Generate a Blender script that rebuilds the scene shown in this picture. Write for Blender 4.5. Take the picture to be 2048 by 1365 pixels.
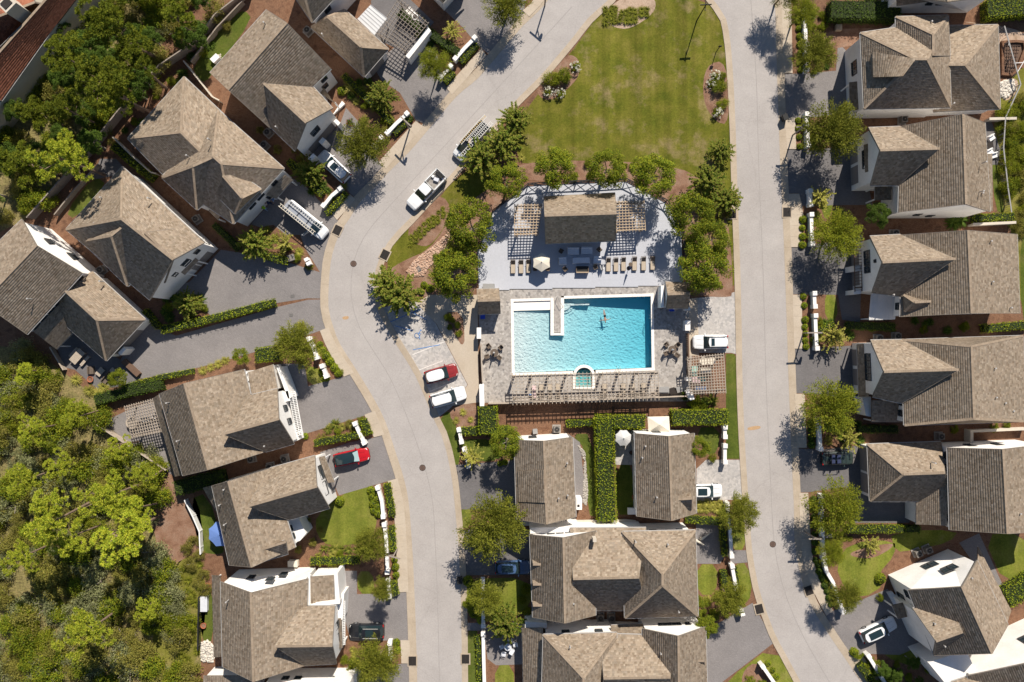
import bpy, math, random
import numpy as np
from mathutils import Vector, Matrix
from mathutils.geometry import tessellate_polygon
for o in list(bpy.data.objects): bpy.data.objects.remove(o)
SC = bpy.context.scene
COL = SC.collection
R = math.radians
rnd = random.Random(7)

# ------------------------------------------------------------------ camera, sky, sun, exposure
S, H = 14.5, 110.0                      # photo pixels per metre on the ground, drone height in metres
cam = bpy.data.cameras.new('camera'); camo = bpy.data.objects.new('camera', cam); COL.objects.link(camo)
camo.location = (0, 0, H); cam.sensor_width = 36; cam.lens = 36 * H * S / 2048
cam.clip_end = 2000; cam.clip_start = 1; SC.camera = camo
SUN_EL, SUN_AZ = 44.0, 17.0             # degrees; azimuth measured from +Y towards +X
sd = Vector((math.sin(R(SUN_AZ)) * math.cos(R(SUN_EL)), math.cos(R(SUN_AZ)) * math.cos(R(SUN_EL)), math.sin(R(SUN_EL))))
w = bpy.data.worlds.new('World'); SC.world = w; w.use_nodes = True
nt = w.node_tree; nt.nodes.clear()
sky = nt.nodes.new('ShaderNodeTexSky'); sky.sky_type = 'NISHITA'; sky.sun_disc = False
sky.sun_elevation = R(SUN_EL); sky.sun_rotation = R(SUN_AZ); sky.air_density = 1.0; sky.dust_density = 0.3; sky.ozone_density = 3.0
bg = nt.nodes.new('ShaderNodeBackground'); bg.inputs['Strength'].default_value = 0.064
wo = nt.nodes.new('ShaderNodeOutputWorld')
nt.links.new(sky.outputs[0], bg.inputs['Color']); nt.links.new(bg.outputs[0], wo.inputs['Surface'])
sl = bpy.data.lights.new('sun', 'SUN'); sl.energy = 5.0; sl.angle = R(0.53); sl.color = (1.0, 0.93, 0.82)
so = bpy.data.objects.new('sun', sl); COL.objects.link(so); so.location = sd * 200
so.rotation_euler = sd.to_track_quat('Z', 'Y').to_euler()
SC.view_settings.view_transform = 'Standard'; SC.view_settings.look = 'None'
SC.view_settings.exposure = 0.45; SC.view_settings.gamma = 1; SC.view_settings.use_curve_mapping = False
SC.cycles.transparent_max_bounces = 12; SC.cycles.max_bounces = 8

# ------------------------------------------------------------------ helpers
def W(p, z=0.0):
    """Photo pixel (2048 wide) of a point at height z -> its place in the world."""
    px, py, z = (*p, z) if hasattr(p, '__len__') else (p, z, 0.0)
    k = (H - z) / H / S
    return Vector(((px - 1024) * k, -(py - 682.5) * k, z))

def tag(o, label=None, cat=None, group=None, kind=None):
    if label: o['label'] = label
    if cat: o['category'] = cat
    if group: o['group'] = group
    if kind: o['kind'] = kind
    return o

def thing(name, label, cat, loc=(0, 0, 0), rz=0.0, group=None):
    o = bpy.data.objects.new(name, None); COL.objects.link(o)
    o.location = loc; o.rotation_euler = (0, 0, rz); o.empty_display_size = 0.3
    return tag(o, label, cat, group)

def copy_tree(o, parent=None):
    c = o.copy(); COL.objects.link(c)
    if parent is not None: c.parent = parent
    for ch in list(o.children): copy_tree(ch, c)
    return c

def place(proto, used, loc, rz=0.0, scale=None, label=None, cat=None, group=None):
    """First use moves the prototype itself, later ones copy it with its parts."""
    o = proto if proto.name not in used else copy_tree(proto)
    used.add(proto.name)
    o.location = loc; o.rotation_euler = (0, 0, rz)
    if scale is not None: o.scale = (scale,) * 3 if not hasattr(scale, '__len__') else scale
    return tag(o, label, cat, group)
USED = set()

class MB:
    """Collects faces and links them as ONE mesh object."""
    def __init__(s): s.v = []; s.f = []; s.m = []
    def add(s, vs, fs, m=0):
        n = len(s.v); s.v += [tuple(v) for v in vs]
        for f in fs: s.f.append([n + i for i in f]); s.m.append(m)
    def poly(s, pts, m=0): s.add(pts, [list(range(len(pts)))], m)
    def hexa(s, b, t, m=0):
        n = len(b); s.add(list(b) + list(t), [list(range(n))[::-1], list(range(n, 2 * n))] + [[i, (i + 1) % n, n + (i + 1) % n, n + i] for i in range(n)], m)
    def box(s, c, d, rz=0.0, m=0):
        cx, cy, cz = c; a, b, h = d[0] / 2, d[1] / 2, d[2] / 2; cs, sn = math.cos(rz), math.sin(rz)
        q = [(cx + x * cs - y * sn, cy + x * sn + y * cs) for x, y in ((-a, -b), (a, -b), (a, b), (-a, b))]
        s.hexa([(x, y, cz - h) for x, y in q], [(x, y, cz + h) for x, y in q], m)
    def bar(s, p, q, wd, ht, m=0):
        """Box from p to q, width wd (horizontal), height ht, centred on the line."""
        p = Vector(p); q = Vector(q); d = (q - p)
        if d.length < 1e-6: return
        d.normalize(); up = Vector((0, 0, 1)) if abs(d.z) < .99 else Vector((0, 1, 0))
        sx = d.cross(up).normalized() * wd / 2; sz = sx.cross(d).normalized() * ht / 2
        s.hexa([p - sx - sz, p + sx - sz, p + sx + sz, p - sx + sz], [q - sx - sz, q + sx - sz, q + sx + sz, q - sx + sz], m)
    def tube(s, p, q, r0, r1=None, n=8, m=0):
        r1 = r0 if r1 is None else r1; p = Vector(p); q = Vector(q); d = (q - p).normalized()
        up = Vector((0, 0, 1)) if abs(d.z) < .95 else Vector((1, 0, 0))
        a = d.cross(up).normalized(); b = d.cross(a)
        ring = lambda c, r: [c + (a * math.cos(6.28319 * i / n) + b * math.sin(6.28319 * i / n)) * r for i in range(n)]
        s.hexa(ring(p, r0), ring(q, r1), m)
    def prism(s, pts, z0, z1, m=0): s.hexa([(p[0], p[1], z0) for p in pts], [(p[0], p[1], z1) for p in pts], m)
    def build(s, name, mat, parent=None, smooth=False, local=False):
        off = Vector((0, 0, 0))
        if parent is not None and not local:
            r = parent
            while r.parent: r = r.parent
            off = Vector(r.location)
        me = bpy.data.meshes.new(name)
        me.from_pydata([(v[0] - off.x, v[1] - off.y, v[2] - off.z) for v in s.v], [], s.f)
        for mm in (mat if isinstance(mat, (list, tuple)) else [mat]): me.materials.append(mm)
        if any(s.m): me.polygons.foreach_set('material_index', s.m)
        if smooth: me.polygons.foreach_set('use_smooth', [True] * len(me.polygons))
        me.update(); o = bpy.data.objects.new(name, me); COL.objects.link(o)
        if parent is not None: o.parent = parent
        return o

def npmesh(name, verts, quads, mat, parent=None, off=None):
    verts = np.asarray(verts, np.float32); quads = np.asarray(quads, np.int32)
    if off is not None: verts = verts - np.asarray(off, np.float32)
    me = bpy.data.meshes.new(name); k = quads.shape[1]
    me.vertices.add(len(verts)); me.vertices.foreach_set('co', verts.ravel())
    me.loops.add(quads.size); me.loops.foreach_set('vertex_index', quads.ravel())
    me.polygons.add(len(quads)); me.polygons.foreach_set('loop_start', np.arange(len(quads), dtype=np.int32) * k)
    me.polygons.foreach_set('loop_total', np.full(len(quads), k, np.int32))
    me.update(calc_edges=True); me.validate()
    me.materials.append(mat)
    o = bpy.data.objects.new(name, me); COL.objects.link(o)
    if parent is not None: o.parent = parent
    return o

# ------------------------------------------------------------------ materials
def ramp(nt, fac, cols):
    cr = nt.nodes.new('ShaderNodeValToRGB'); e = cr.color_ramp.elements
    while len(e) < len(cols): e.new(0.5)
    for i, c in enumerate(cols):
        e[i].position = i / max(1, len(cols) - 1); e[i].color = (*c, 1)
    nt.links.new(fac, cr.inputs[0]); return cr.outputs[0]

def mulv(nt, col, fac, lo, hi):
    mr = nt.nodes.new('ShaderNodeMapRange'); mr.inputs['To Min'].default_value = lo; mr.inputs['To Max'].default_value = hi
    mr.inputs['From Min'].default_value = 0.25; mr.inputs['From Max'].default_value = 0.75
    nt.links.new(fac, mr.inputs['Value'])
    vm = nt.nodes.new('ShaderNodeVectorMath'); vm.operation = 'SCALE'
    nt.links.new(col, vm.inputs[0]); nt.links.new(mr.outputs[0], vm.inputs['Scale']); return vm.outputs[0]

def noise(nt, vec, scale, detail=3, rough=0.6):
    n = nt.nodes.new('ShaderNodeTexNoise'); n.inputs['Scale'].default_value = scale
    n.inputs['Detail'].default_value = detail; n.inputs['Roughness'].default_value = rough
    nt.links.new(vec, n.inputs['Vector']); return n.outputs['Fac']

MATS = {}
def M(name, cols, rough=0.85, nscale=0.5, grain=0.15, gscale=9.0, by='noise', objrand=0.0, bump=0.0, bscale=12.0,
      spec=0.25, metal=0.0, trans=0.0, coat=0.0, local=False, blotch=0.0):
    m = bpy.data.materials.new(name); m.use_nodes = True; nt = m.node_tree
    b = nt.nodes['Principled BSDF']; out = nt.nodes['Material Output']
    b.inputs['Roughness'].default_value = rough; b.inputs['Specular IOR Level'].default_value = spec
    b.inputs['Metallic'].default_value = metal; b.inputs['Coat Weight'].default_value = coat
    geo = nt.nodes.new('ShaderNodeNewGeometry')
    if local:
        tc = nt.nodes.new('ShaderNodeTexCoord'); pos = tc.outputs['Object']
    else: pos = geo.outputs['Position']
    if len(cols) == 1:
        rgb = nt.nodes.new('ShaderNodeRGB'); rgb.outputs[0].default_value = (*cols[0], 1); col = rgb.outputs[0]
    elif by == 'island': col = ramp(nt, geo.outputs['Random Per Island'], cols)
    else:
        f = noise(nt, pos, nscale, 4)
        mr = nt.nodes.new('ShaderNodeMapRange'); mr.inputs['From Min'].default_value = .3; mr.inputs['From Max'].default_value = .7
        nt.links.new(f, mr.inputs[0]); col = ramp(nt, mr.outputs[0], cols)
    if grain: col = mulv(nt, col, noise(nt, pos, gscale, 3), 1 - grain, 1 + grain)
    if blotch: col = mulv(nt, col, noise(nt, pos, 0.16, 3), 1 - blotch, 1 + blotch)
    if objrand:
        oi = nt.nodes.new('ShaderNodeObjectInfo')
        mr = nt.nodes.new('ShaderNodeMapRange'); mr.inputs['To Min'].default_value = 1 - objrand; mr.inputs['To Max'].default_value = 1 + objrand
        nt.links.new(oi.outputs['Random'], mr.inputs[0])
        vm = nt.nodes.new('ShaderNodeVectorMath'); vm.operation = 'SCALE'
        nt.links.new(col, vm.inputs[0]); nt.links.new(mr.outputs[0], vm.inputs['Scale']); col = vm.outputs[0]
    nt.links.new(col, b.inputs['Base Color'])
    if bump:
        bp = nt.nodes.new('ShaderNodeBump'); bp.inputs['Strength'].default_value = bump; bp.inputs['Distance'].default_value = 0.05
        nt.links.new(noise(nt, pos, bscale, 4), bp.inputs['Height']); nt.links.new(bp.outputs[0], b.inputs['Normal'])
    if trans:
        t = nt.nodes.new('ShaderNodeBsdfTranslucent'); mx = nt.nodes.new('ShaderNodeMixShader'); mx.inputs[0].default_value = trans
        nt.links.new(col, t.inputs['Color']); nt.links.new(b.outputs[0], mx.inputs[1]); nt.links.new(t.outputs[0], mx.inputs[2])
        nt.links.new(mx.outputs[0], out.inputs['Surface'])
    MATS[name] = m; return m

def brick_mat(name, c1, c2, mortar, sx, sy, rot, grain=.12, blotch=.12, gap=0.012, rough=.85):
    """Small unit paving: units under 10 photo pixels."""
    m = M(name, [c1], rough=rough, grain=0); nt = m.node_tree; b = nt.nodes['Principled BSDF']
    geo = nt.nodes.new('ShaderNodeNewGeometry'); mp = nt.nodes.new('ShaderNodeMapping'); mp.inputs['Rotation'].default_value = (0, 0, rot)
    nt.links.new(geo.outputs['Position'], mp.inputs[0])
    br = nt.nodes.new('ShaderNodeTexBrick'); br.inputs['Color1'].default_value = (*c1, 1); br.inputs['Color2'].default_value = (*c2, 1)
    br.inputs['Mortar'].default_value = (*mortar, 1); br.inputs['Scale'].default_value = 1.0; br.inputs['Mortar Size'].default_value = gap
    br.inputs['Brick Width'].default_value = sx; br.inputs['Row Height'].default_value = sy
    nt.links.new(mp.outputs[0], br.inputs['Vector'])
    col = mulv(nt, br.outputs['Color'], noise(nt, geo.outputs['Position'], 7, 3), 1 - grain, 1 + grain)
    col = mulv(nt, col, noise(nt, geo.outputs['Position'], .3, 4), 1 - blotch, 1 + blotch)
    nt.links.new(col, b.inputs['Base Color']); return m

def cobble_mat(name, cols, scale, dark=.75):
    m = M(name, [cols[0]], rough=.85, grain=0); nt = m.node_tree; b = nt.nodes['Principled BSDF']
    geo = nt.nodes.new('ShaderNodeNewGeometry'); vo = nt.nodes.new('ShaderNodeTexVoronoi'); vo.inputs['Scale'].default_value = scale
    nt.links.new(geo.outputs['Position'], vo.inputs['Vector'])
    sp = nt.nodes.new('ShaderNodeSeparateColor'); nt.links.new(vo.outputs['Color'], sp.inputs[0])
    col = ramp(nt, sp.outputs[0], cols)
    col = mulv(nt, col, noise(nt, geo.outputs['Position'], 14, 3), .85, 1.12)
    col = mulv(nt, col, noise(nt, geo.outputs['Position'], .35, 3), .9, 1.1)
    nt.links.new(col, b.inputs['Base Color'])
    ve = nt.nodes.new('ShaderNodeTexVoronoi'); ve.feature = 'DISTANCE_TO_EDGE'; ve.inputs['Scale'].default_value = scale
    nt.links.new(geo.outputs['Position'], ve.inputs['Vector'])
    bp = nt.nodes.new('ShaderNodeBump'); bp.inputs['Strength'].default_value = .5; bp.inputs['Distance'].default_value = .03
    nt.links.new(ve.outputs['Distance'], bp.inputs['Height']); nt.links.new(bp.outputs[0], b.inputs['Normal']); return m

def lawn_mat(name, cols, stripe_dir=None, amt=.12, dry=None, dry_amt=0.5, period=1.1):
    m = M(name, [cols[0]], rough=.95, grain=0, spec=.1); nt = m.node_tree; b = nt.nodes['Principled BSDF']
    geo = nt.nodes.new('ShaderNodeNewGeometry'); pos = geo.outputs['Position']
    mr = nt.nodes.new('ShaderNodeMapRange'); mr.inputs['From Min'].default_value = .33; mr.inputs['From Max'].default_value = .67
    nt.links.new(noise(nt, pos, .35, 6, .65), mr.inputs[0]); col = ramp(nt, mr.outputs[0], cols)
    if dry:
        mr2 = nt.nodes.new('ShaderNodeMapRange'); mr2.inputs['From Min'].default_value = .52; mr2.inputs['From Max'].default_value = .68
        mr2.inputs['To Max'].default_value = dry_amt
        nt.links.new(noise(nt, pos, .21, 7, .7), mr2.inputs[0])
        mx = nt.nodes.new('ShaderNodeMix'); mx.data_type = 'RGBA'; nt.links.new(mr2.outputs[0], mx.inputs[0])
        nt.links.new(col, mx.inputs[6]); mx.inputs[7].default_value = (*dry, 1); col = mx.outputs[2]
    if stripe_dir is not None:
        mp = nt.nodes.new('ShaderNodeMapping'); mp.inputs['Rotation'].default_value = (0, 0, stripe_dir); nt.links.new(pos, mp.inputs[0])
        mp.inputs['Scale'].default_value = (1 / period, 0.035, 1)
        st = noise(nt, mp.outputs[0], 1.0, 2, .5); col = mulv(nt, col, st, 1 - amt, 1 + amt)
    col = mulv(nt, col, noise(nt, pos, 4, 4, .75), .66, 1.34); col = mulv(nt, col, noise(nt, pos, 14, 2, .6), .74, 1.26)
    nt.links.new(col, b.inputs['Base Color'])
    bp = nt.nodes.new('ShaderNodeBump'); bp.inputs['Strength'].default_value = .7; bp.inputs['Distance'].default_value = .06
    nt.links.new(noise(nt, pos, 12, 4, .7), bp.inputs['Height']); nt.links.new(bp.outputs[0], b.inputs['Normal']); return m

# ground
M('straw', [(.12, .055, .03), (.19, .10, .058), (.10, .05, .03)], nscale=.8, grain=.4, gscale=7, bump=.6, bscale=9)
M('mulch', [(.15, .075, .045), (.23, .13, .085), (.26, .17, .12)], nscale=.7, grain=.35, gscale=8, bump=.5, bscale=9)
M('sandy', [(.34, .23, .16), (.42, .31, .23), (.25, .17, .11)], nscale=.6, grain=.25, gscale=6)
M('woodland', [(.10, .075, .035), (.19, .16, .06), (.24, .18, .085)], nscale=.5, grain=.5, gscale=4, bump=.8, bscale=4)
M('asphalt', [(0.348, 0.316, 0.297), (0.385, 0.354, 0.334)], nscale=.12, grain=.10, gscale=5, blotch=.05, bump=.15, bscale=30)
M('asphalt_seam', [(.305, .28, .265)], grain=.2)
M('concrete', [(.42, .345, .265), (.47, .40, .32)], nscale=.35, grain=.09, gscale=6, blotch=.06)
M('kerb_concrete', [(.36, .29, .215), (.43, .355, .275)], nscale=.5, grain=.10, gscale=6)
M('kerb_light', [(.50, .45, .38), (.56, .51, .45)], nscale=.5, grain=.08)
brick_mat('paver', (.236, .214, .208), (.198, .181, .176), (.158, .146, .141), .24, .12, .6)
brick_mat('paver_shaded', (.165, .152, .152), (.135, .126, .126), (.11, .104, .104), .24, .12, .1)  # paver colour darkened to put shade into shaded drives and patios
cobble_mat('pool_stone', [(0.246, 0.224, 0.204), (0.382, 0.347, 0.317), (0.303, 0.274, 0.249), (0.449, 0.414, 0.379), (0.202, 0.185, 0.176)], 3.4)
cobble_mat('park_stone', [(0.382, 0.353, 0.328), (0.483, 0.447, 0.418), (0.326, 0.308, 0.294), (0.427, 0.396, 0.373)], 3.4)
lawn_mat('park_grass', [(.078, .090, .010), (.115, .114, .015), (.155, .138, .026)], 0.0, .26, (.25, .185, .095), .85)
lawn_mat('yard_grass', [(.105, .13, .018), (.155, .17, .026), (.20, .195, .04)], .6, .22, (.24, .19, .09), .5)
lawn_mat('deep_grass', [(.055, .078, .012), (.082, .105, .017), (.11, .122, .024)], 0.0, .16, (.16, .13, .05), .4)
lawn_mat('wild_grass', [(.10, .10, .015), (.17, .16, .03), (.22, .19, .06)], None, 0, (.25, .19, .09), .6)
m_ = MATS['asphalt']; n_ = m_.node_tree; b_ = n_.nodes['Principled BSDF']; c_ = b_.inputs['Base Color'].links[0].from_socket; g_ = n_.nodes.new('ShaderNodeNewGeometry')
v_ = n_.nodes.new('ShaderNodeTexVoronoi'); v_.feature = 'DISTANCE_TO_EDGE'; v_.inputs['Scale'].default_value = .09; w_ = n_.nodes.new('ShaderNodeVectorMath'); q_ = n_.nodes.new('ShaderNodeTexNoise'); q_.inputs['Scale'].default_value = .8; q_.inputs['Detail'].default_value = 6
n_.links.new(g_.outputs['Position'], q_.inputs['Vector']); n_.links.new(g_.outputs['Position'], w_.inputs[0]); n_.links.new(q_.outputs['Color'], w_.inputs[1]); w_.operation = 'MULTIPLY_ADD'; w_.inputs[1].default_value = (1, 1, 1); n_.links.new(q_.outputs['Color'], w_.inputs[2]); n_.links.remove(w_.inputs[1].links[0]); n_.links.new(w_.outputs[0], v_.inputs['Vector'])
r_ = n_.nodes.new('ShaderNodeMapRange'); r_.inputs['From Max'].default_value = .008; r_.inputs['To Min'].default_value = .93; n_.links.new(v_.outputs['Distance'], r_.inputs[0])
x_ = n_.nodes.new('ShaderNodeVectorMath'); x_.operation = 'SCALE'; n_.links.new(mulv(n_, c_, noise(n_, g_.outputs['Position'], .45, 6, .7), .91, 1.08), x_.inputs[0]); n_.links.new(r_.outputs[0], x_.inputs['Scale']); n_.links.new(mulv(n_, x_.outputs[0], noise(n_, g_.outputs['Position'], 14, 2), .93, 1.07), b_.inputs['Base Color'])
# buildings
SH = [(0.173, 0.128, 0.090), (0.246, 0.191, 0.140), (0.277, 0.215, 0.159), (0.298, 0.236, 0.175), (0.209, 0.168, 0.127), (0.267, 0.210, 0.159), (0.340, 0.276, 0.212), (0.194, 0.150, 0.106), (0.257, 0.210, 0.164)]
M('shingle', SH, by='island', grain=.12, gscale=8, rough=.95, blotch=.08, spec=.12)
M('shingle_dark', [tuple(c * .72 for c in q) for q in SH], by='island', grain=.12, gscale=8, rough=.95, blotch=.08, spec=.12)
M('roof_deck', [(.12, .09, .065)], grain=.2)
M('ridge_cap', [(.25, .19, .135), (.31, .24, .175)], by='island', grain=.12)
M('clay_tile', [(.22, .075, .04), (.33, .13, .075), (.27, .10, .055), (.19, .07, .04)], by='island', grain=.15, rough=.8)
M('stucco', [(.72, .69, .65), (.83, .80, .765)], nscale=.5, grain=.06, gscale=5, rough=.9)
M('stucco_beige', [(.50, .44, .36), (.55, .49, .41)], nscale=.6, grain=.05, gscale=5)
M('white_trim', [(.78, .77, .75)], grain=.03, rough=.5)
M('gutter', [(.40, .38, .36)], grain=.06, rough=.5)
M('rake', [(.20, .17, .14)], grain=.1)
M('dark_trim', [(.05, .05, .05)], grain=.1, rough=.5)
M('glass', [(.025, .04, .05)], grain=0, rough=.05, spec=.6)
M('garage_door', [(.22, .20, .19)], grain=.06, rough=.6)
M('metal_roof', [(.58, .57, .56), (.64, .63, .62)], nscale=.6, grain=.04, rough=.4)
M('wood_grey', [(.34, .285, .225), (.42, .35, .28), (.29, .24, .19)], by='island', grain=.15, gscale=6)
M('wood_tan', [(.40, .30, .20), (.48, .37, .26)], by='island', grain=.15, gscale=6)
M('wood_brown', [(.10, .06, .04), (.16, .10, .07)], by='island', grain=.2, gscale=6)
M('fence_wood', [(.22, .18, .15), (.29, .245, .205), (.18, .15, .125)], by='island', grain=.15)
M('deck_board', [(0.416, 0.424, 0.464), (0.454, 0.461, 0.499), (0.435, 0.443, 0.481)], by='island', grain=.05, gscale=4, rough=.7)
M('black_metal', [(.02, .02, .022)], grain=.1, rough=.45)
M('grey_metal', [(.28, .27, .26)], grain=.1, rough=.5)
M('iron', [(.035, .028, .025)], grain=.3, gscale=15, rough=.8)
M('rust_iron', [(.14, .09, .07)], grain=.3, gscale=15, rough=.8)
# pool
M('plaster', [(.68, .70, .70)], grain=.02, rough=.6)
M('coping', [(.78, .73, .67), (.84, .79, .73)], nscale=1.2, grain=.04, rough=.7)
M('pool_tile', [(.12, .17, .26)], grain=.1, rough=.4)
M('spa_plaster', [(.30, .55, .52)], grain=.05, rough=.6)
# things
M('ac_grey', [(.20, .18, .16)], grain=.1, rough=.6)
M('ac_fan', [(.04, .04, .04)], grain=.1, rough=.5)
M('blue_plastic', [(.02, .06, .42)], grain=.05, rough=.4)
M('teal', [(.01, .12, .14)], grain=.1)
M('mint', [(.30, .48, .42)], grain=.1)
M('cushion_cover', [(.55, .56, .60), (.62, .63, .67)], nscale=1.5, grain=.08, bump=.4, bscale=3)
M('canvas', [(.62, .56, .46), (.66, .60, .50)], nscale=1, grain=.04)
M('canvas_grey', [(.50, .49, .48), (.55, .54, .53)], nscale=1, grain=.04)
M('canvas_blue', [(.13, .22, .50)], grain=.04)
M('wicker', [(.10, .075, .058), (.15, .115, .088)], nscale=8, grain=.2, gscale=20)
M('sling', [(0.400, 0.328, 0.249), (0.440, 0.368, 0.290)], nscale=2, grain=.06)
M('terracotta', [(.42, .14, .07)], grain=.15)
M('rock_pink', [(.42, .27, .19), (.50, .34, .25), (.36, .22, .15), (.55, .40, .31)], by='island', grain=.15, gscale=10)
M('pebble', [(.42, .38, .33), (.30, .27, .24), (.50, .46, .41)], by='island', grain=.15)
M('white_rock', [(.55, .50, .43), (.62, .57, .5), (.45, .40, .34)], by='island', grain=.15)
M('blue_paint', [(.10, .22, .46)], grain=.35, gscale=6)
M('white_paint', [(.60, .56, .52)], grain=.2, gscale=6)
M('pink_cloth', [(.62, .45, .46)], grain=.1)
M('rust_stain', [(.42, .27, .15)], grain=.25, nscale=2)
# cars
def paint(n, c, rough=.28): return M(n, [c], grain=0, rough=rough, coat=.6, spec=.45)
paint('paint_white', (.74, .74, .74)); paint('paint_silver', (.30, .32, .36)); paint('paint_red', (.42, .008, .012))
paint('paint_maroon', (.24, .022, .022)); paint('paint_black', (.012, .013, .016)); paint('paint_blue', (.06, .11, .22)); paint('paint_green', (.03, .045, .04))  # blue is darkened to imitate the shade its car stands in
M('car_glass', [(.015, .03, .035)], grain=0, rough=.05, spec=.8)
M('car_glass_light', [(.30, .42, .42)], grain=0, rough=.1, spec=.8)
M('tyre', [(.018, .018, .018)], grain=.1, rough=.9)
M('rim', [(.45, .45, .46)], grain=.05, rough=.3, metal=.8)
M('lamp_white', [(.75, .75, .72)], grain=0, rough=.1)
M('lamp_red', [(.40, .01, .01)], grain=0, rough=.2)
M('black_plastic', [(.02, .02, .02)], grain=.1, rough=.6)
M('aluminium', [(.62, .60, .56)], grain=.08, rough=.4, metal=.3)
M('yellow_rung', [(.60, .42, .16)], grain=.1)
M('toolbed', [(.22, .20, .18), (.34, .31, .28)], nscale=3, grain=.3)
# people
M('skin', [(.40, .24, .17)], grain=.04, rough=.6); M('hair', [(.03, .02, .015)], grain=.1); M('cloth_black', [(.01, .012, .015)], grain=.1)
M('cloth_hivis', [(.30, .50, .02)], grain=.1); M('cloth_blue', [(.22, .32, .52)], grain=.1); M('cloth_navy', [(.03, .04, .09)], grain=.1); M('cloth_white', [(.6, .6, .62)], grain=.05)
# plants
def leaf(n, cols, trans=.33, objr=.16): return M(n, cols, by='island', grain=0, rough=.75, spec=.15, trans=trans, objrand=objr)
leaf('leaf_oak', [(0.090, 0.112, 0.013), (0.171, 0.190, 0.019), (0.252, 0.249, 0.027), (0.138, 0.153, 0.017), (0.309, 0.290, 0.040)])
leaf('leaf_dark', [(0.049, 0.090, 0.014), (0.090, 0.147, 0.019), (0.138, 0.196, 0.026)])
leaf('leaf_dense', [(0.090, 0.137, 0.013), (0.162, 0.218, 0.017), (0.243, 0.266, 0.019), (0.325, 0.306, 0.023)])
leaf('leaf_myrtle', [(0.081, 0.137, 0.014), (0.146, 0.193, 0.022), (0.227, 0.241, 0.032), (0.276, 0.226, 0.053)])
leaf('leaf_pine', [(0.184, 0.261, 0.026), (0.341, 0.416, 0.037), (0.499, 0.521, 0.052), (0.629, 0.573, 0.064)])
leaf('leaf_deep', [(0.087, 0.121, 0.015), (0.146, 0.190, 0.017), (0.218, 0.246, 0.023), (0.291, 0.296, 0.026), (0.065, 0.091, 0.013)])
leaf('leaf_brush', [(0.143, 0.146, 0.028), (0.245, 0.224, 0.045), (0.349, 0.293, 0.070), (0.206, 0.216, 0.035)])
leaf('leaf_grey', [(0.276, 0.277, 0.134), (0.190, 0.212, 0.080), (0.379, 0.370, 0.188)])
leaf('leaf_gold', [(0.190, 0.220, 0.016), (0.293, 0.304, 0.021), (0.131, 0.186, 0.016), (0.351, 0.321, 0.026)])
leaf('leaf_hedge', [(0.107, 0.168, 0.012), (0.214, 0.283, 0.017), (0.321, 0.356, 0.023), (0.387, 0.398, 0.031)])
leaf('leaf_grass', [(0.325, 0.305, 0.052), (0.446, 0.403, 0.089), (0.243, 0.261, 0.037), (0.527, 0.457, 0.126)])
leaf('petal', [(.75, .72, .62), (.68, .66, .52)], .2)
leaf('petal_red', [(.5, .02, .03)], .2)
M('core_green', [(.02, .03, .006)], grain=.3)
M('bark', [(.17, .115, .08), (.24, .17, .125)], nscale=2, grain=.3, gscale=10, local=True)
M('bark_grey', [(.26, .22, .18), (.34, .29, .25)], nscale=2, grain=.3, gscale=10, local=True)
# ------------------------------------------------------------------ ground sheets
def rnd_poly(pts, it=2):
    """Corner-cutting so that bed and lawn outlines are curved."""
    for _ in range(it):
        q = []
        for i, p in enumerate(pts):
            n = pts[(i + 1) % len(pts)]
            q += [(p[0] * .75 + n[0] * .25, p[1] * .75 + n[1] * .25), (p[0] * .25 + n[0] * .75, p[1] * .25 + n[1] * .75)]
        pts = q
    return pts

def sheet(name, pts, lv, mat, label, cat, soft=0, holes=(), kind='structure'):
    """Flat surface, lv = how many 4 mm layers above the ground."""
    if soft: pts = rnd_poly(pts, soft)
    rings = [[W(p) for p in pts]] + [[W(p) for p in h] for h in holes]
    allv = [v for r in rings for v in r]; z = lv * .004
    tris = tessellate_polygon([[Vector((v.x, v.y, 0)) for v in r] for r in rings])
    mb = MB(); fs = []
    for t in tris:
        a, b, c = (allv[i] for i in t)
        fs.append(t if (b - a).cross(c - a).z > 0 else t[::-1])
    mb.add([(v.x, v.y, z) for v in allv], [list(f) for f in fs])
    return tag(mb.build(name, mat), label, cat, kind=kind)

def offset_line(pts, d):
    """Polyline in metres moved d to its left."""
    out = []
    for i, p in enumerate(pts):
        a = pts[max(0, i - 1)]; b = pts[min(len(pts) - 1, i + 1)]; t = (b - a); t.z = 0; t.normalize()
        out.append(p + Vector((-t.y, t.x, 0)) * d)
    return out

def smooth_line(pts, step=1.2):
    """Catmull-Rom through pixel points, resampled in metres."""
    P = [W(p) for p in pts]; out = []
    for i in range(len(P) - 1):
        p0 = P[max(0, i - 1)]; p1 = P[i]; p2 = P[i + 1]; p3 = P[min(len(P) - 1, i + 2)]
        n = max(1, int((p2 - p1).length / step))
        for k in range(n):
            t = k / n
            out.append(.5 * ((2 * p1) + (p2 - p0) * t + (2 * p0 - 5 * p1 + 4 * p2 - p3) * t * t + (3 * p1 - p0 - 3 * p2 + p3) * t ** 3))
    out.append(P[-1]); return out

def world_poly(name, pts, z, mat, label, cat, kind='structure'):
    tris = tessellate_polygon([[Vector((v.x, v.y, 0)) for v in pts]]); mb = MB(); fs = []
    for t in tris:
        a, b, c = (pts[i] for i in t); fs.append(list(t) if (b - a).cross(c - a).z > 0 else list(t)[::-1])
    mb.add([(v.x, v.y, z) for v in pts], fs)
    return tag(mb.build(name, mat), label, cat, kind=kind)

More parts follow.
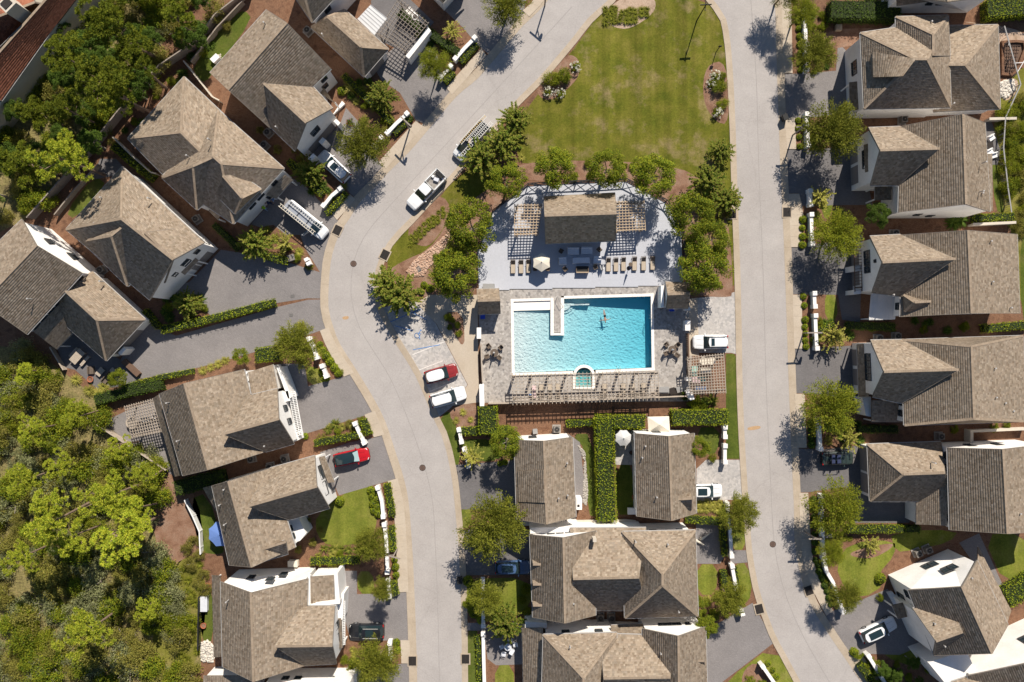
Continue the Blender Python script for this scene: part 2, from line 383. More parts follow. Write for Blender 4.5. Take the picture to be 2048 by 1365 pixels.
# base ground with an opening where the pool and spa are dug
g = MB(); a, b = W(1012, 584), W(1316, 784); B = 320
for x0, x1, y0, y1 in ((-B, a.x, -B, B), (b.x, B, -B, B), (a.x, b.x, a.y, B), (a.x, b.x, -B, b.y)):
    g.poly([(x0, y0, 0), (x1, y0, 0), (x1, y1, 0), (x0, y1, 0)])
tag(g.build('ground', MATS['straw']), 'reddish brown pine straw ground between the houses', 'ground', kind='structure')
wd = MATS['woodland']
sheet('woodland_ground', [(-260, 690), (60, 690), (120, 740), (200, 800), (240, 870), (330, 905), (345, 980), (320, 1050), (345, 1130), (395, 1160), (405, 1400), (-260, 1700)], 1, wd, 'dark littered woodland soil along the west edge', 'ground', 1)
sheet('woodland_ground', [(-260, -200), (440, -200), (380, 20), (290, 130), (215, 210), (180, 290), (110, 380), (30, 460), (-260, 560)], 1, wd, 'dark littered soil under the pines in the north west corner', 'ground', 1)
sheet('woodland_ground', [(1990, 190), (2060, 120), (2300, 120), (2300, 640), (2036, 640), (2030, 470), (1996, 430), (1988, 300)], 1, MATS['wild_grass'], 'rough grassy ground behind the houses on the east edge', 'ground', 1)
sheet('sand_path', [(330, 870), (352, 960), (395, 990), (412, 1110), (375, 1110), (345, 1140), (320, 1120), (300, 1020), (310, 930)], 2, MATS['mulch'], 'bare brown sandy strip between the woods and the gardens', 'path', 1)
sheet('wild_grass', [(345, 1130), (395, 1105), (415, 1180), (405, 1290), (370, 1365), (300, 1340), (310, 1240)], 2, MATS['wild_grass'], 'strip of tall wild grass beside the wood', 'grass', 1, kind='stuff')

# ------------------------------------------------------------------ the two streets
WL = [(1145, -60), (1080, 20), (1047, 51), (1000, 106), (955, 158), (913.6, 193), (860, 256), (817, 306), (777, 345), (751, 374), (720, 405), (699, 438), (679, 468), (665, 508), (659, 549), (657, 614), (667, 655), (681, 690), (716, 745), (749, 800), (771, 844), (792, 907), (808, 958), (817, 1002), (822, 1060), (826, 1120), (829, 1187), (832, 1267), (834.5, 1365), (836, 1480)]
WR = [(1260, -60), (1219, -2), (1207, 9), (1175, 38), (1146, 75), (1116, 111), (1078, 155), (1028, 205), (987, 252), (940, 305), (897, 355), (850, 404), (816, 441), (794, 463), (775, 486), (760, 514), (751, 541), (748, 580), (753, 618), (767, 645), (791, 687), (829, 749), (855, 808), (869, 842), (882, 868), (892, 900), (904, 960), (911, 1027), (917, 1095), (921, 1170), (923, 1267), (924, 1365), (925, 1480)]
EL = [(1395, -60), (1418, -10), (1436, 12), (1452, 38), (1461, 88), (1466, 150), (1469, 205), (1472, 280), (1474, 352), (1477, 440), (1480, 523), (1483, 640), (1485, 760), (1489, 870), (1496, 989), (1500, 1050), (1505, 1107), (1513, 1154), (1523, 1195), (1549, 1266), (1570, 1306), (1604, 1370), (1660, 1480)]
ER = [(1548, -60), (1550, 0), (1554, 146), (1560, 322), (1564, 410), (1568, 496), (1575, 696), (1577, 758), (1584, 934), (1588, 1022), (1589, 1080), (1600, 1147), (1621, 1209), (1656, 1267), (1696, 1326), (1723, 1367), (1800, 1480)]
wl, wr, el, er = (smooth_line(q) for q in (WL, WR, EL, ER))
asp = MATS['asphalt']
world_poly('road', wl + wr[::-1], .016, asp, 'pale grey asphalt street curving down the west side of the pool', 'road')
world_poly('road', el + er[::-1], .016, asp, 'pale grey asphalt street running straight past the east side of the pool', 'road')
world_poly('road', [W(1130, -60), W(1145, -160), W(1600, -160), W(1548, -58), W(1395, -58), W(1260, -58)], .012, asp, 'asphalt junction where both streets meet north of the lawn', 'road')

def seam(pts, name):
    c = smooth_line(pts); world_poly('road_seam', offset_line(c, .05) + offset_line(c, -.05)[::-1], .022, MATS['asphalt_seam'], name, 'seam')
seam([((a.x * S + 1024 + b.x * S + 1024) / 2, (682.5 - a.y * S + 682.5 - b.y * S) / 2) for a, b in ((W(p), W(q)) for p, q in zip([(1080, 20), (1000, 106), (860, 256), (751, 374), (679, 468), (657, 560), (667, 655), (749, 800), (808, 958), (826, 1120), (835, 1400)], [(1207, 9), (1116, 111), (940, 305), (850, 404), (775, 486), (748, 560), (767, 645), (829, 749), (904, 960), (917, 1095), (925, 1400)]))], 'faint paving seam along the middle of the curving street')
seam([(1500, -20), (1512, 150), (1518, 350), (1526, 540), (1532, 760), (1541, 960), (1549, 1090), (1568, 1180), (1605, 1270), (1662, 1370)], 'faint paving seam along the middle of the straight street')
def kerb(line, side, wd, label, mat='kerb_concrete', seg=3.0):
    """Mountable concrete kerb: a row of separate cast lengths, each sloping up away from the road."""
    root = thing('kerb', label, 'kerb', line[0]); root['kind'] = 'structure'
    off = offset_line(line, side * wd); L = 0; i0 = 0; n = 0
    for i in range(1, len(line)):
        L += (line[i] - line[i - 1]).length
        if L >= seg or i == len(line) - 1:
            mb = MB(); k = i - i0; A = [line[j].copy() for j in range(i0, i + 1)]; Bq = [off[j].copy() for j in range(i0, i + 1)]
            gap = .012
            A[-1] = A[-1].lerp(A[-2], gap / max(.05, (A[-1] - A[-2]).length)); Bq[-1] = Bq[-1].lerp(Bq[-2], gap / max(.05, (Bq[-1] - Bq[-2]).length))
            for j in range(k):
                q = [A[j], A[j + 1], Bq[j + 1], Bq[j]]; t = [Vector((v.x, v.y, z)) for v, z in zip(q, (.03, .03, .085, .085))]
                m1 = [v.lerp(u, .35) for v, u in ((A[j], Bq[j]), (A[j + 1], Bq[j + 1]))]
                if side < 0: q = q[::-1]; t = t[::-1]
                mb.hexa([Vector((v.x, v.y, -.02)) for v in q], t)
            mb.build('kerb_stone', MATS[mat], root); n += 1; L = 0; i0 = i
    return root
kerb(wl, -1, 1.1, 'tan concrete kerb on the west side of the curving street')
kerb(wr, 1, .85, 'tan concrete kerb on the pool side of the curving street')
kerb(el, -1, .85, 'tan concrete kerb on the pool side of the straight street')
kerb(er, 1, 1.0, 'tan concrete kerb on the house side of the straight street')

# ------------------------------------------------------------------ sidewalks, slab by slab
conc = MATS['concrete']
def sidewalk(label, lp, rp, step=1.6):
    Lw = smooth_line(lp, .4) if len(lp) > 2 else [W(lp[0]).lerp(W(lp[1]), t / 40) for t in range(41)]
    Rw = smooth_line(rp, .4) if len(rp) > 2 else [W(rp[0]).lerp(W(rp[1]), t / 40) for t in range(41)]
    def at(P, t):
        d = [0]
        for i in range(1, len(P)): d.append(d[-1] + (P[i] - P[i - 1]).length)
        s = t * d[-1]
        for i in range(1, len(P)):
            if s <= d[i] + 1e-9: return P[i - 1].lerp(P[i], (s - d[i - 1]) / max(1e-6, d[i] - d[i - 1]))
        return P[-1]
    tot = sum((Lw[i] - Lw[i - 1]).length for i in range(1, len(Lw))); n = max(2, round(tot / step))
    root = thing('sidewalk', label, 'sidewalk', Lw[0]); root['kind'] = 'structure'
    for i in range(n):
        t0 = i / n; t1 = (i + 1) / n - .014 / tot * 1.0
        q = [at(Lw, t0), at(Lw, t1), at(Rw, t1), at(Rw, t0)]
        if (q[1] - q[0]).cross(q[2] - q[0]).z < 0: q = q[::-1]
        mb = MB(); mb.prism(q, -.02, .09 + rnd.uniform(-.006, .006)); mb.build('slab', conc, root)
sidewalk('sidewalk slabs at the top beside the hanging lamp', [(1085, -30), (1062, 8), (1045, 22)], [(1112, -30), (1080, 12), (1058, 34)])
sidewalk('sidewalk slabs in the tree shadow north of the ladder van', [(963, 97), (892, 176)], [(973, 112), (904, 190)])
sidewalk('sidewalk slabs by the lamp north of the white pickup', [(832, 242), (757, 325)], [(846, 254), (772, 338)])
sidewalk('short sidewalk piece above the kerb drain west of the pickup', [(700, 389), (664, 428)], [(711, 399), (674, 441)])
sidewalk('sidewalk slabs outside the broken white wall on the curve', [(640, 662), (656, 700), (688, 754)], [(657, 655), (676, 697), (708, 746)])
sidewalk('short sidewalk piece above the red car driveway', [(729, 830), (748, 875)], [(750, 822), (769, 870)])
sidewalk('long sidewalk south of the red car driveway', [(775, 963), (786, 1000), (791, 1070), (797, 1185)], [(795, 957), (806, 1000), (812, 1060), (817, 1184)])
sidewalk('sidewalk slabs beside the south west drain', [(801, 1281), (803, 1327)], [(819, 1281), (821, 1327)])
sidewalk('sidewalk slabs at the top of the straight street', [(1562, -10), (1567, 147)], [(1582, -10), (1585, 147)])
sidewalk('sidewalk slabs beside the black bin', [(1570, 236), (1573, 299)], [(1590, 236), (1592, 299)])
sidewalk('sidewalk slabs beside the east street drain', [(1577, 388), (1581, 495)], [(1598, 388), (1606, 430), (1601, 495)])
sidewalk('sidewalk slabs between the third and fourth east driveways', [(1585, 590), (1588, 698)], [(1603, 590), (1605, 698)])
sidewalk('sidewalk slabs outside the wall above the dark jeep', [(1589, 788), (1594, 896)], [(1609, 788), (1613, 896)])
sidewalk('long curving sidewalk in the south east', [(1598, 986), (1600, 1060), (1604, 1110), (1622, 1172), (1652, 1232)], [(1616, 986), (1620, 1060), (1624, 1110), (1640, 1165), (1666, 1222)])
sidewalk('sidewalk slabs in the south east corner', [(1702, 1315), (1752, 1385)], [(1722, 1308), (1778, 1385)])

# ------------------------------------------------------------------ driveways and patios
P = MATS['paver']; PD = MATS['paver_shaded']
def drive(pts, label, mat=None, lv=3, cat='driveway', name='driveway'): return sheet(name, pts, lv, mat or P, label, cat)
drive([(741, 20), (777, 105), (830, 60), (862, 66), (893, 177), (907, 192), (853, 248), (832, 242), (800, 186), (762, 160), (735, 112)], 'grey paver driveway with the pergola shadow')
drive([(742, 2), (790, -30), (868, 45), (815, 108), (748, 76)], 'shaded paved terrace under the rooftop style pergola', PD, 4, 'patio', 'patio')  # darker pavers stand in for the shade on this floor
drive([(888, 20), (930, -40), (1060, -40), (1048, 22), (1058, 34), (983, 113), (963, 97), (948, 82), (925, 55)], 'grey paver driveway under the big tree shadow at the top')
drive([(612, 310), (680, 249), (692, 216), (718, 245), (758, 325), (774, 340), (716, 401), (702, 389), (670, 352)], 'grey paver driveway under the white SUV with the sunroof')
drive([(480, 440), (501, 449), (585, 357), (610, 372), (664, 428), (677, 442), (664, 505), (656, 552), (640, 545), (612, 500), (600, 470), (572, 470), (547, 450), (520, 455)], 'grey paver driveway under the silver ladder van')
drive([(334, 573), (378, 565), (442, 500), (520, 512), (585, 528), (640, 545), (657, 551), (655, 598), (615, 597), (557, 606), (430, 640), (400, 612), (345, 606)], 'broad grey paver forecourt fanning out to the curve')
drive([(285, 640), (330, 662), (352, 672), (430, 650), (557, 614), (616, 600), (655, 599), (658, 640), (661, 655), (637, 663), (560, 690), (470, 716), (400, 735), (284, 758), (240, 722)], 'long tapering grey paver drive below the clipped hedge')
drive([(112, 690), (150, 660), (240, 720), (282, 758), (260, 770), (196, 780), (150, 740), (128, 735)], 'dark shaded patio with outdoor tables on the west side', PD, cat='patio', name='patio')
drive([(556, 728), (609, 728), (616, 773), (710, 747), (748, 826), (608, 869), (585, 860)], 'grey driveway north of the red car')
drive([(640, 905), (700, 885), (748, 876), (770, 870), (796, 956), (775, 963), (678, 991)], 'grey driveway under the red car')
drive([(672, 1142), (714, 1142), (714, 1189), (797, 1186), (820, 1184), (821, 1281), (701, 1282), (690, 1240)], 'grey driveway under the black SUV')
drive([(695, 1333), (735, 1345), (802, 1328), (821, 1327), (823, 1400), (695, 1400)], 'grey driveway at the bottom beside the drain')
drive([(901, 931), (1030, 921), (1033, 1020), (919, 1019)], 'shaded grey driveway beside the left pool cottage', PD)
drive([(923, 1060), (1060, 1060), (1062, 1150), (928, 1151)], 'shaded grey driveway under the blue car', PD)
drive([(966, 1250), (1044, 1246), (1046, 1329), (992, 1331), (975, 1318)], 'grey patio with shadowed garden chairs', cat='patio', name='patio')
drive([(930, 1246), (966, 1246), (966, 1262), (930, 1261)], 'short grey path through the garden wall', lv=5, cat='path', name='path')
drive([(1393, 938), (1412, 920), (1484, 920), (1495, 1000), (1455, 1000), (1393, 1003)], 'pale stone driveway under the white car', MATS['park_stone'])
drive([(1392, 1046), (1440, 1046), (1452, 1108), (1440, 1128), (1392, 1128)], 'grey patio with a pale folded umbrella', cat='patio', name='patio')
drive([(1455, 1101), (1494, 1101), (1496, 1125), (1462, 1128)], 'short grey path from the patio to the street', lv=5, cat='path', name='path')
drive([(1412, 1262), (1475, 1224), (1505, 1206), (1549, 1285), (1440, 1368), (1412, 1380)], 'grey driveway at the bottom between the two streets')
drive([(1567, 148), (1600, 148), (1672, 142), (1676, 85), (1700, 110), (1705, 228), (1615, 236), (1569, 236)], 'grey driveway of the house with the pool under construction')
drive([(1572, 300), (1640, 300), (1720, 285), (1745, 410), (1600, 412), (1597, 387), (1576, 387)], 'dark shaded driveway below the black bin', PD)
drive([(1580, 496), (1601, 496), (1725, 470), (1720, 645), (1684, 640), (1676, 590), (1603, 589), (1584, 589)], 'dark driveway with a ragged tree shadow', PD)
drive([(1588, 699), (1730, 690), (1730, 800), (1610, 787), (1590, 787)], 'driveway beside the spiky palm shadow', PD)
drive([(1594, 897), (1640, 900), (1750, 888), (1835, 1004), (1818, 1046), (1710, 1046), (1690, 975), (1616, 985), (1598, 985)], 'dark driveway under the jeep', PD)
drive([(1652, 1233), (1666, 1222), (1723, 1200), (1775, 1178), (1845, 1290), (1800, 1310), (1722, 1308), (1702, 1315)], 'grey driveway under the white SUV in the south east')
drive([(1918, 1086), (1958, 1067), (2008, 1176), (1990, 1186)], 'grey garden path behind the south east house', lv=5, cat='path', name='path')
drive([(1984, 246), (2000, 300), (1996, 330), (1970, 330), (1970, 240)], 'dark patio behind the second east house', PD, cat='patio', name='patio')
drive([(205, 845), (310, 795), (350, 955), (250, 880)], 'grey patio under the west pergola', cat='patio', name='patio')
drive([(1136, 868), (1160, 885), (1172, 1000), (1150, 1020), (1140, 900)], 'narrow grey path beside the left cottage', lv=5, cat='path', name='path')
drive([(1228, 862), (1270, 862), (1272, 930), (1230, 930)], 'small stone patio under the round parasol', MATS['park_stone'], cat='patio', name='patio')
drive([(200, 318), (232, 318), (252, 340), (240, 350), (185, 360)], 'shaded patio behind a gabled house', PD, cat='patio', name='patio')

# ------------------------------------------------------------------ lawns and beds
def lawn(pts, label, mat='yard_grass', soft=1, lv=2, kind='stuff'): return sheet('lawn', pts, lv, MATS[mat], label, 'lawn', soft, kind=kind)
lawn([(1205, 18), (1260, -5), (1330, -15), (1412, 4), (1440, 22), (1456, 70), (1464, 150), (1468, 300), (1474, 500), (1470, 590), (1400, 560), (1385, 440), (1345, 345), (1300, 330), (1050, 335), (1030, 300), (1030, 250), (1075, 190), (1150, 95)], 'large mown green between the streets with worn dry patches', 'park_grass')
lawn([(862, 420), (905, 362), (960, 325), (1010, 370), (960, 430), (905, 440), (880, 500), (850, 520), (800, 540), (775, 540), (775, 510), (800, 470)], 'rough grass verge with dry edges by the pickup', 'park_grass')
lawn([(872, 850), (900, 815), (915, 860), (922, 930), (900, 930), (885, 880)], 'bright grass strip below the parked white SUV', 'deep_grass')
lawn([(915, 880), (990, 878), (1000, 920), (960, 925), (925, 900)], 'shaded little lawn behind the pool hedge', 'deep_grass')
lawn([(1452, 708), (1468, 708), (1476, 722), (1480, 918), (1452, 918)], 'mown grass strip beside the straight street', 'deep_grass', 0)
lawn([(1390, 855), (1440, 855), (1436, 905), (1412, 912)], 'small lawn behind the right cottage hedge', 'deep_grass')
lawn([(1393, 1129), (1436, 1129), (1432, 1190), (1395, 1190)], 'small square lawn east of the long house')
lawn([(1465, 1040), (1490, 1040), (1492, 1100), (1462, 1100)], 'narrow verge under the leaning street tree')
lawn([(1468, 1128), (1495, 1126), (1506, 1190), (1480, 1218), (1470, 1180)], 'narrow verge south of the garden path')
lawn([(1451, 1362), (1550, 1288), (1600, 1385), (1540, 1400), (1520, 1350), (1470, 1372)], 'triangular grass corner at the bottom street')
lawn([(632, 1030), (690, 985), (738, 965), (755, 1010), (752, 1060), (735, 1085), (660, 1095), (632, 1070)], 'striped bright lawn south of the red car')
lawn([(610, 730), (640, 738), (660, 765), (617, 773)], 'small lawn patch beside the broken white wall')
lawn([(714, 1143), (745, 1143), (750, 1188), (716, 1188)], 'small lawn patch beside the black SUV driveway')
lawn([(925, 1158), (1062, 1155), (1062, 1215), (1020, 1240), (930, 1240)], 'patchy lawn below the blue car')
lawn([(930, 1262), (962, 1262), (966, 1400), (930, 1400)], 'green strip outside the long garden wall', 'deep_grass')
lawn([(990, 1331), (1027, 1330), (1030, 1400), (990, 1400)], 'lawn patch at the bottom below the patio')
lawn([(918, 1018), (945, 1018), (940, 1056), (922, 1056)], 'narrow grass patch beside the big oak')
lawn([(1700, 1085), (1790, 1080), (1790, 1110), (1755, 1150), (1770, 1170), (1725, 1198), (1690, 1180), (1670, 1130)], 'curving sunny lawn with a palm shadow')
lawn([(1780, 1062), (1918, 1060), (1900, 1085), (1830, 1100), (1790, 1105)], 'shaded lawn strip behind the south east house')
lawn([(1965, 1070), (2045, 1065), (2080, 1140), (2010, 1172)], 'bright lawn corner at the east edge')
lawn([(1740, 1290), (1800, 1270), (1855, 1330), (1800, 1330)], 'shaded lawn below the white SUV')
lawn([(1650, 585), (1672, 585), (1676, 640), (1650, 640)], 'small lawn beside the third east driveway')
lawn([(1640, 380), (1672, 376), (1660, 440), (1645, 435)], 'small lawn behind the east street tree')
lawn([(1982, 310), (1990, 420), (2010, 430), (1998, 330)], 'thin lawn strip behind the second east house', 'deep_grass')
lawn([(2040, 470), (2060, 470), (2065, 640), (2042, 640)], 'thin lawn strip behind the third east house', 'deep_grass')
lawn([(385, 130), (470, 30), (490, 20), (505, 40), (430, 140), (412, 165), (395, 160)], 'shaded back lawn behind the fence', 'deep_grass')  # darker grass colour stands in for the shade of the pines
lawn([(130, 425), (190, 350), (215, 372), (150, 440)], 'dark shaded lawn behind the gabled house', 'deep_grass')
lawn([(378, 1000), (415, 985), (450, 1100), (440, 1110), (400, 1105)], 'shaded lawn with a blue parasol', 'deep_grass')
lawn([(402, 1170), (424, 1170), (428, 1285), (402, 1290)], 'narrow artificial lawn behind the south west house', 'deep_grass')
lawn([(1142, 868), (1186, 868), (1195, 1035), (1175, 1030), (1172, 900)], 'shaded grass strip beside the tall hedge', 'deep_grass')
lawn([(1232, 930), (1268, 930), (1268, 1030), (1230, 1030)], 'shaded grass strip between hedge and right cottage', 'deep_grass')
def bed(pts, label, mat='mulch', lv=4, soft=2): return sheet('planting_bed', pts, lv, MATS[mat], label, 'bed', soft)
bed([(1203, 35), (1225, 8), (1260, -10), (1310, -8), (1312, 25), (1260, 60), (1225, 55)], 'mulch bed of spiky plants at the top of the green', 'sandy')
bed([(1078, 160), (1130, 108), (1158, 115), (1160, 150), (1140, 175), (1100, 205), (1072, 190)], 'mulch bed with white flowers on the west side of the green')
bed([(1410, 130), (1455, 120), (1460, 250), (1430, 245), (1404, 200)], 'mulch bed with white flowers on the east side of the green')
bed([(1100, 318), (1380, 330), (1420, 395), (1340, 440), (1300, 360), (1040, 365), (1000, 340)], 'brown mulch band along the pool fence')
bed([(806, 470), (850, 400), (885, 390), (905, 420), (880, 470), (850, 500)], 'mulch bed beside the pickup')
bed([(770, 545), (810, 520), (860, 500), (905, 430), (1000, 360), (1010, 400), (960, 500), (955, 600), (870, 595), (815, 590)], 'mulch bed under the pool trees')
bed([(1360, 430), (1450, 380), (1470, 590), (1450, 596), (1375, 590)], 'mulch bed under the trees east of the deck')
bed([(890, 820), (960, 800), (962, 870), (920, 860)], 'mulch bed with grass clumps by the pool wall')
bed([(1730, 1095), (1790, 1085), (1780, 1100), (1740, 1120), (1690, 1110)], 'mulch edge of the sunny south east lawn')
bed([(1480, 1345), (1520, 1318), (1560, 1400), (1490, 1400)], 'mulch bed inside the corner wall')
bed([(1640, 60), (1780, 55), (1790, 75), (1720, 90), (1650, 100)], 'bare mulch beside the thick hedge')
bed([(1900, 40), (2060, 60), (2060, 110), (1996, 100), (1996, 55)], 'bare sandy strip behind the north east house', 'sandy')
bed([(1996, 160), (2040, 155), (2030, 195), (2002, 205)], 'pale sand heap beside the unfinished pool', 'sandy')
# oil and rust marks that belong to the street surface
sheet('rust_mark', [(1494, 855), (1520, 851), (1522, 858), (1496, 862)], 6, MATS['rust_stain'], 'faint rusty stain on the straight street', 'stain', 2)
sheet('rust_mark', [(684, 634), (698, 632), (697, 639), (686, 640)], 6, MATS['rust_stain'], 'faint rusty stain on the curving street', 'stain', 2)

# ------------------------------------------------------------------ pool surround
ps = MATS['pool_stone']
POOL = [(1027, 604), (1101, 602), (1101, 671), (1128, 671), (1128, 598), (1301, 593), (1303.5, 736), (1031, 746)]
def ring(pts, d):
    """Outline grown by d pixels."""
    n = len(pts); out = []
    ar = sum(pts[i][0] * pts[(i + 1) % n][1] - pts[(i + 1) % n][0] * pts[i][1] for i in range(n)); sg = 1 if ar > 0 else -1
    for i in range(n):
        p0 = Vector(pts[i - 1]); p1 = Vector(pts[i]); p2 = Vector(pts[(i + 1) % n])
        e1 = (p1 - p0).normalized(); e2 = (p2 - p1).normalized()
        n1 = Vector((e1.y, -e1.x)) * sg; n2 = Vector((e2.y, -e2.x)) * sg
        m = (n1 + n2); m = m / max(.3, m.dot(n1)); out.append(tuple(p1 + m * d))
    return out
spa_c, spa_r = (1168, 752), 16.5
def arch(r, bottom): return [(spa_c[0] - r, bottom)] + [(spa_c[0] - r * math.cos(math.pi * i / 14), spa_c[1] - r * math.sin(math.pi * i / 14)) for i in range(15)] + [(spa_c[0] + r, bottom)]
SPA = arch(spa_r, 774); SPA_OUT = arch(spa_r + 5.5, 779)
# one outline round pool coping and spa coping
CO = ring(POOL, 5.5)
hole = [CO[0], CO[1], CO[2], CO[3], CO[4], CO[5], CO[6]] + [(SPA_OUT[-1][0], 745.5), SPA_OUT[-1], SPA_OUT[0], (SPA_OUT[0][0], 747)] + [CO[7]]
sheet('pool_terrace', [(955, 581), (1376, 571), (1384, 700), (1380, 803), (966, 806)], 3, ps, 'irregular grey stone terrace around the swimming pool', 'terrace', 0, [hole])
sheet('parking_bay', [(757, 618), (780, 612), (830, 600), (872, 648), (935, 770), (903, 815), (868, 842), (829, 750), (791, 688)], 3, MATS['park_stone'], 'pale cobbled parking bays west of the pool', 'parking')
sheet('walkway', [(832, 606), (860, 590), (955, 590), (958, 805), (905, 812), (936, 770), (873, 648)], 6, conc, 'pale concrete walkway from the parking to the pool gate', 'walkway')
sheet('walkway_bed', [(884, 625), (925, 624), (930, 680), (926, 690), (920, 688)], 7, MATS['mulch'], 'triangular planting bed in the walkway', 'bed', 1)
sheet('parking_bay', [(1378, 598), (1440, 592), (1471, 584), (1483, 600), (1486, 712), (1462, 706), (1395, 706), (1380, 700)], 3, MATS['park_stone'], 'pale cobbled parking bay east of the pool', 'parking')
sheet('walkway', [(1378, 598), (1395, 596), (1398, 712), (1378, 712)], 6, conc, 'narrow concrete walk beside the east pool wall', 'walkway')
def strip(name, a, b, wpx, lv, mat, label, cat='marking'):
    A, Bv = Vector(a), Vector(b); n = (Bv - A).normalized(); n = Vector((-n.y, n.x)) * wpx / 2
    sheet(name, [tuple(A - n), tuple(Bv - n), tuple(Bv + n), tuple(A + n)], lv, MATS[mat], label, cat)
for i, (a, b) in enumerate((((825, 710), (889, 684)), ((834, 742), (886, 722)), ((853, 786), (905, 765)))):
    strip('parking_line', a, b, 2.2, 8, 'white_paint', ['faded bay line under the tree shadow', 'faded bay line above the maroon car', 'faded bay line between the two parked cars'][i])
for i, (a, b) in enumerate((((777, 646), (832, 622)), ((826, 626), (842, 618)), ((790, 652), (826, 662)), ((826, 626), (853, 640)), ((826, 700), (880, 690)))):
    strip('blue_line', a, b, 1.5, 9, 'blue_paint', ['blue line under the myrtle shadow', 'short blue line at the walkway corner', 'blue hatch line between the bays', 'blue line at the head of the hatched bay', 'faded blue line along the accessible bay'][i])
# wheelchair emblem on the accessible bay
c = W(836, 669); mb = MB()
def flat_tube(mb, pts, wd, z):
    for p, q in zip(pts, pts[1:]):
        p = Vector(p); q = Vector(q); d = (q - p).normalized(); n = Vector((-d.y, d.x)) * wd / 2; p = p - d * wd * .3; q = q + d * wd * .3
        v = [p - n, q - n, q + n, p + n]; mb.poly([(c.x + a.x, c.y + a.y, z) for a in v])
rot = R(-35)
def em(x, y): return (x * math.cos(rot) - y * math.sin(rot), x * math.sin(rot) + y * math.cos(rot))
flat_tube(mb, [em(.35 * math.cos(R(a)), .35 * math.sin(R(a)) - .2) for a in range(100, 400, 20)], .09, .042)
flat_tube(mb, [em(0, .5), em(0, 0), em(.32, 0), em(.5, -.4), em(.62, -.36)], .10, .046)
flat_tube(mb, [em(0, .25), em(.3, .25)], .09, .050); flat_tube(mb, [em(-.05, .68), em(.05, .68)], .16, .042)
tag(mb.build('wheelchair_emblem', MATS['blue_paint']), 'faded blue wheelchair emblem painted in the bay', 'marking')
# ------------------------------------------------------------------ house builder
def course_rows(acc, A, D, R1, R2, exp=.27, lift=.055, tab=(.18, .40)):
    """Overlapping shingle tabs over one roof slope (eave A-D, top edge R1-R2)."""
    slope = max((R1 - A).length * .5 + (R2 - D).length * .5, .3); n = max(2, int(round(slope / exp)))
    nn = (D - A).cross((R1 + R2) * .5 - A).normalized()
    if nn.z < 0: nn = -nn
    V, F = acc
    for i in range(n):
        s0 = i / n; s1 = min(1.0, (i + 1.12) / n)
        l0 = A.lerp(R1, s0); r0 = D.lerp(R2, s0); l1 = A.lerp(R1, s1); r1 = D.lerp(R2, s1)
        L = (r0 - l0).length
        if L < .1: continue
        cut = [0.0]; x = rnd.uniform(.1, tab[1])
        while x < L - .15: cut.append(x / L); x += rnd.uniform(*tab)
        cut.append(1.0)
        for a, b in zip(cut, cut[1:]):
            k = len(V); lf = nn * (lift * rnd.uniform(.75, 1.15)); up = nn * .012
            p0 = l0.lerp(r0, a) + lf; p1 = l0.lerp(r0, b) + lf; p2 = l1.lerp(r1, b) + up; p3 = l1.lerp(r1, a) + up
            q0 = p0 - lf; q1 = p1 - lf
            V += [p0, p1, p2, p3, q0, q1]
            if (p1 - p0).cross(p2 - p0).dot(nn) > 0: F += [(k, k + 1, k + 2, k + 3), (k + 4, k + 5, k + 1, k)]
            else: F += [(k + 3, k + 2, k + 1, k), (k, k + 1, k + 5, k + 4)]

def rows_obj(acc, mat, parent, name='shingles'):
    V, F = acc
    if not F: return
    r = parent
    while r.parent: r = r.parent
    o = npmesh(name, [tuple(v) for v in V], F, MATS[mat], parent, tuple(r.location)); o['kind'] = 'stuff'; return o

def caps(mb, p, q, wd=.30, step=.30, h=.07):
    d = (q - p); n = max(1, int(d.length / step))
    for i in range(n):
        a = p.lerp(q, i / n); b = p.lerp(q, min(1, (i + 1.1) / n))
        mb.bar(a + Vector((0, 0, h * .75)), b + Vector((0, 0, h * .55)), wd, .05)

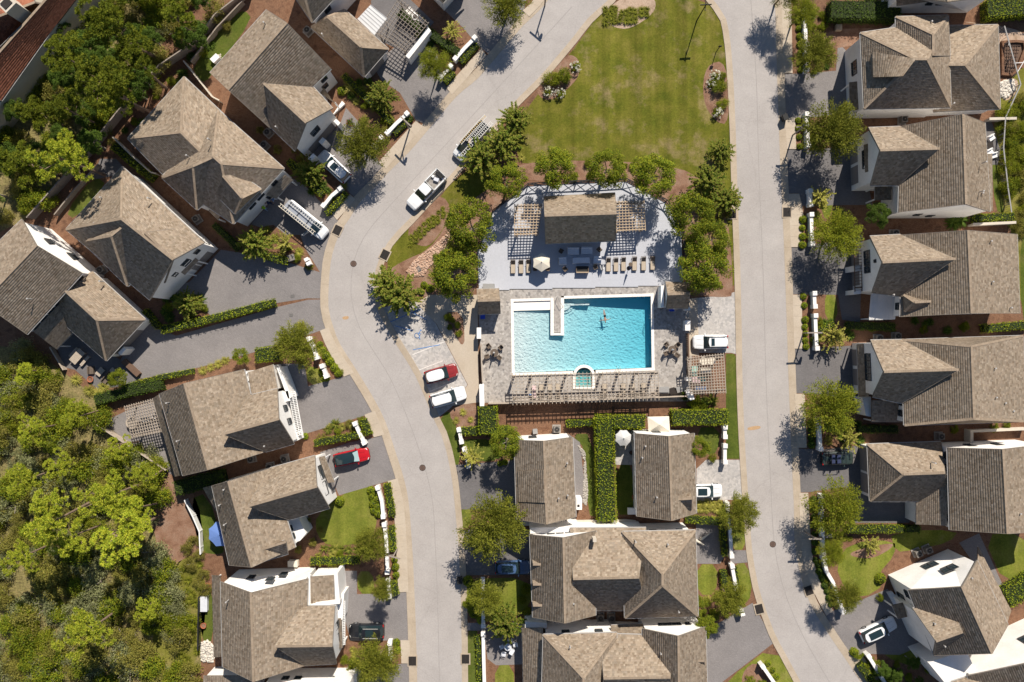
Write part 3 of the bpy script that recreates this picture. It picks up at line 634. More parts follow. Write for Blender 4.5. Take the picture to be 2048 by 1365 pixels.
def slab_top(mb, f, t, th, n=6):
    """Roof board: a grid that follows the slope, with edges hanging down."""
    A, D = f[0], f[1]; R1, R2 = f[-1], f[2]; dn = Vector((0, 0, -.03))
    g = [[A.lerp(D, j / n).lerp(R1.lerp(R2, j / n), i / n) + dn for j in range(n + 1)] for i in range(n + 1)]
    for i in range(n):
        for j in range(n):
            q = [g[i][j], g[i][j + 1], g[i + 1][j + 1], g[i + 1][j]]
            if i == n - 1 and len(f) == 3: q = q[:3]
            mb.poly(q)
    for k in range(len(t)): a, b = t[k], t[(k + 1) % len(t)]; mb.poly([a - th, b - th, b + dn, a + dn])
class Vol: pass
def vol(root, A, B, R1, C, D, R2, ze=6.0, zr=9.3, g=(1, 1), ov=.38, walls=True, sh='shingle', wall='stucco', zb=0.0, gut=True, rake=.18, wmat=None):
    """One roofed block. A,B = corners of end 1, C,D of end 2, all given as photo pixels of the eaves;
    R1,R2 ridge ends. g = which ends are gables. ze = one eave height or (A-D side, B-C side)."""
    za, zb2 = ze if isinstance(ze, tuple) else (ze, ze)
    A, B, C, D = W(A, za), W(B, zb2), W(C, zb2), W(D, za); R1, R2 = W(R1, zr), W(R2, zr)
    th = Vector((0, 0, .20)); v = Vol(); v.root = root
    deck = MB(); acc = ([], []); cp = MB(); rks = []
    faces = [[A, D, R2, R1], [B, C, R2, R1]] + ([] if g[0] else [[A, B, R1]]) + ([] if g[1] else [[C, D, R2]])
    for f in faces:
        t = f if (f[1] - f[0]).cross(f[2] - f[0]).z > 0 else f[::-1]
        slab_top(deck, f, t, th)
    course_rows(acc, A, D, R1, R2); course_rows(acc, B, C, R1, R2)
    if not g[0]: course_rows(acc, A, B, R1, R1)
    if not g[1]: course_rows(acc, C, D, R2, R2)
    if (R1 - R2).length > .4: caps(cp, R1, R2)
    for e, r, on in ((A, R1, g[0]), (B, R1, g[0]), (C, R2, g[1]), (D, R2, g[1])):
        if on: rks.append((e, r))
        else: caps(cp, e, r)
    roof = deck.build('roof', MATS['roof_deck'], root)
    rows_obj(acc, sh, roof)
    if cp.f: tag(cp.build('ridge_cap', MATS['ridge_cap'], roof), kind='stuff')
    for e, r in rks:
        rk = MB(); rk.bar(e - Vector((0, 0, .06)), r - Vector((0, 0, .06)), .05, .22); rk.build('rake_board', MATS['rake'], roof)
    if gut:
        cen = (A + B + C + D) / 4
        for p, q, on in ((A, D, 1), (B, C, 1), (A, B, not g[0]), (C, D, not g[1])):
            if not on: continue
            m = (p + q) / 2; o = (m - cen); o.z = 0; t = (q - p).normalized(); o = (o - t * o.dot(t)).normalized() * .06
            gt = MB(); gt.bar(p + o - Vector((0, 0, .09)), q + o - Vector((0, 0, .09)), .10, .12); gt.build('gutter', MATS['gutter'], roof)
    if walls:
        def ins(p, a, b, d1, d2):
            x = (a - p); x.z = 0; y = (b - p); y.z = 0
            return p + x.normalized() * d1 + y.normalized() * d2
        e1 = rake if g[0] else ov; e2 = rake if g[1] else ov
        a = ins(A, B, D, ov, e1); b = ins(B, A, C, ov, e1); c = ins(C, D, B, ov, e2); d = ins(D, C, A, ov, e2)
        ax = (R2 - R1); ax.z = 0; ax = ax.normalized() if ax.length > .01 else Vector((0, 0, 0))
        r1 = R1 + ax * (e1 + .02); r2 = R2 - ax * (e2 + .02)
        bt = [Vector((p.x, p.y, zb)) for p in (a, b, c, d)]
        tp = [Vector((p.x, p.y, p.z - .12)) for p in (a, b, c, d)]
        w_ = MB()
        def face(i, j, r, on):
            if on: w_.poly([bt[i], bt[j], tp[j], Vector((r.x, r.y, r.z - .30)), tp[i]])
            else: w_.poly([bt[i], bt[j], tp[j], tp[i]])
        face(0, 1, r1, g[0]); face(1, 2, None, 0); face(2, 3, r2, g[1]); face(3, 0, None, 0)
        w_.build('wall', MATS[wmat or wall], root)
        v.q = bt; v.cen = (bt[0] + bt[1] + bt[2] + bt[3]) / 4
    v.A, v.B, v.C, v.D, v.R1, v.R2 = A, B, C, D, R1, R2
    return v

def window_at(root, p, q, t, z, wd, ht, cen, bars=1, frame='dark_trim', name='window', pane='glass'):
    """Framed window on the wall line p-q (t along it), facing away from cen."""
    p = Vector((p.x, p.y, 0)); q = Vector((q.x, q.y, 0)); d = (q - p).normalized(); n = Vector((d.y, -d.x, 0)); m = p.lerp(q, t)
    if (m - Vector((cen.x, cen.y, 0))).dot(n) < 0: n = -n
    m = m + n * .03 + Vector((0, 0, z)); up = Vector((0, 0, 1)); f = MB(); a, b = wd / 2, ht / 2
    for s in (-1, 1):
        f.bar(m + d * s * a - up * (b + .04), m + d * s * a + up * (b + .04), .09, .08)
        f.bar(m - d * a + up * s * b, m + d * a + up * s * b, .08, .09)
    f.bar(m - d * a - up * (b + .07) + n * .05, m + d * a - up * (b + .07) + n * .05, .18, .05)
    for i in range(bars): 
        x = -a + wd * (i + 1) / (bars + 1); f.bar(m + d * x - up * b, m + d * x + up * b, .04, .05)
    f.bar(m - d * a, m + d * a, .04, .05)
    fo = f.build(name, MATS[frame], root)
    g_ = MB(); g_.poly([m - d * a - up * b, m + d * a - up * b, m + d * a + up * b, m - d * a + up * b]); g_.build('pane', MATS[pane], fo)
    return fo
def win(v, side, t, z, wd=1.0, ht=1.5, bars=1, **k):
    return window_at(v.root, v.q[side], v.q[(side + 1) % 4], t, z, wd, ht, v.cen, bars, **k)
def garage(v, side, t, wd=2.8, ht=2.3):
    p, q = v.q[side], v.q[(side + 1) % 4]; d = (q - p).normalized(); n = Vector((d.y, -d.x, 0)); m = p.lerp(q, t)
    if (m - v.cen).dot(n) < 0: n = -n
    mb = MB(); m = m + n * .02
    for i in range(4):
        z0 = i * ht / 4 + .02; z1 = (i + 1) * ht / 4 - .02
        mb.hexa([m - d * wd / 2 + Vector((0, 0, z0)), m + d * wd / 2 + Vector((0, 0, z0)), m + d * wd / 2 + n * .05 + Vector((0, 0, z0)), m - d * wd / 2 + n * .05 + Vector((0, 0, z0))],
                [m - d * wd / 2 + Vector((0, 0, z1)), m + d * wd / 2 + Vector((0, 0, z1)), m + d * wd / 2 + n * .05 + Vector((0, 0, z1)), m - d * wd / 2 + n * .05 + Vector((0, 0, z1))])
    return mb.build('garage_door', MATS['garage_door'], v.root)

def shed(root, L0, L1, H1, H0, zl, zh, sh='shingle', name='porch_roof', walls=False, wall='stucco', gut=True):
    """Single slope, low edge L0-L1, high edge H0-H1."""
    A, D, R2, R1 = W(L0, zl), W(L1, zl), W(H1, zh), W(H0, zh)
    mb = MB(); th = Vector((0, 0, .14)); t = [A, D, R2, R1]
    if (t[1] - t[0]).cross(t[2] - t[0]).z < 0: t = t[::-1]
    slab_top(mb, [A, D, R2, R1], t, th) if sh.startswith('shingle') else mb.hexa([p - th for p in t], t)
    o = mb.build(name, MATS['roof_deck' if sh.startswith('shingle') else sh], root)
    if sh.startswith('shingle'): acc = ([], []); course_rows(acc, A, D, R1, R2); rows_obj(acc, sh, o)
    else:
        n = max(3, int((D - A).length / .42)); s = MB()
        for i in range(n + 1): s.bar(A.lerp(D, i / n) + Vector((0, 0, .03)), R1.lerp(R2, i / n) + Vector((0, 0, .03)), .04, .06)
        s.build('standing_seam', MATS[sh], o)
    if gut: gq = MB(); gq.bar(A - Vector((0, 0, .07)), D - Vector((0, 0, .07)), .10, .11); gq.build('gutter', MATS['gutter'], o)
    if walls:
        cen = (A + D + R1 + R2) / 4; q = [p.lerp(cen, .06) for p in (A, D, R2, R1)]; w_ = MB()
        for i in range(4):
            p, r = q[i], q[(i + 1) % 4]; w_.poly([(p.x, p.y, 0), (r.x, r.y, 0), (r.x, r.y, r.z - .2), (p.x, p.y, p.z - .2)])
        w_.build('wall', MATS[wall], root)
    else:
        for e, f in ((A, D), (D, A)):
            p = e.lerp(f, .06).lerp((R1 + R2) / 2, .04)
            if zl < 3.9: pm = MB(); pm.box((p.x, p.y, (zl - .16) / 2), (.16, .16, zl - .16)); pm.build('post', MATS['white_trim'], root)
    return o

def vents(root, spots):
    for (x, y, z) in spots:
        mb = MB(); p = W((x, y), z); mb.tube(p - Vector((0, 0, .6)), p + Vector((0, 0, .45)), .07, .07, 8); mb.tube(p + Vector((0, 0, .40)), p + Vector((0, 0, .47)), .11, .11, 8)
        mb.build('vent_pipe', MATS['gutter'], root)

def house(label, at, cat='house', name='house'): return thing(name, label, cat, W(at))
def flatbox(root, pts, z0, z1, mat, name): 
    mb = MB(); q = [W(p, z1) for p in pts]
    if (q[1] - q[0]).cross(q[2] - q[0]).z < 0: q = q[::-1]
    mb.prism(q, z0, z1); return mb.build(name, MATS[mat], root)

def pergola(root, Q, z, n1, n2, w1=.06, w2=.06, h=.14, posts=True, mat='wood_grey', over=.0, beams=True, pz=0.0):
    """Q = four pixel corners at height z. n1 rafters run Q0-Q3 direction, n2 slats run Q0-Q1 direction."""
    a, b, c, d = (W(p, z) for p in Q)
    for i in range(n1):
        t = i / (n1 - 1); mb = MB(); mb.bar(a.lerp(b, t), d.lerp(c, t), w1, h); mb.build('rafter', MATS[mat], root)
    up = Vector((0, 0, h * .5 + .04))
    for i in range(n2):
        t = (i + .5) / n2; mb = MB(); mb.bar(a.lerp(d, t) + up, b.lerp(c, t) + up, w2, .07); mb.build('slat', MATS[mat], root)
    if beams:
        dn = Vector((0, 0, h * .5 + .10))
        for t in (.08, .92):
            mb = MB(); mb.bar(a.lerp(d, t) - dn, b.lerp(c, t) - dn, .12, .2); mb.build('beam', MATS[mat], root)
    if posts:
        for s in (.08, .92):
            for t in (.08, .92):
                p = a.lerp(b, s).lerp(d.lerp(c, s), t); mb = MB(); mb.box((p.x, p.y, (z + pz) / 2 - .1), (.2, .2, z - pz - .22)); mb.build('post', MATS[mat], root)
# ------------------------------------------------------------------ houses, west side
h = house('red clay tiled house cut off by the top left corner', (40, 90))
v = vol(h, (205, -70), (146, 0), (140, -55), (3, 202), (-80, 300), (-60, 172), 5.2, 7.0, (1, 1), sh='clay_tile', wall='stucco_beige')
v2 = vol(h, (-150, 60), (-60, 150), (-70, 60), (84, 8), (30, -120), (70, 5), 5.0, 7.0, (1, 1), sh='clay_tile', wall='stucco_beige')
mb = MB(); p = W((14, 8), 9.2); mb.box((p.x, p.y, 7.5), (1.8, 1.6, 3.6), .8); mb.build('chimney', MATS['stucco_beige'], h); mb = MB(); mb.box((p.x, p.y, 9.35), (1.2, 1.0, .12), .8); mb.build('chimney_cap', MATS['iron'], h)

h = house('house with a roof terrace pergola and white metal roof at the top', (690, 40))
v = vol(h, (560, -50), (624, 45), (598, -45), (712, -52), (640, -150), (660, -110), 6.2, 9.2, (0, 1), wall='stucco')
win(v, 1, .3, 4.9); win(v, 3, .5, 4.5)
v = vol(h, (728, 154), (776.6, 98), (722, 94), (690, 20), (622, 55), (655, 34), 3.3, 5.9, (0, 0))
garage(v, 0, .5, 2.6)
shed(h, (749, 70), (774, 37), (741, 10), (715, 38), 3.0, 3.3, 'metal_roof', 'metal_roof')
flatbox(h, [(811, 112), (818, 118), (862, 62), (856, 54)], 0, 2.4, 'stucco', 'garden_wall')
pergola(h, [(750, 71), (808, 106), (858, 45), (800, -6)], 2.9, 11, 12, mat='fence_wood')
mb = MB(); a, b = W((812, 28)), W((848, 66)); d = (b - a).normalized(); n = Vector((-d.y, d.x, 0)); mb.prism([a, b, b + n * .9, a + n * .9], 0, .95); mb.build('kitchen_counter', MATS['stucco'], h)
p = W((828, 45)) + n * .4; mb = MB(); mb.tube((p.x, p.y, .95), (p.x, p.y, 1.25), .42, .42, 14); k = mb.build('grill_rim', MATS['white_trim'], h); mb = MB(); mb.tube((p.x, p.y, 1.25), (p.x, p.y, 1.27), .32, .32, 14); mb.build('grill_plate', MATS['iron'], h)
vents(h, [(645, 70, 4.4)])

h = house('steep gabled house with one front gable above the white SUV', (560, 170))
v = vol(h, (533, 20), (662, 138), (573.5, 46), (539, 256), (420, 146), (456, 180), (6.8, 6.0), 8.9, (1, 1))
win(v, 1, .12, 4.6, 1.0, 1.4); win(v, 1, .16, 2.4, .9, 1.0)
v = vol(h, (590.5, 302), (665, 217), (612.5, 246), (627, 175), (539, 252), (527.5, 167), 6.0, 9.5, (1, 1))
garage(v, 0, .5, 4.8, 2.3); win(v, 0, .5, 4.9, 1.4, 1.4)
shed(h, (617, 285), (652, 247), (645, 238), (605, 276), 3.5, 4.3, 'shingle_dark', 'awning_roof')
shed(h, (640, 186), (672, 207), (664, 200), (648, 176), 3.2, 3.7, name='porch_roof')
flatbox(h, [(616, 318), (622, 322), (632, 312), (626, 307)], 0, 2.9, 'stucco', 'pier'); flatbox(h, [(637, 284), (644, 289), (652, 280), (645, 275)], 0, 2.9, 'stucco', 'pier'); flatbox(h, [(676, 252), (681, 246), (672, 238), (667, 243)], 0, 2.9, 'stucco', 'pier')
flatbox(h, [(664, 232), (672, 224), (690, 208), (684, 202)], 0, .5, 'stucco', 'step')
vents(h, [(529, 47, 8), (553, 255, 7)])

h = house('house with many hips behind the silver ladder van', (430, 310))
v = vol(h, (255, 277), (368, 154), (362, 265), (460, 241), (327, 350), (402, 305), 5.6, 7.0, (0, 0))
v = vol(h, (324, 354), (437, 221), (426, 313), (568, 337), (467, 448), (443, 328), 5.8, 8.3, (0, 0))
win(v, 2, .22, 3.9, .9, 1.2); win(v, 2, .35, 1.8, .9, 1.2); win(v, 2, .42, 1.8, .9, 1.2); win(v, 2, .5, 4.4, 1.2, .9); win(v, 2, .68, 4.4, 1.2, .9)
vol(h, (324, 356), (394, 420), (386, 333), (450, 372), (380, 300), (428, 314), 5.7, 8.2, (0, 0))
vol(h, (470, 428), (522, 378), (484, 396), (478, 348), (430, 388), (446, 352), 6.6, 8.4, (0, 1), walls=False)
shed(h, (552, 398), (586, 360), (570, 350), (531, 391), 2.9, 3.6, name='awning_roof')
shed(h, (418, 422), (436, 440), (444, 424), (426, 402), 2.9, 3.5, name='porch_roof')
vents(h, [(418, 279, 8.6), (375, 312, 7.5)])

h = house('house with a tall front gable facing the broad forecourt', (280, 460))
v = vol(h, (132, 459), (244.5, 334), (243, 438), (409, 486), (300, 600), (347, 520), 5.8, 9.2, (0, 1), ov=.3)
v2 = vol(h, (330, 566), (409, 486), (347, 519), (372, 455), (275, 530), (290, 465), 5.8, 9.2, (1, 1), ov=.3)
garage(v2, 0, .33, 2.3, 2.3); garage(v2, 0, .7, 2.3, 2.3); win(v2, 0, .5, 5.2, 1.2, 1.3); win(v2, 0, .18, 5.0, .7, .9); win(v2, 0, .8, 5.2, .8, .9); win(v2, 1, .3, 3.2); win(v2, 1, .7, 3.2)
vol(h, (163, 483), (255, 573), (222.5, 472), (300, 536), (225, 420), (262, 440), 5.6, 8.6, (0, 0), ov=.3)
shed(h, (308, 588), (335, 568), (304, 541), (280, 567), 2.9, 3.7, name='porch_roof')
shed(h, (369, 550), (397, 521), (383, 510), (355, 540), 3.6, 4.3, name='awning_roof')
v = vol(h, (262, 566), (296, 532), (275, 540), (280, 515), (246, 545), (258, 522), 5.3, 6.6, (0, 1), walls=True)
win(v, 0, .3, 4.2, .8, 1.3); win(v, 0, .75, 4.2, .8, 1.3)
vents(h, [(191, 447, 7), (298, 397, 7.6), (203, 396, 6.6)])

h = house('two storey house with a big white gable wall and side wing at the left edge', (90, 600))
v = vol(h, (44, 439), (165, 547), (73, 491), (54, 669), (-78, 556), (-36, 606), 6.4, 8.8, (1, 1))
win(v, 0, .35, 5.0, .9, 1.2); win(v, 0, .62, 3.0, 1.2, 1.2)
for i in range(7): win(v, 1, .1 + .135 * i, 5.5, 1.1, .9, 1)
v = vol(h, (105, 628), (187, 545), (120, 572), (290, 639), (212.5, 722), (193.5, 640), 3.6, 6.4, (0, 0))
win(v, 1, .5, 2.6, .8, .9); garage(v, 2, .6, 4.4, 2.3)
shed(h, (113, 699), (152, 660), (172, 553), (66, 663), 3.0, 5.0)
flatbox(h, [(236, 706), (241, 711), (252, 699), (247, 694)], 0, 2.6, 'stucco', 'pier')
vents(h, [(58, 598, 8.4), (202, 563, 5)])

h = house('house with a terrace pergola behind and white balconies in front', (430, 845))
v = vol(h, (319, 788), (488, 739), (369, 767), (531, 904), (366, 952), (417, 940), 5.9, 7.9, (1, 1))
v = vol(h, (555, 778), (588.5, 887.5), (558, 838), (531, 904), (500, 791), (446.5, 868.5), 5.9, 9.0, (1, 1))
win(v, 0, .35, 4.6, .8, 1.3); win(v, 0, .62, 4.6, .8, 1.3); garage(v, 0, .5, 4.6)
shed(h, (546, 729), (556, 779), (504, 791), (496, 745), 4.0, 5.0, name='porch_roof', walls=True)
shed(h, (306, 797), (350, 954), (362, 951), (317, 790), 2.9, 3.5, name='porch_roof')
shed(h, (569, 804), (586, 857), (579, 864), (559, 806), 3.4, 4.0, name='awning_roof')
flatbox(h, [(553, 736), (559, 734), (583, 795), (576, 798)], 0, 3.6, 'stucco', 'balcony_wall')
flatbox(h, [(574, 868), (590, 861), (598, 880), (584, 886)], 0, 3.2, 'stucco', 'pier'); flatbox(h, [(556, 786), (576, 782), (580, 802), (558, 806)], 0, 3.6, 'stucco', 'pier')
pergola(h, [(577, 784), (590, 782), (606, 870), (594, 874)], 2.9, 3, 26, .08, .07, posts=False, mat='white_trim')
pergola(h, [(249, 812), (305, 797), (325, 866), (264, 878)], 2.8, 13, 12, mat='wood_grey')
for i in range(3):
    win(v, 2, .2 + i * .2, 4.5, .7, 1.0)
for (x, y, s) in ((492, 748, .5), (497, 758, .5), (501, 772, .9), (505, 787, .4)):
    p = W((x, y), 4.4); mb = MB(); mb.box((p.x, p.y, 4.3), (s * .6, s, .35), -.3); mb.build('roof_vent_box', MATS['white_trim'], h)
vents(h, [(335, 806, 7), (356, 882, 7), (530, 892, 6.5)])

h = house('house with a shaded dark gable slope south of the red car', (530, 1015))
v = vol(h, (424, 972), (540, 937), (457, 963), (591, 1095), (459, 1131), (504, 1135), 5.8, 7.6, (1, 1))
win(v, 1, .8, 4.6, .8, 1.4); win(v, 1, .9, 4.6, .8, 1.4)
v = vol(h, (630, 912), (659, 1016.5), (634, 973), (578, 1040), (540, 937), (495, 1013), 5.8, 9.2, (1, 1))
win(v, 0, .32, 4.7, 1.8, 1.4, 2); win(v, 0, .66, 4.7, 1.8, 1.4, 2); garage(v, 0, .5, 4.6)
shed(h, (649, 912), (669, 965), (656, 966), (638, 915), 3.0, 3.8, name='awning_roof')
vol(h, (576, 1108), (568, 1082), (572, 1084), (516, 1098), (524, 1124), (508, 1104), 6.3, 7.0, (1, 1), walls=False)
shed(h, (406, 976), (432, 1022), (443, 1016), (440, 968), 3.0, 3.8, name='porch_roof')
q = [(577, 1036), (596, 1034), (612, 1068), (600, 1082), (590, 1085)]
flatbox(h, q, 0, 3.6, 'stucco', 'bay_wall')
cen = W((560, 1060))
for i in range(3): window_at(h, W((599, 1031)), W((612, 1068)), .2 + .3 * i, 1.7, .8, 1.8, cen)
window_at(h, W((612, 1068)), W((595, 1084)), .5, 1.7, .8, 1.8, cen)
vents(h, [(449, 979, 7), (450, 1049, 7), (440, 1010, 6.6)])

h = house('house with a large white wall and trellis beside the black SUV', (560, 1245))
v = vol(h, (441.5, 1164), (616, 1158), (501.7, 1186), (611, 1331.5), (445.5, 1334), (507, 1364), 5.9, 7.6, (1, 1), rake=.1)
win(v, 0, .28, 4.0, .9, 1.2); win(v, 0, .55, 5.2, 1, 1.2); win(v, 0, .66, 3.2, .9, 1.2)
v = vol(h, (670, 1212), (673, 1327.5), (665, 1291.5), (610, 1331.5), (600, 1213), (548.5, 1293), 5.9, 8.9, (1, 1))
garage(v, 0, .5, 4.8); win(v, 0, .4, 4.6); win(v, 0, .65, 4.6)
shed(h, (667, 1151), (669, 1203), (622, 1207), (620, 1154), 4.1, 4.7, name='porch_roof', walls=True)
flatbox(h, [(614, 1206), (680, 1201), (680, 1208), (615, 1213)], 3.4, 4.6, 'stucco', 'parapet'); flatbox(h, [(668, 1147), (675, 1147), (680, 1206), (671, 1206)], 0, 4.5, 'stucco', 'parapet'); flatbox(h, [(616, 1152), (620, 1152), (621, 1210), (616, 1210)], 4.2, 4.9, 'stucco', 'parapet')
shed(h, (424, 1151), (428, 1315), (446, 1314), (441, 1152), 3.1, 3.8, name='porch_roof')
shed(h, (683, 1236), (685, 1296), (670, 1298), (670, 1240), 3.2, 4.1, name='awning_roof')
flatbox(h, [(668, 1190), (688, 1188), (685, 1240), (668, 1238)], 0, 3.3, 'stucco', 'pier')
pergola(h, [(681, 1202), (690, 1202), (690, 1290), (681, 1292)], 2.8, 3, 26, .08, .07, posts=False, mat='white_trim')
vents(h, [(454, 1203, 7)])

h = house('white walled house cut off by the bottom edge on the left', (590, 1400))
v = vol(h, (520, 1371), (702, 1370), (600, 1392), (702, 1500), (520, 1500), (600, 1500), 5.9, 8.6, (1, 1))
win(v, 0, .2, 3.4, .9, .8); win(v, 0, .35, 3.4, .9, .8)
shed(h, (408, 1352), (404, 1420), (512, 1420), (512, 1352), 3.2, 4.4, name='porch_roof', walls=True)

h = house('white house corner cut off by the top edge', (885, -30))
v = vol(h, (838, -45), (886, 6), (860, -18), (940, -55), (890, -105), (915, -75), 3.6, 5.6, (1, 1))

# ------------------------------------------------------------------ houses in the middle
h = house('open pool pavilion with a steep shingled gable roof', (1160, 435), 'pavilion', 'pavilion')
v = vol(h, (1087.5, 394), (1091, 487.4), (1089, 431.6), (1231, 482), (1230, 386.7), (1233, 427), 3.2, 7.0, (1, 1), walls=False)
for (x, y) in ((1094, 402), (1096, 478), (1226, 395), (1226, 474), (1160, 400), (1160, 478)):
    p = W((x, y), 2.9); mb = MB(); mb.box((p.x, p.y, 1.42), (.3, .3, 2.8)); mb.build('post', MATS['wood_brown'], h)
for (a, b) in (((1094, 402), (1226, 395)), ((1096, 478), (1226, 474))):
    mb = MB(); mb.bar(W(a, 2.7), W(b, 2.7), .2, .25); mb.build('beam', MATS['wood_brown'], h)
for (lab, Q, n1, n2) in (('timber pergola on the left of the pool pavilion', [(1029, 408), (1083, 408), (1077, 471), (1029, 473)], 9, 11), ('timber pergola on the right of the pool pavilion', [(1232, 402), (1288, 401), (1291, 462), (1233, 465)], 10, 11)):
    pr = thing('pergola', lab, 'pergola', W(Q[0]), group='pergolas beside the pool pavilion'); pergola(pr, Q, 3.0, n1, n2, .09, .10, mat='wood_tan')

h = house('small shingled hut at the left pool entrance', (978, 602), 'hut', 'pool_hut')
v = vol(h, (953.7, 579), (956.7, 629), (955, 602), (1001, 627), (998, 578), (1000, 600.5), 2.7, 4.3, (1, 1), ov=.2)
mb = MB(); p = W((978, 574)); mb.box((p.x, p.y, .9), (1.6, .6, 1.8)); mb.build('meter_box', MATS['grey_metal'], h)
h = house('small shingled hut with a white gable at the right pool entrance', (1356, 590), 'hut', 'pool_hut')
v = vol(h, (1331, 564), (1332, 617), (1335, 589), (1376, 617), (1380, 567), (1380.5, 587), 2.8, 4.5, (1, 1), ov=.2, rake=.05)
flatbox(h, [(1322, 572), (1328, 571), (1328, 615), (1322, 615)], 0, 2.6, 'stucco', 'wall')

h = house('left pool cottage with a plain shingled gable roof', (1090, 960))
v = vol(h, (1029, 880.6), (1145, 874.7), (1088, 882.6), (1151.5, 1034.5), (1033.7, 1039), (1093.8, 1049), 5.6, 7.4, (1, 1), rake=.1)
win(v, 0, .3, 3.0); win(v, 1, .2, 3.0); win(v, 1, .6, 3.0)
flatbox(h, [(1153, 998), (1164, 998), (1164, 1020), (1153, 1020)], 0, 2.6, 'stucco', 'chimney_breast')
mb = MB(); p = W((1157, 1012), 2.65); mb.box((p.x, p.y, 2.63), (.3, .3, .08)); mb.build('flue_cap', MATS['iron'], h)
shed(h, (1035, 943), (1037, 1004), (1090, 1006), (1088, 940), 5.9, 7.55, name='dormer_roof', gut=False)
vents(h, [(1134, 926, 6.2), (1117, 996, 6.8), (1135, 990, 6.2)])
h = house('right pool cottage with a shingled gable roof and side windows', (1330, 950))
v = vol(h, (1269.6, 867.4), (1388, 866.8), (1338.5, 873), (1392.7, 1027), (1274, 1033), (1344, 1041.8), (5.6, 5.2), 7.6, (1, 1), rake=.1)
for i in range(6): win(v, 3, .1 + .15 * i, 3.6, .9, 1.2)
win(v, 0, .4, 3.0)
vol(h, (1383, 1020), (1383, 988), (1384, 997), (1345, 990), (1345, 1022), (1342, 1000), 6.0, 6.9, (1, 1), walls=False, gut=False)
vents(h, [(1290, 892, 6.2), (1284, 915, 6.2), (1313, 994, 7)])

h = house('long house with a high hipped roof south of the cottages', (1230, 1150))
v = vol(h, (1060, 1070), (1192, 1062), (1127, 1076), (1191, 1231), (1066, 1235), (1130, 1247), 5.9, 8.8, (1, 1), rake=.1)
for t in (.3, .45, .6): win(v, 0, t, 5.6, .9, .8)
vol(h, (1140, 1057), (1140, 1221), (1146, 1158), (1292, 1221), (1292, 1056), (1278, 1155), 5.6, 8.7, (1, 1))
v = vol(h, (1245, 1064), (1390.6, 1061), (1325, 1148), (1396, 1232.6), (1250, 1236.6), (1325, 1171), 6.2, 9.4, (0, 0))
for t in (.08, .2, .45, .85): win(v, 0, t, 4.6, .9, .7)
win(v, 1, .3, 4); win(v, 1, .7, 4)
flatbox(h, [(1060, 1056), (1158, 1054), (1158, 1064), (1060, 1068)], 0, 5.4, 'stucco', 'side_wall')
cen = W((1110, 1100)); window_at(h, W((1060, 1055.5)), W((1158, 1053.5)), .3, 4.2, .9, .7, cen); window_at(h, W((1060, 1055.5)), W((1158, 1053.5)), .72, 4.2, .9, .7, cen)
for y in (1130, 1170, 1212):
    vol(h, (1065, y - 9), (1065, y + 7), (1066, y - 1), (1092, y + 6), (1092, y - 9), (1094, y - 1), 6.15, 6.75, (1, 1), walls=False, gut=False)
mb = MB(); p = W((1189, 1080), 8); mb.box((p.x, p.y, 7.6), (.45, .45, 1.4)); mb.build('chimney', MATS['stucco_beige'], h)
vents(h, [(1271, 1083, 7.6), (1335, 1088, 7.4), (1147, 1206, 7.8), (1357, 1223, 7)])

h = house('wide hipped house cut off by the bottom edge in the middle', (1220, 1340))
v = vol(h, (1087, 1270), (1233, 1266), (1167, 1356), (1240, 1450), (1082, 1450), (1167, 1390), 6.2, 9.3, (0, 0))
win(v, 0, .3, 4.4, 1, .7); win(v, 0, .8, 4.4, 1, .7)
v = vol(h, (1285, 1258), (1411, 1254), (1357, 1273), (1416, 1440), (1285, 1440), (1358, 1440), 6.0, 9.0, (1, 1), rake=.1)
for t in (.3, .38, .46, .54, .62, .78): win(v, 0, t, 4.6, .6, .6)
vol(h, (1200, 1268), (1200, 1446), (1207, 1357), (1345, 1446), (1345, 1272), (1341, 1355), 5.9, 8.6, (1, 1))
shed(h, (1222, 1251), (1286, 1248), (1286, 1268), (1222, 1270), 4.2, 4.8, 'shingle_dark', 'porch_roof')
shed(h, (1044, 1257), (1048, 1440), (1094, 1440), (1086, 1256), 3.4, 4.8, name='porch_roof', walls=True)
flatbox(h, [(1050, 1244), (1094, 1246), (1094, 1257), (1050, 1256)], 0, 3.2, 'stucco', 'wall')
vol(h, (1409, 1330), (1409, 1318), (1408, 1322), (1385, 1318), (1385, 1330), (1386, 1322), 6.2, 6.9, (1, 1), walls=False, gut=False)
vents(h, [(1140, 1293, 7.4), (1321, 1306, 7.6)])

# ------------------------------------------------------------------ houses, east side
h = house('white house cut off by the top edge on the east side', (1890, -60))
v = vol(h, (1800, -8), (1992, -9), (1896, 4), (1992, -150), (1800, -150), (1896, -150), 6.0, 9.0, (1, 1))
win(v, 0, .42, 3.6, .9, 1.3); win(v, 0, .54, 3.6, .9, 1.3)
shed(h, (1794, 12), (1858, 3), (1856, -24), (1794, -20), 4.4, 5.2, name='porch_roof')

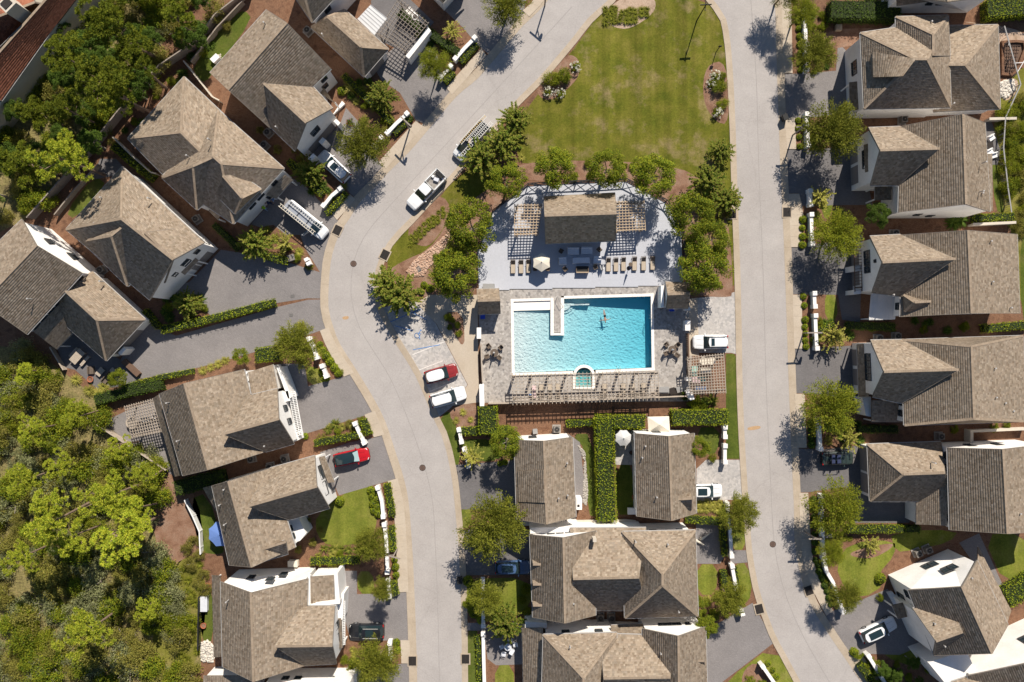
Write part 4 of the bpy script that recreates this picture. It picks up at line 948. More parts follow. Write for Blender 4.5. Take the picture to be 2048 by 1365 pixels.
h = house('hipped house with an unfinished pool pit behind it', (1850, 130))
v = vol(h, (1721, 66), (1728, 218), (1830.5, 118.7), (1902, 215), (1897, 40), (1854, 118.7), 6.0, 8.8, (0, 0))
win(v, 0, .3, 3.0, .9, 1.3); win(v, 0, .4, 3.0, .9, 1.3); win(v, 3, .3, 3)
v = vol(h, (1890, 52), (1868, 224), (1892, 130), (2000.5, 218), (1996, 50), (1930, 130), 3.6, 6.2, (0, 0))
vol(h, (1792, 34), (1896.5, 31), (1866, 69), (1900, 112), (1792, 112), (1866, 112), 6.0, 8.3, (0, 1))
shed(h, (1744, 104), (1746, 155), (1806, 153), (1832, 118), 7.3, 8.9, name='dormer_roof', gut=False)
flatbox(h, [(1746, 106), (1748, 152), (1790, 150), (1790, 110)], 5.5, 7.0, 'stucco', 'dormer_wall')
shed(h, (1699, 165), (1700, 221), (1718, 219), (1717, 163), 2.9, 3.6, 'shingle_dark', 'awning_roof')
vents(h, [(1861, 45, 6.8), (1905, 208, 6)])

h = house('gabled house facing the big street oak, second from the top on the east side', (1850, 330))
v = vol(h, (1797, 425), (1980, 424), (1932, 409), (1970, 246), (1801, 253), (1926, 228.6), 5.9, 9.0, (1, 1), rake=.1)
win(v, 0, .3, 3.5, .9, .8); win(v, 0, .5, 2.4, .9, .8); win(v, 3, .12, 4.4, .9, 1.2); win(v, 3, .3, 4.4, .9, 1.2)
v = vol(h, (1737, 256), (1741, 371), (1760, 301), (1797, 371), (1801, 253.5), (1879, 297.5), 5.9, 9.1, (1, 1), rake=.05)
garage(v, 0, .3, 2.4); garage(v, 0, .72, 2.4)
shed(h, (1728, 290), (1731, 345), (1745, 341), (1743, 286), 5.0, 5.9, 'shingle_dark', 'awning_roof', gut=False)
shed(h, (1750, 401), (1750, 373), (1783, 372), (1783, 400), 2.9, 3.5, 'shingle_dark', 'porch_roof')
shed(h, (1984, 308), (1985, 422), (1972, 422), (1970, 308), 2.9, 3.4, name='porch_roof')
for t_ in (.38, .5, .62): win(v, 0, t_, 4.6, .8, 1.2)
vents(h, [(1969, 325, 8), (1964, 383, 8), (1963, 387, 7)])

h = house('gabled house with three front windows and a white metal porch roof', (1880, 550))
v = vol(h, (1804, 470), (2034, 469), (1936, 461), (2039.5, 627), (1801, 634), (1943, 627), 5.9, 9.0, (1, 1))
win(v, 3, .12, 4.6, .9, 1.2)
v = vol(h, (1739.7, 473), (1744, 586), (1764.6, 525), (1801, 593), (1801, 469.6), (1911, 518), 5.9, 9.2, (1, 1), rake=.05)
for t in (.28, .43, .58): win(v, 0, t, 4.9, .95, 1.5)
win(v, 0, .45, 7.2, .4, .4, 0)
garage(v, 0, .3, 2.2); garage(v, 0, .7, 2.2)
vol(h, (1807, 590), (1808.6, 624), (1829, 605), (1840, 622), (1850, 600), (1862, 603), 6.4, 7.6, (0, 1), walls=False, gut=False)
shed(h, (1738, 640), (1789.5, 639), (1795, 588), (1742.6, 588), 3.0, 3.5, 'metal_roof', 'porch_roof')
pergola(h, [(1708, 488), (1723, 486), (1724, 583), (1710, 584)], 3.0, 2, 16, .07, .06, posts=False, mat='wood_brown')
flatbox(h, [(1707, 532), (1720, 530), (1720, 542), (1708, 543)], 0, 2.8, 'stucco', 'pier'); flatbox(h, [(1708, 580), (1722, 578), (1722, 588), (1708, 589)], 0, 2.8, 'stucco', 'pier')
vents(h, [(1980, 483, 7.6), (1983, 564, 7.6), (2020, 616, 6.6), (1785, 590, 6)])

h = house('house with clipped gable ends above the dark jeep', (1880, 765))
v = vol(h, (1804, 680), (2046, 672), (1943, 693), (2052, 843), (1808.6, 851), (1948, 838), 5.9, 9.0, (0, 0))
win(v, 3, .1, 4.4, .8, 1.1); win(v, 3, .24, 4.4, .8, 1.1)
v = vol(h, (1741, 681), (1745.6, 794), (1767.5, 744), (1804, 807), (1804, 680), (1917, 739.6), 5.9, 9.2, (1, 1), rake=.05)
for t in (.28, .41, .54, .67): win(v, 0, t, 4.9, .95, 1.4)
shed(h, (1714, 689), (1718, 794), (1738, 794), (1732, 688), 3.1, 4.0, name='porch_roof')
garage(v, 0, .3, 2.2); garage(v, 0, .7, 2.2)
shed(h, (1743, 844), (1804, 844), (1803, 800), (1743, 801), 3.0, 4.0, name='porch_roof')
flatbox(h, [(1725, 796), (1742, 794), (1742, 834), (1732, 832)], 0, 2.8, 'stucco', 'side_wall')
vents(h, [(1988, 737, 7.6), (1990, 795, 7.6), (2008, 806, 7), (2024, 822, 6.4)])

h = house('house with a low hipped garage wing beside the dark jeep', (1880, 975))
v = vol(h, (1735, 889), (1740, 1003), (1807, 949), (1894, 1003), (1882, 884), (1890, 946), 3.4, 6.0, (0, 1))
garage(v, 0, .28, 3.2); garage(v, 0, .75, 2.6)
shed(h, (1832, 1001), (1832, 1049), (1894, 1052), (1894, 950), 3.2, 5.0, name='porch_roof', walls=True)
cen = W((1870, 1025)); window_at(h, W((1832, 1001)), W((1832, 1049)), .3, 1.6, 1.0, 1.6, cen); window_at(h, W((1832, 1001)), W((1832, 1049)), .65, 1.6, 1.0, 1.6, cen)
v = vol(h, (1895, 896), (2092, 889), (2006, 899), (2112, 1062), (1899.5, 1060), (2015, 1068), 5.9, 9.0, (1, 1), rake=.1)
for t in (.12, .26, .42, .58, .74, .9): win(v, 3, t, 5.1, .9, .8)
win(v, 0, .3, 4); win(v, 0, .6, 4)
vents(h, [(1868, 926, 6), (2038, 1027, 8)])

h = house('turned house with a sunlit white gable in the south east', (1900, 1210))
v = vol(h, (1816.7, 1180.5), (1954.5, 1121), (1923.7, 1173.8), (2016, 1250), (1869, 1311.5), (1984, 1307.5), 6.4, 9.6, (1, 1), rake=.05)
win(v, 0, .62, 5.4, 1.0, 1.3); win(v, 0, .72, 5.4, 1.0, 1.3); win(v, 0, .5, 2.4, 1.0, 1.3); win(v, 0, .6, 2.4, 1.0, 1.3)
for t in (.12, .3, .5, .62, .85): win(v, 3, t, 4.8, 1.1, 1.5); 
for t in (.5, .7): win(v, 3, t, 1.9, 1.2, 1.6)
vol(h, (1826, 1218), (1868, 1311), (1871.6, 1283), (1938, 1286), (1896, 1193), (1925, 1264), 6.4, 9.3, (1, 1), rake=.05)
shed(h, (1956, 1093), (2022, 1222), (2014, 1247), (1955, 1122), 4.6, 5.8, name='porch_roof')
shed(h, (1784, 1211), (1796, 1238), (1815, 1234), (1806, 1206), 2.9, 3.6, 'shingle_dark', 'porch_roof')
flatbox(h, [(1775, 1186), (1785, 1184), (1800, 1206), (1790, 1212)], 0, .5, 'stucco', 'step')
vents(h, [(1867, 1246, 8), (1948, 1190, 8), (1887, 1291, 8), (1941, 1155, 8)])

h = house('white walled house cut off by the bottom right corner', (2020, 1330))
v = vol(h, (1935, 1352), (2130, 1262), (2076, 1322), (2190, 1390), (1988, 1480), (2135, 1455), 6.4, 9.6, (1, 1), rake=.05)
win(v, 0, .35, 2.6, 1.1, 1.4); win(v, 0, .7, 4.6, 1.2, 1.6)
vol(h, (1904, 1364), (1960, 1480), (1944, 1440), (2060, 1460), (2010, 1330), (2040, 1390), 6.2, 9.0, (0, 1), walls=True)
flatbox(h, [(1857, 1326), (1932, 1300), (1960, 1360), (1905, 1385)], 0, 5.6, 'stucco', 'wall')
# ------------------------------------------------------------------ pool, spa, deck and their furniture
def prism_px(mb, pts, z0, z1, m=0):
    q = [W(p) for p in pts]
    if (q[1] - q[0]).cross(q[2] - q[1]).z < 0: q = q[::-1]
    mb.prism([(v.x, v.y) for v in q], z0, z1, m)
pool = thing('swimming_pool', 'large turquoise swimming pool with a shallow end and a paved spit', 'pool', W((1165, 670)))
# basin: floor sloping from the shallow left to the deep right, walls round it
FZ = lambda x: -.34 if x < 1040 else (-.34 - .28 * (x - 1040) / 62 if x < 1102 else -.62 - (x - 1102) / 200 * 1.2)
WLV = -.17
xs = [1027, 1040, 1060, 1080, 1101, 1101.01, 1128, 1128.01, 1160, 1200, 1250, 1303]
def ytop(x): return 604 - (x - 1027) * .03 if x <= 1101 else (671 if x < 1128.005 else 598 - (x - 1128) * .029)
def ybot(x): return 746 - (x - 1031) * .0365
fl = MB(); wt = MB()
def P3(x, y, z): v = W((x, y)); return (v.x, v.y, z)
for x0, x1 in zip(xs, xs[1:]):
    if x1 - x0 < .1: continue
    t0, t1 = ytop(x0 + .005 if x0 != 1101.01 else x0), ytop(x1 - .004)
    if x0 == 1101.01: t0 = t1 = 671
    fl.poly([P3(x0, ybot(x0), FZ(x0)), P3(x1, ybot(x1), FZ(x1)), P3(x1, t1, FZ(x1)), P3(x0, t0, FZ(x0))])
    ns = 1
walls = [(1027, 604), (1101, 602), (1101, 671), (1128, 671), (1128, 598), (1303, 593), (1303, 736), (1027, 746)]
for a, b in zip(walls, walls[1:] + walls[:1]):
    n = 8
    for i in range(n):
        p = (a[0] + (b[0] - a[0]) * i / n, a[1] + (b[1] - a[1]) * i / n); q = (a[0] + (b[0] - a[0]) * (i + 1) / n, a[1] + (b[1] - a[1]) * (i + 1) / n)
        fl.poly([P3(*p, FZ(p[0]) - .02), P3(*q, FZ(q[0]) - .02), P3(*q, -.02), P3(*p, -.02)])
fl.build('basin', MATS['plaster'], pool)
# waterline tiles
tl = MB()
for a, b in zip(walls, walls[1:] + walls[:1]):
    cx, cy = 1165, 672; A_, B_ = Vector(a), Vector(b); d = (B_ - A_).normalized(); nrm = Vector((-d.y, d.x)) * .25
    if 1100 < A_.x < 1129 and A_.y > 600: pass
    p, q = A_ + nrm, B_ + nrm
    tl.poly([P3(p.x, p.y, -.26), P3(q.x, q.y, -.26), P3(q.x, q.y, -.06), P3(p.x, p.y, -.06)])
tl.build('waterline_tile', MATS['pool_tile'], pool)
# coping stones, one by one
def coping_run(a, b, wpx, root, z=.05, ln=.62):
    A_, B_ = Vector(a), Vector(b); L = (B_ - A_).length / S; n = max(1, round(L / ln)); d = (B_ - A_).normalized(); nr = Vector((d.y, -d.x)) * wpx
    for i in range(n):
        p = A_.lerp(B_, i / n); q = A_.lerp(B_, (i + 1) / n - .012 / L); mb = MB()
        prism_px(mb, [tuple(p), tuple(q), tuple(q + nr), tuple(p + nr)], -.05, z + rnd.uniform(-.003, .003)); mb.build('coping_stone', MATS['coping'], root)
for a, b in (((1022, 604), (1101, 601.7)), ((1101, 601.7), (1101, 671)), ((1101, 671), (1128, 671)), ((1128, 671), (1128, 598)), ((1128, 598), (1301.5, 593)), ((1301.5, 593), (1303.5, 736)), ((1303.5, 736), (1191, 741)), ((1146, 742.6), (1031, 746.5)), ((1029, 746.5), (1027, 604))):
    inward = {((1101, 601.7), (1101, 671)): 6.5, ((1101, 671), (1128, 671)): -4.5, ((1128, 671), (1128, 598)): 6.5}.get((a, b), 5.5)
    if (a, b) == ((1101, 671), (1128, 671)): inward = 4.5
    coping_run(a, b, inward, pool)
for (x, y) in ((1024.2, 601.2), (1104, 599), (1125, 598.5), (1104, 668.2), (1125.2, 668.4), (1304.3, 590.2), (1306.3, 738.6), (1028.4, 749.4)):
    mb = MB(); prism_px(mb, [(x - 2.9, y - 2.9), (x + 2.9, y - 2.9), (x + 2.9, y + 2.9), (x - 2.9, y + 2.9)], -.05, .055); mb.build('coping_stone', MATS['coping'], pool)
# dry ledge at the shallow end, bench along the north wall and round steps in the corner
mb = MB(); prism_px(mb, [(1027.3, 604.3), (1100.7, 602.3), (1100.7, 620), (1027.3, 622)], -.4, -.12); mb.build('ledge', MATS['coping'], pool)
mb = MB(); prism_px(mb, [(1140, 608.8), (1179, 607.6), (1179, 610.2), (1140, 611.4)], -1.2, -.30); mb.build('bench', MATS['plaster'], pool)
for i, (rr, zz) in enumerate(((26, -.80), (20, -.62), (14, -.40))):
    pts = [(1128.3, 607)] + [(1128.3 + rr * math.sin(t), 607 + rr * math.cos(t) * 1.0) for t in [math.pi / 2 * k / 8 for k in range(9)]]
    mb = MB(); prism_px(mb, pts, -1.4, zz); mb.build('step', MATS['plaster'], pool)
# water: one closed body with absorption, rippled surface
wm = bpy.data.materials.new('pool_water'); wm.use_nodes = True; n_ = wm.node_tree; n_.nodes.clear()
o_ = n_.nodes.new('ShaderNodeOutputMaterial'); tr = n_.nodes.new('ShaderNodeBsdfTransparent'); gl = n_.nodes.new('ShaderNodeBsdfGlossy'); gl.inputs['Roughness'].default_value = .03
fr = n_.nodes.new('ShaderNodeFresnel'); fr.inputs['IOR'].default_value = 1.33; mx = n_.nodes.new('ShaderNodeMixShader'); ge = n_.nodes.new('ShaderNodeNewGeometry')
bp = n_.nodes.new('ShaderNodeBump'); bp.inputs['Strength'].default_value = .65; bp.inputs['Distance'].default_value = .06
wv = noise(n_, ge.outputs['Position'], 3.2, 3, .6); n_.links.new(wv, bp.inputs['Height'])
n_.links.new(bp.outputs[0], gl.inputs['Normal']); n_.links.new(bp.outputs[0], fr.inputs['Normal'])
n_.links.new(fr.outputs[0], mx.inputs[0]); n_.links.new(tr.outputs[0], mx.inputs[1]); n_.links.new(gl.outputs[0], mx.inputs[2]); n_.links.new(mx.outputs[0], o_.inputs['Surface'])
va = n_.nodes.new('ShaderNodeVolumeAbsorption'); va.inputs['Color'].default_value = (.04, .83, .95, 1); va.inputs['Density'].default_value = .44
n_.links.new(va.outputs[0], o_.inputs['Volume'])
wpts = [(1027.4, 622.3), (1100.6, 620.3), (1100.6, 671.4), (1128.4, 671.4), (1128.4, 598.4), (1302.6, 593.4), (1302.6, 735.6), (1027.4, 745.6)]
wb = MB(); q = [W(p) for p in wpts]
if sum(q[i].x * q[(i + 1) % 8].y - q[(i + 1) % 8].x * q[i].y for i in range(8)) < 0: q = q[::-1]
tris = tessellate_polygon([[Vector((v.x, v.y, 0)) for v in q]])
up_ = [(v.x, v.y, WLV) for v in q]; dn_ = [(v.x, v.y, -2.2) for v in q]
fs = []
for t in tris:
    a, b, c = (q[i] for i in t); t = list(t) if (b - a).cross(c - a).z > 0 else list(t)[::-1]
    fs.append(t); fs.append([8 + i for i in t[::-1]])
for i in range(8): j = (i + 1) % 8; fs.append([i, 8 + i, 8 + j, j])
wb.add(up_ + dn_, fs); wb.build('water', wm, pool)
# ladder rails
for (x, y, dx, dy) in ((1304, 634, 6, 0), (1236, 738, 0, 5)):
    for s in (-3, 3):
        p = W((x + (s if dy else 0), y + (s if dx else 0))); mb = MB(); e = Vector((dx / S, -dy / S, 0)); pts = [p - e * .9 + Vector((0, 0, -.6)), p - e * .9 + Vector((0, 0, .5)), p + Vector((0, 0, .75)), p + e + Vector((0, 0, .5)), p + e + Vector((0, 0, .02))]
        for a, b in zip(pts, pts[1:]): mb.tube(a, b, .03, .03, 6)
        mb.build('ladder_rail', MATS['grey_metal'], pool)
mb = MB(); pts = [W((1113, 598)) + Vector((0, 0, 0)), W((1114, 594)) + Vector((0, 0, .9)), W((1122, 610)) + Vector((0, 0, .85)), W((1128, 616)) + Vector((0, 0, -.3))]
for a, b in zip(pts, pts[1:]): mb.tube(a, b, .03, .03, 6)
mb.build('hand_rail', MATS['grey_metal'], pool)

spa = thing('spa', 'small arched green spa at the lower edge of the pool', 'spa', W(spa_c))
mb = MB(); pts = [W(p) for p in SPA]; fz = -.75
for a, b in zip(pts, pts[1:] + pts[:1]): mb.poly([(a.x, a.y, fz), (b.x, b.y, fz), (b.x, b.y, .1), (a.x, a.y, .1)])
mb.poly([(p.x, p.y, fz) for p in pts]); mb.build('basin', MATS['spa_plaster'], spa)
for a, b, c2, d2 in zip(SPA, SPA[1:] + SPA[:1], SPA_OUT, SPA_OUT[1:] + SPA_OUT[:1]):
    mb = MB(); prism_px(mb, [a, b, d2, c2], -.3, .16 + rnd.uniform(-.003, .003)); mb.build('coping_stone', MATS['coping'], spa)
mb = MB(); seat = arch(spa_r - .3, 760)
prism_px(mb, [(spa_c[0] - 16.2, 773.6), (spa_c[0] - 16.2, 752), (spa_c[0] - 10, 752), (spa_c[0] - 10, 768), (spa_c[0] + 10, 768), (spa_c[0] + 10, 752), (spa_c[0] + 16.2, 752), (spa_c[0] + 16.2, 773.6)], -.8, -.35); mb.build('seat', MATS['spa_plaster'], spa)
mb = MB(); q = [W(p) for p in arch(spa_r - .3, 773.7)]
if (q[1] - q[0]).cross(q[2] - q[1]).z < 0: q = q[::-1]
mb.prism([(v.x, v.y) for v in q], -1.0, .04); mb.build('water', wm, spa)

# ------------------------------------------------------------------ composite deck, board by board
DK = [(958, 581), (955, 500), (985, 425), (1055, 372), (1250, 362), (1330, 405), (1362, 450), (1366, 571)]
deck = thing('pool_deck', 'blue grey boarded sun deck around the pavilion north of the pool', 'deck', W((1160, 470))); deck['kind'] = 'structure'
def span(pts, y):
    xs_ = []
    for i in range(len(pts)):
        a, b = pts[i], pts[(i + 1) % len(pts)]
        if (a[1] - y) * (b[1] - y) < 0: xs_.append(a[0] + (b[0] - a[0]) * (y - a[1]) / (b[1] - a[1]))
    return (min(xs_), max(xs_)) if len(xs_) > 1 else None
y = 364.0; bw = .145 * S; k = 0; far = MB()
while y < 580:
    s = span(DK, y + bw / 2)
    if s:
        L, Rr = s; x = L; first = rnd.uniform(60, 260)
        while x < Rr - 1:
            e = min(Rr, x + first); first = 250; mb = MB() if k < 295 else far
            prism_px(mb, [(x, y), (e - .12, y), (e - .12, y + bw - .1), (x, y + bw - .1)], 0, .12 + rnd.uniform(-.003, .003))
            if k < 295: mb.build('plank', MATS['deck_board'], deck)
            k += 1; x = e
    y += bw
if far.f: tag(far.build('deck_boards', MATS['deck_board'], deck), kind='stuff')
# fence round the deck: posts, rails and crossed braces
fn = thing('deck_fence', 'dark metal fence with crossed braces around the north of the deck', 'fence', W((1150, 365)))
fp = [(957, 500), (986, 424), (1056, 371), (1103, 368), (1152, 366), (1200, 364), (1250, 361), (1290, 382), (1331, 404), (1363, 449), (1367, 510)]
for a, b in zip(fp, fp[1:]):
    A_, B_ = W(a), W(b); zu = Vector((0, 0, 1))
    mb = MB(); mb.box((A_.x, A_.y, .75), (.12, .12, 1.5)); mb.build('fence_post', MATS['black_metal'], fn)
    for z in (.25, 1.4): mb = MB(); mb.bar(A_ + zu * z, B_ + zu * z, .10, .12); mb.build('fence_rail', MATS['black_metal'], fn)
    m = A_.lerp(B_, .5)
    for p, r in ((A_, m), (m, B_)):
        mb = MB(); mb.bar(p + zu * .25, r + zu * 1.4, .06, .07); mb.build('brace', MATS['black_metal'], fn)
        mb = MB(); mb.bar(p + zu * 1.4, r + zu * .25, .06, .07); mb.build('brace', MATS['black_metal'], fn)
A_ = W(fp[-1]); mb = MB(); mb.box((A_.x, A_.y, .75), (.12, .12, 1.5)); mb.build('fence_post', MATS['black_metal'], fn)

# ------------------------------------------------------------------ loungers
def make_lounger():
    t = thing('sun_lounger', '', 'sun lounger')
    f = MB()
    for s in (-.3, .3): f.bar((s, -.95, .30), (s, .95, .30), .05, .06)
    f.bar((-.3, -.95, .3), (.3, -.95, .3), .05, .06); f.bar((-.3, .95, .3), (.3, .95, .3), .05, .06); f.build('frame', MATS['wicker'], t, local=True)
    for x in (-.28, .28):
        for yy in (-.85, .8): l = MB(); l.box((x, yy, .15), (.05, .05, .3)); l.build('leg', MATS['wicker'], t, local=True)
    b = MB(); b.bar((0, -.93, .36), (0, .28, .36), .56, .05); b.build('seat', MATS['sling'], t, local=True)
    c = MB(); c.bar((0, .28, .37), (0, .80, .86), .56, .05); c.build('backrest', MATS['wicker'], t, local=True)  # dark wicker colour stands in for the shadow on the raised back
    return t
LG = make_lounger()
spots = [(1026, 534, 'left of the parasol, outermost of three'), (1042, 534, 'left of the parasol, middle of three'), (1057, 533, 'just left of the deck parasol'),
 (1216, 530, 'nearest the covered chairs right of the pavilion'), (1231, 530, 'second from the covered chairs'), (1246, 529, 'left of the round side table'), (1268, 528, 'right of the round side table'), (1286, 528, 'second from the tree shadow'), (1304, 527, 'lying in the tree shadow at the deck end')]
for x, y, l in spots: place(LG, USED, W((x, y)) + Vector((0, 0, .12)), 0, None, 'tan sling sun lounger ' + l, 'sun lounger', 'sun loungers on the deck')
for i, (x, l) in enumerate(((1082, 'beside the pink towel'), (1100, 'second from the pink towel'), (1116, 'just left of the spa'), (1208, 'just right of the spa'), (1246, 'second right of the spa'), (1264, 'third right of the spa'), (1286, 'nearest the barbecue'))):
    place(LG, USED, W((x, 783 - i * .5)), math.pi, None, 'tan sun lounger under the long slatted pergola ' + l, 'sun lounger', 'sun loungers under the long pergola')
mb = MB(); p = W((1068, 784)); mb.box((p.x, p.y, .42), (.62, 1.7, .1)); mb.box((p.x, p.y + .5, .50), (.5, .5, .07)); tag(mb.build('towel', MATS['pink_cloth']), 'pale pink towel spread under the long pergola', 'towel')
mb = MB(); p = W((1060, 790)); mb.box((p.x, p.y, .2), (.35, .3, .4), .3); mb.box((p.x, p.y, .42), (.2, .05, .12), .3); tag(mb.build('beach_bag', MATS['cloth_blue']), 'small blue beach bag beside the pink towel', 'bag')

# ------------------------------------------------------------------ covered seating group in the pavilion shade
def soft_box(name, label, px, d, rz, mat, cat, z0=.12, group=None, back=None):
    t = thing(name, label, cat, W(px) + Vector((0, 0, z0)), rz, group); m = MB(); a, b, h_ = d[0] / 2, d[1] / 2, d[2]
    m.hexa([(-a, -b, 0), (a, -b, 0), (a, b, 0), (-a, b, 0)], [(-a * .93, -b * .9, h_ * .9), (a * .93, -b * .9, h_ * .9), (a * .93, b * .9, h_), (-a * .93, b * .9, h_)]); m.build('cover', MATS[mat], t, local=True)
    if back:
        m = MB(); m.hexa([(-a * .93, b * .45, h_), (a * .93, b * .45, h_), (a * .93, b * .88, h_), (-a * .93, b * .88, h_)], [(-a * .9, b * .55, h_ + back), (a * .9, b * .55, h_ + back), (a * .9, b * .84, h_ + back), (-a * .9, b * .84, h_ + back)]); m.build('backrest', MATS[mat], t, local=True)
    return t
soft_box('covered_sofa', 'left pale covered sofa behind the deck table', (1146, 503), (1.65, 1.05, .55), 0, 'cushion_cover', 'sofa', group='covered sofas', back=.25)
soft_box('covered_sofa', 'right pale covered sofa behind the deck table', (1173, 502), (1.65, 1.05, .55), 0, 'cushion_cover', 'sofa', group='covered sofas', back=.25)
soft_box('covered_chair', 'pale covered armchair left of the deck table', (1125, 523), (1.1, 1.1, .6), .05, 'cushion_cover', 'armchair', group='covered armchairs', back=.2)
soft_box('covered_chair', 'pale covered armchair right of the deck table', (1194, 521), (1.1, 1.1, .6), -.05, 'cushion_cover', 'armchair', group='covered armchairs', back=.2)
soft_box('covered_table', 'long low covered table in the pavilion shade', (1162, 522), (2.5, .85, .42), .03, 'cushion_cover', 'table')
t = thing('bench_sofa', 'dark wicker sofa with a tan front edge facing the pavilion', 'sofa', W((1164, 540)) + Vector((0, 0, .12)))
mb = MB(); mb.box((0, .05, .2), (1.6, .8, .4)); mb.build('seat', MATS['black_plastic'], t, local=True); mb = MB(); mb.box((0, -.42, .4), (1.7, .12, .8)); mb.build('backrest', MATS['wood_tan'], t, local=True)
for s in (-.82, .82): mb = MB(); mb.box((s, 0, .28), (.1, .85, .56)); mb.build('armrest', MATS['wicker'], t, local=True)
def make_chair(mat='wicker'):
    t = thing('wicker_chair', '', 'chair'); m = MB(); m.box((0, 0, .4), (.55, .55, .06)); m.build('seat', MATS[mat], t, local=True)
    m = MB(); m.bar((0, .25, .42), (0, .38, .9), .52, .05); m.build('backrest', MATS[mat], t, local=True)
    for s in (-.27, .27): m = MB(); m.box((s, 0, .6), (.05, .5, .05)); m.build('armrest', MATS[mat], t, local=True)
    for x in (-.23, .23):
        for yy in (-.22, .22): m = MB(); m.box((x, yy, .19), (.04, .04, .38)); m.build('leg', MATS[mat], t, local=True)
    return t
WC = make_chair()
for x, y, r, l, z in ((1122, 503, 2.6, 'left behind the covered sofas', .12), (1197, 500, -2.4, 'right behind the covered sofas', .12), (1130, 540, .7, 'left of the wicker sofa', .12), (1190, 536, .3, 'right of the wicker sofa', .12),
  (1070, 538, 3.14, 'under the left edge of the parasol', .12), (1095, 538, 3.14, 'under the right edge of the parasol', .12),
  (978, 693, .6, 'above left of the west round table', 0), (1001, 696, -.8, 'above right of the west round table', 0), (975, 713, 1.9, 'below left of the west round table', 0), (998, 715, -2.3, 'below right of the west round table', 0),
  (1332, 690, .6, 'above left of the east round table', 0), (1353, 691, -.8, 'above right of the east round table', 0), (1331, 707, 2.0, 'below left of the east round table', 0), (1352, 710, -2.2, 'below right of the east round table', 0)):
    place(WC, USED, W((x, y)) + Vector((0, 0, z)), r, None, 'brown wicker chair ' + l, 'chair', 'brown wicker chairs by the pool')
def parasol(label, px, z, r, n, mat, open_=True, zb=0.0, alt=None):
    t = thing('parasol', label, 'parasol', W(px) + Vector((0, 0, zb))); m = MB(); m.tube((0, 0, 0), (0, 0, z + .1), .03, .03, 8); m.build('pole', MATS['wood_brown'], t, local=True)
    m = MB(); m.tube((0, 0, 0), (0, 0, .08), .28, .26, 14); m.build('base', MATS['iron'], t, local=True)
    if open_:
        ring_ = [(r * math.cos(6.2832 * (i + .5) / n), r * math.sin(6.2832 * (i + .5) / n), z - .55) for i in range(n)]
        for i in range(n):
            a, b = Vector(ring_[i]), Vector(ring_[(i + 1) % n]); mm = (a + b) / 2 * .95; mm.z = z - .50; c_ = Vector((0, 0, z)); m = MB()
            m.poly([c_, a, mm]); m.poly([c_, mm, b]); m.poly([a, a - Vector((0, 0, .12)), mm - Vector((0, 0, .12)), mm]); m.poly([mm, mm - Vector((0, 0, .12)), b - Vector((0, 0, .12)), b])
            m.build('canopy_panel', MATS[mat], t, local=True)
        m = MB(); m.tube((0, 0, z - .02), (0, 0, z + .12), .06, .03, 8); m.build('finial', MATS['black_metal'], t, local=True)
    else:
        m = MB(); m.tube((0, 0, 1.0), (0, 0, z), .16, .05, 8); m.build('folded_canopy', MATS[mat], t, local=True)
    return t
parasol('open cream six sided parasol on the sun deck', (1082, 528), 2.5, 1.3, 6, 'canvas', zb=.12)
parasol('folded dark parasol between the deck loungers', (1257, 537), 2.3, 1, 6, 'cloth_navy', False, .12)
parasol('folded parasol through the west round table', (988, 706), 2.2, 1, 6, 'canvas_grey', False)
parasol('folded parasol through the east round table', (1342, 700), 2.2, 1, 6, 'canvas_grey', False)
parasol('open pale eight sided parasol beside the tall hedge', (1243, 873), 2.4, 1.15, 8, 'canvas_grey')
parasol('large blue parasol on the shaded west lawn', (452, 1062), 2.4, 1.8, 8, 'canvas_blue')
def round_table(label, px, r, z0=0.0, mat='wicker', h_=.74):
    t = thing('round_table', label, 'table', W(px) + Vector((0, 0, z0))); m = MB(); m.tube((0, 0, h_ - .05), (0, 0, h_), r, r, 20); m.build('tabletop', MATS[mat], t, local=True)
    m = MB(); m.tube((0, 0, 0), (0, 0, h_ - .05), .12, .08, 10); m.build('pedestal', MATS['iron'], t, local=True); return t
round_table('brown round table on the west side of the pool terrace', (989, 706), .56)
round_table('brown round table on the east side of the pool terrace', (1342.5, 700), .56)
round_table('small round side table between deck loungers', (1260, 530), .28, .12, h_=.5)
for (x, y, r, l) in ((1200, 537, .3, 'left'), (1205, 536, .05, 'right')):
    t = thing('towel_stand', f'{l} white towel on a rail at the deck seating', 'towel', W((x, y)) + Vector((0, 0, .12)), r); m = MB(); m.box((0, 0, .5), (.05, .7, .9)); m.build('towel', MATS['white_trim'], t, local=True)
    for s in (-.34, .34): m = MB(); m.box((0, s, .5), (.04, .04, 1)); m.build('leg', MATS['wicker'], t, local=True)

# ------------------------------------------------------------------ long pergola below the pool, side pergola over the play corner
pr = thing('pergola', 'long weathered slatted pergola along the lower edge of the pool', 'pergola', W((1170, 780)))
a0, a1, b1, b0 = W((1023, 748), 2.9), W((1316, 741), 2.9), W((1318, 801), 2.9), W((1026, 811), 2.9)
for i in range(38):
    t = i / 37; mb = MB(); mb.bar(a0.lerp(a1, t), b0.lerp(b1, t), .07, .15); mb.build('rafter', MATS['wood_grey'], pr)
for t in (.05, .14, .24, .34, .44, .54, .64, .73, .86, .90):
    mb = MB(); up = Vector((0, 0, .12)); mb.bar(a0.lerp(b0, t) + up, a1.lerp(b1, t) + up, .07, .08); mb.build('slat', MATS['wood_grey'], pr)
for t in (.10, .80):
    mb = MB(); dn = Vector((0, 0, -.2)); mb.bar(a0.lerp(b0, t) + dn, a1.lerp(b1, t) + dn, .14, .22); mb.build('beam', MATS['wood_grey'], pr)
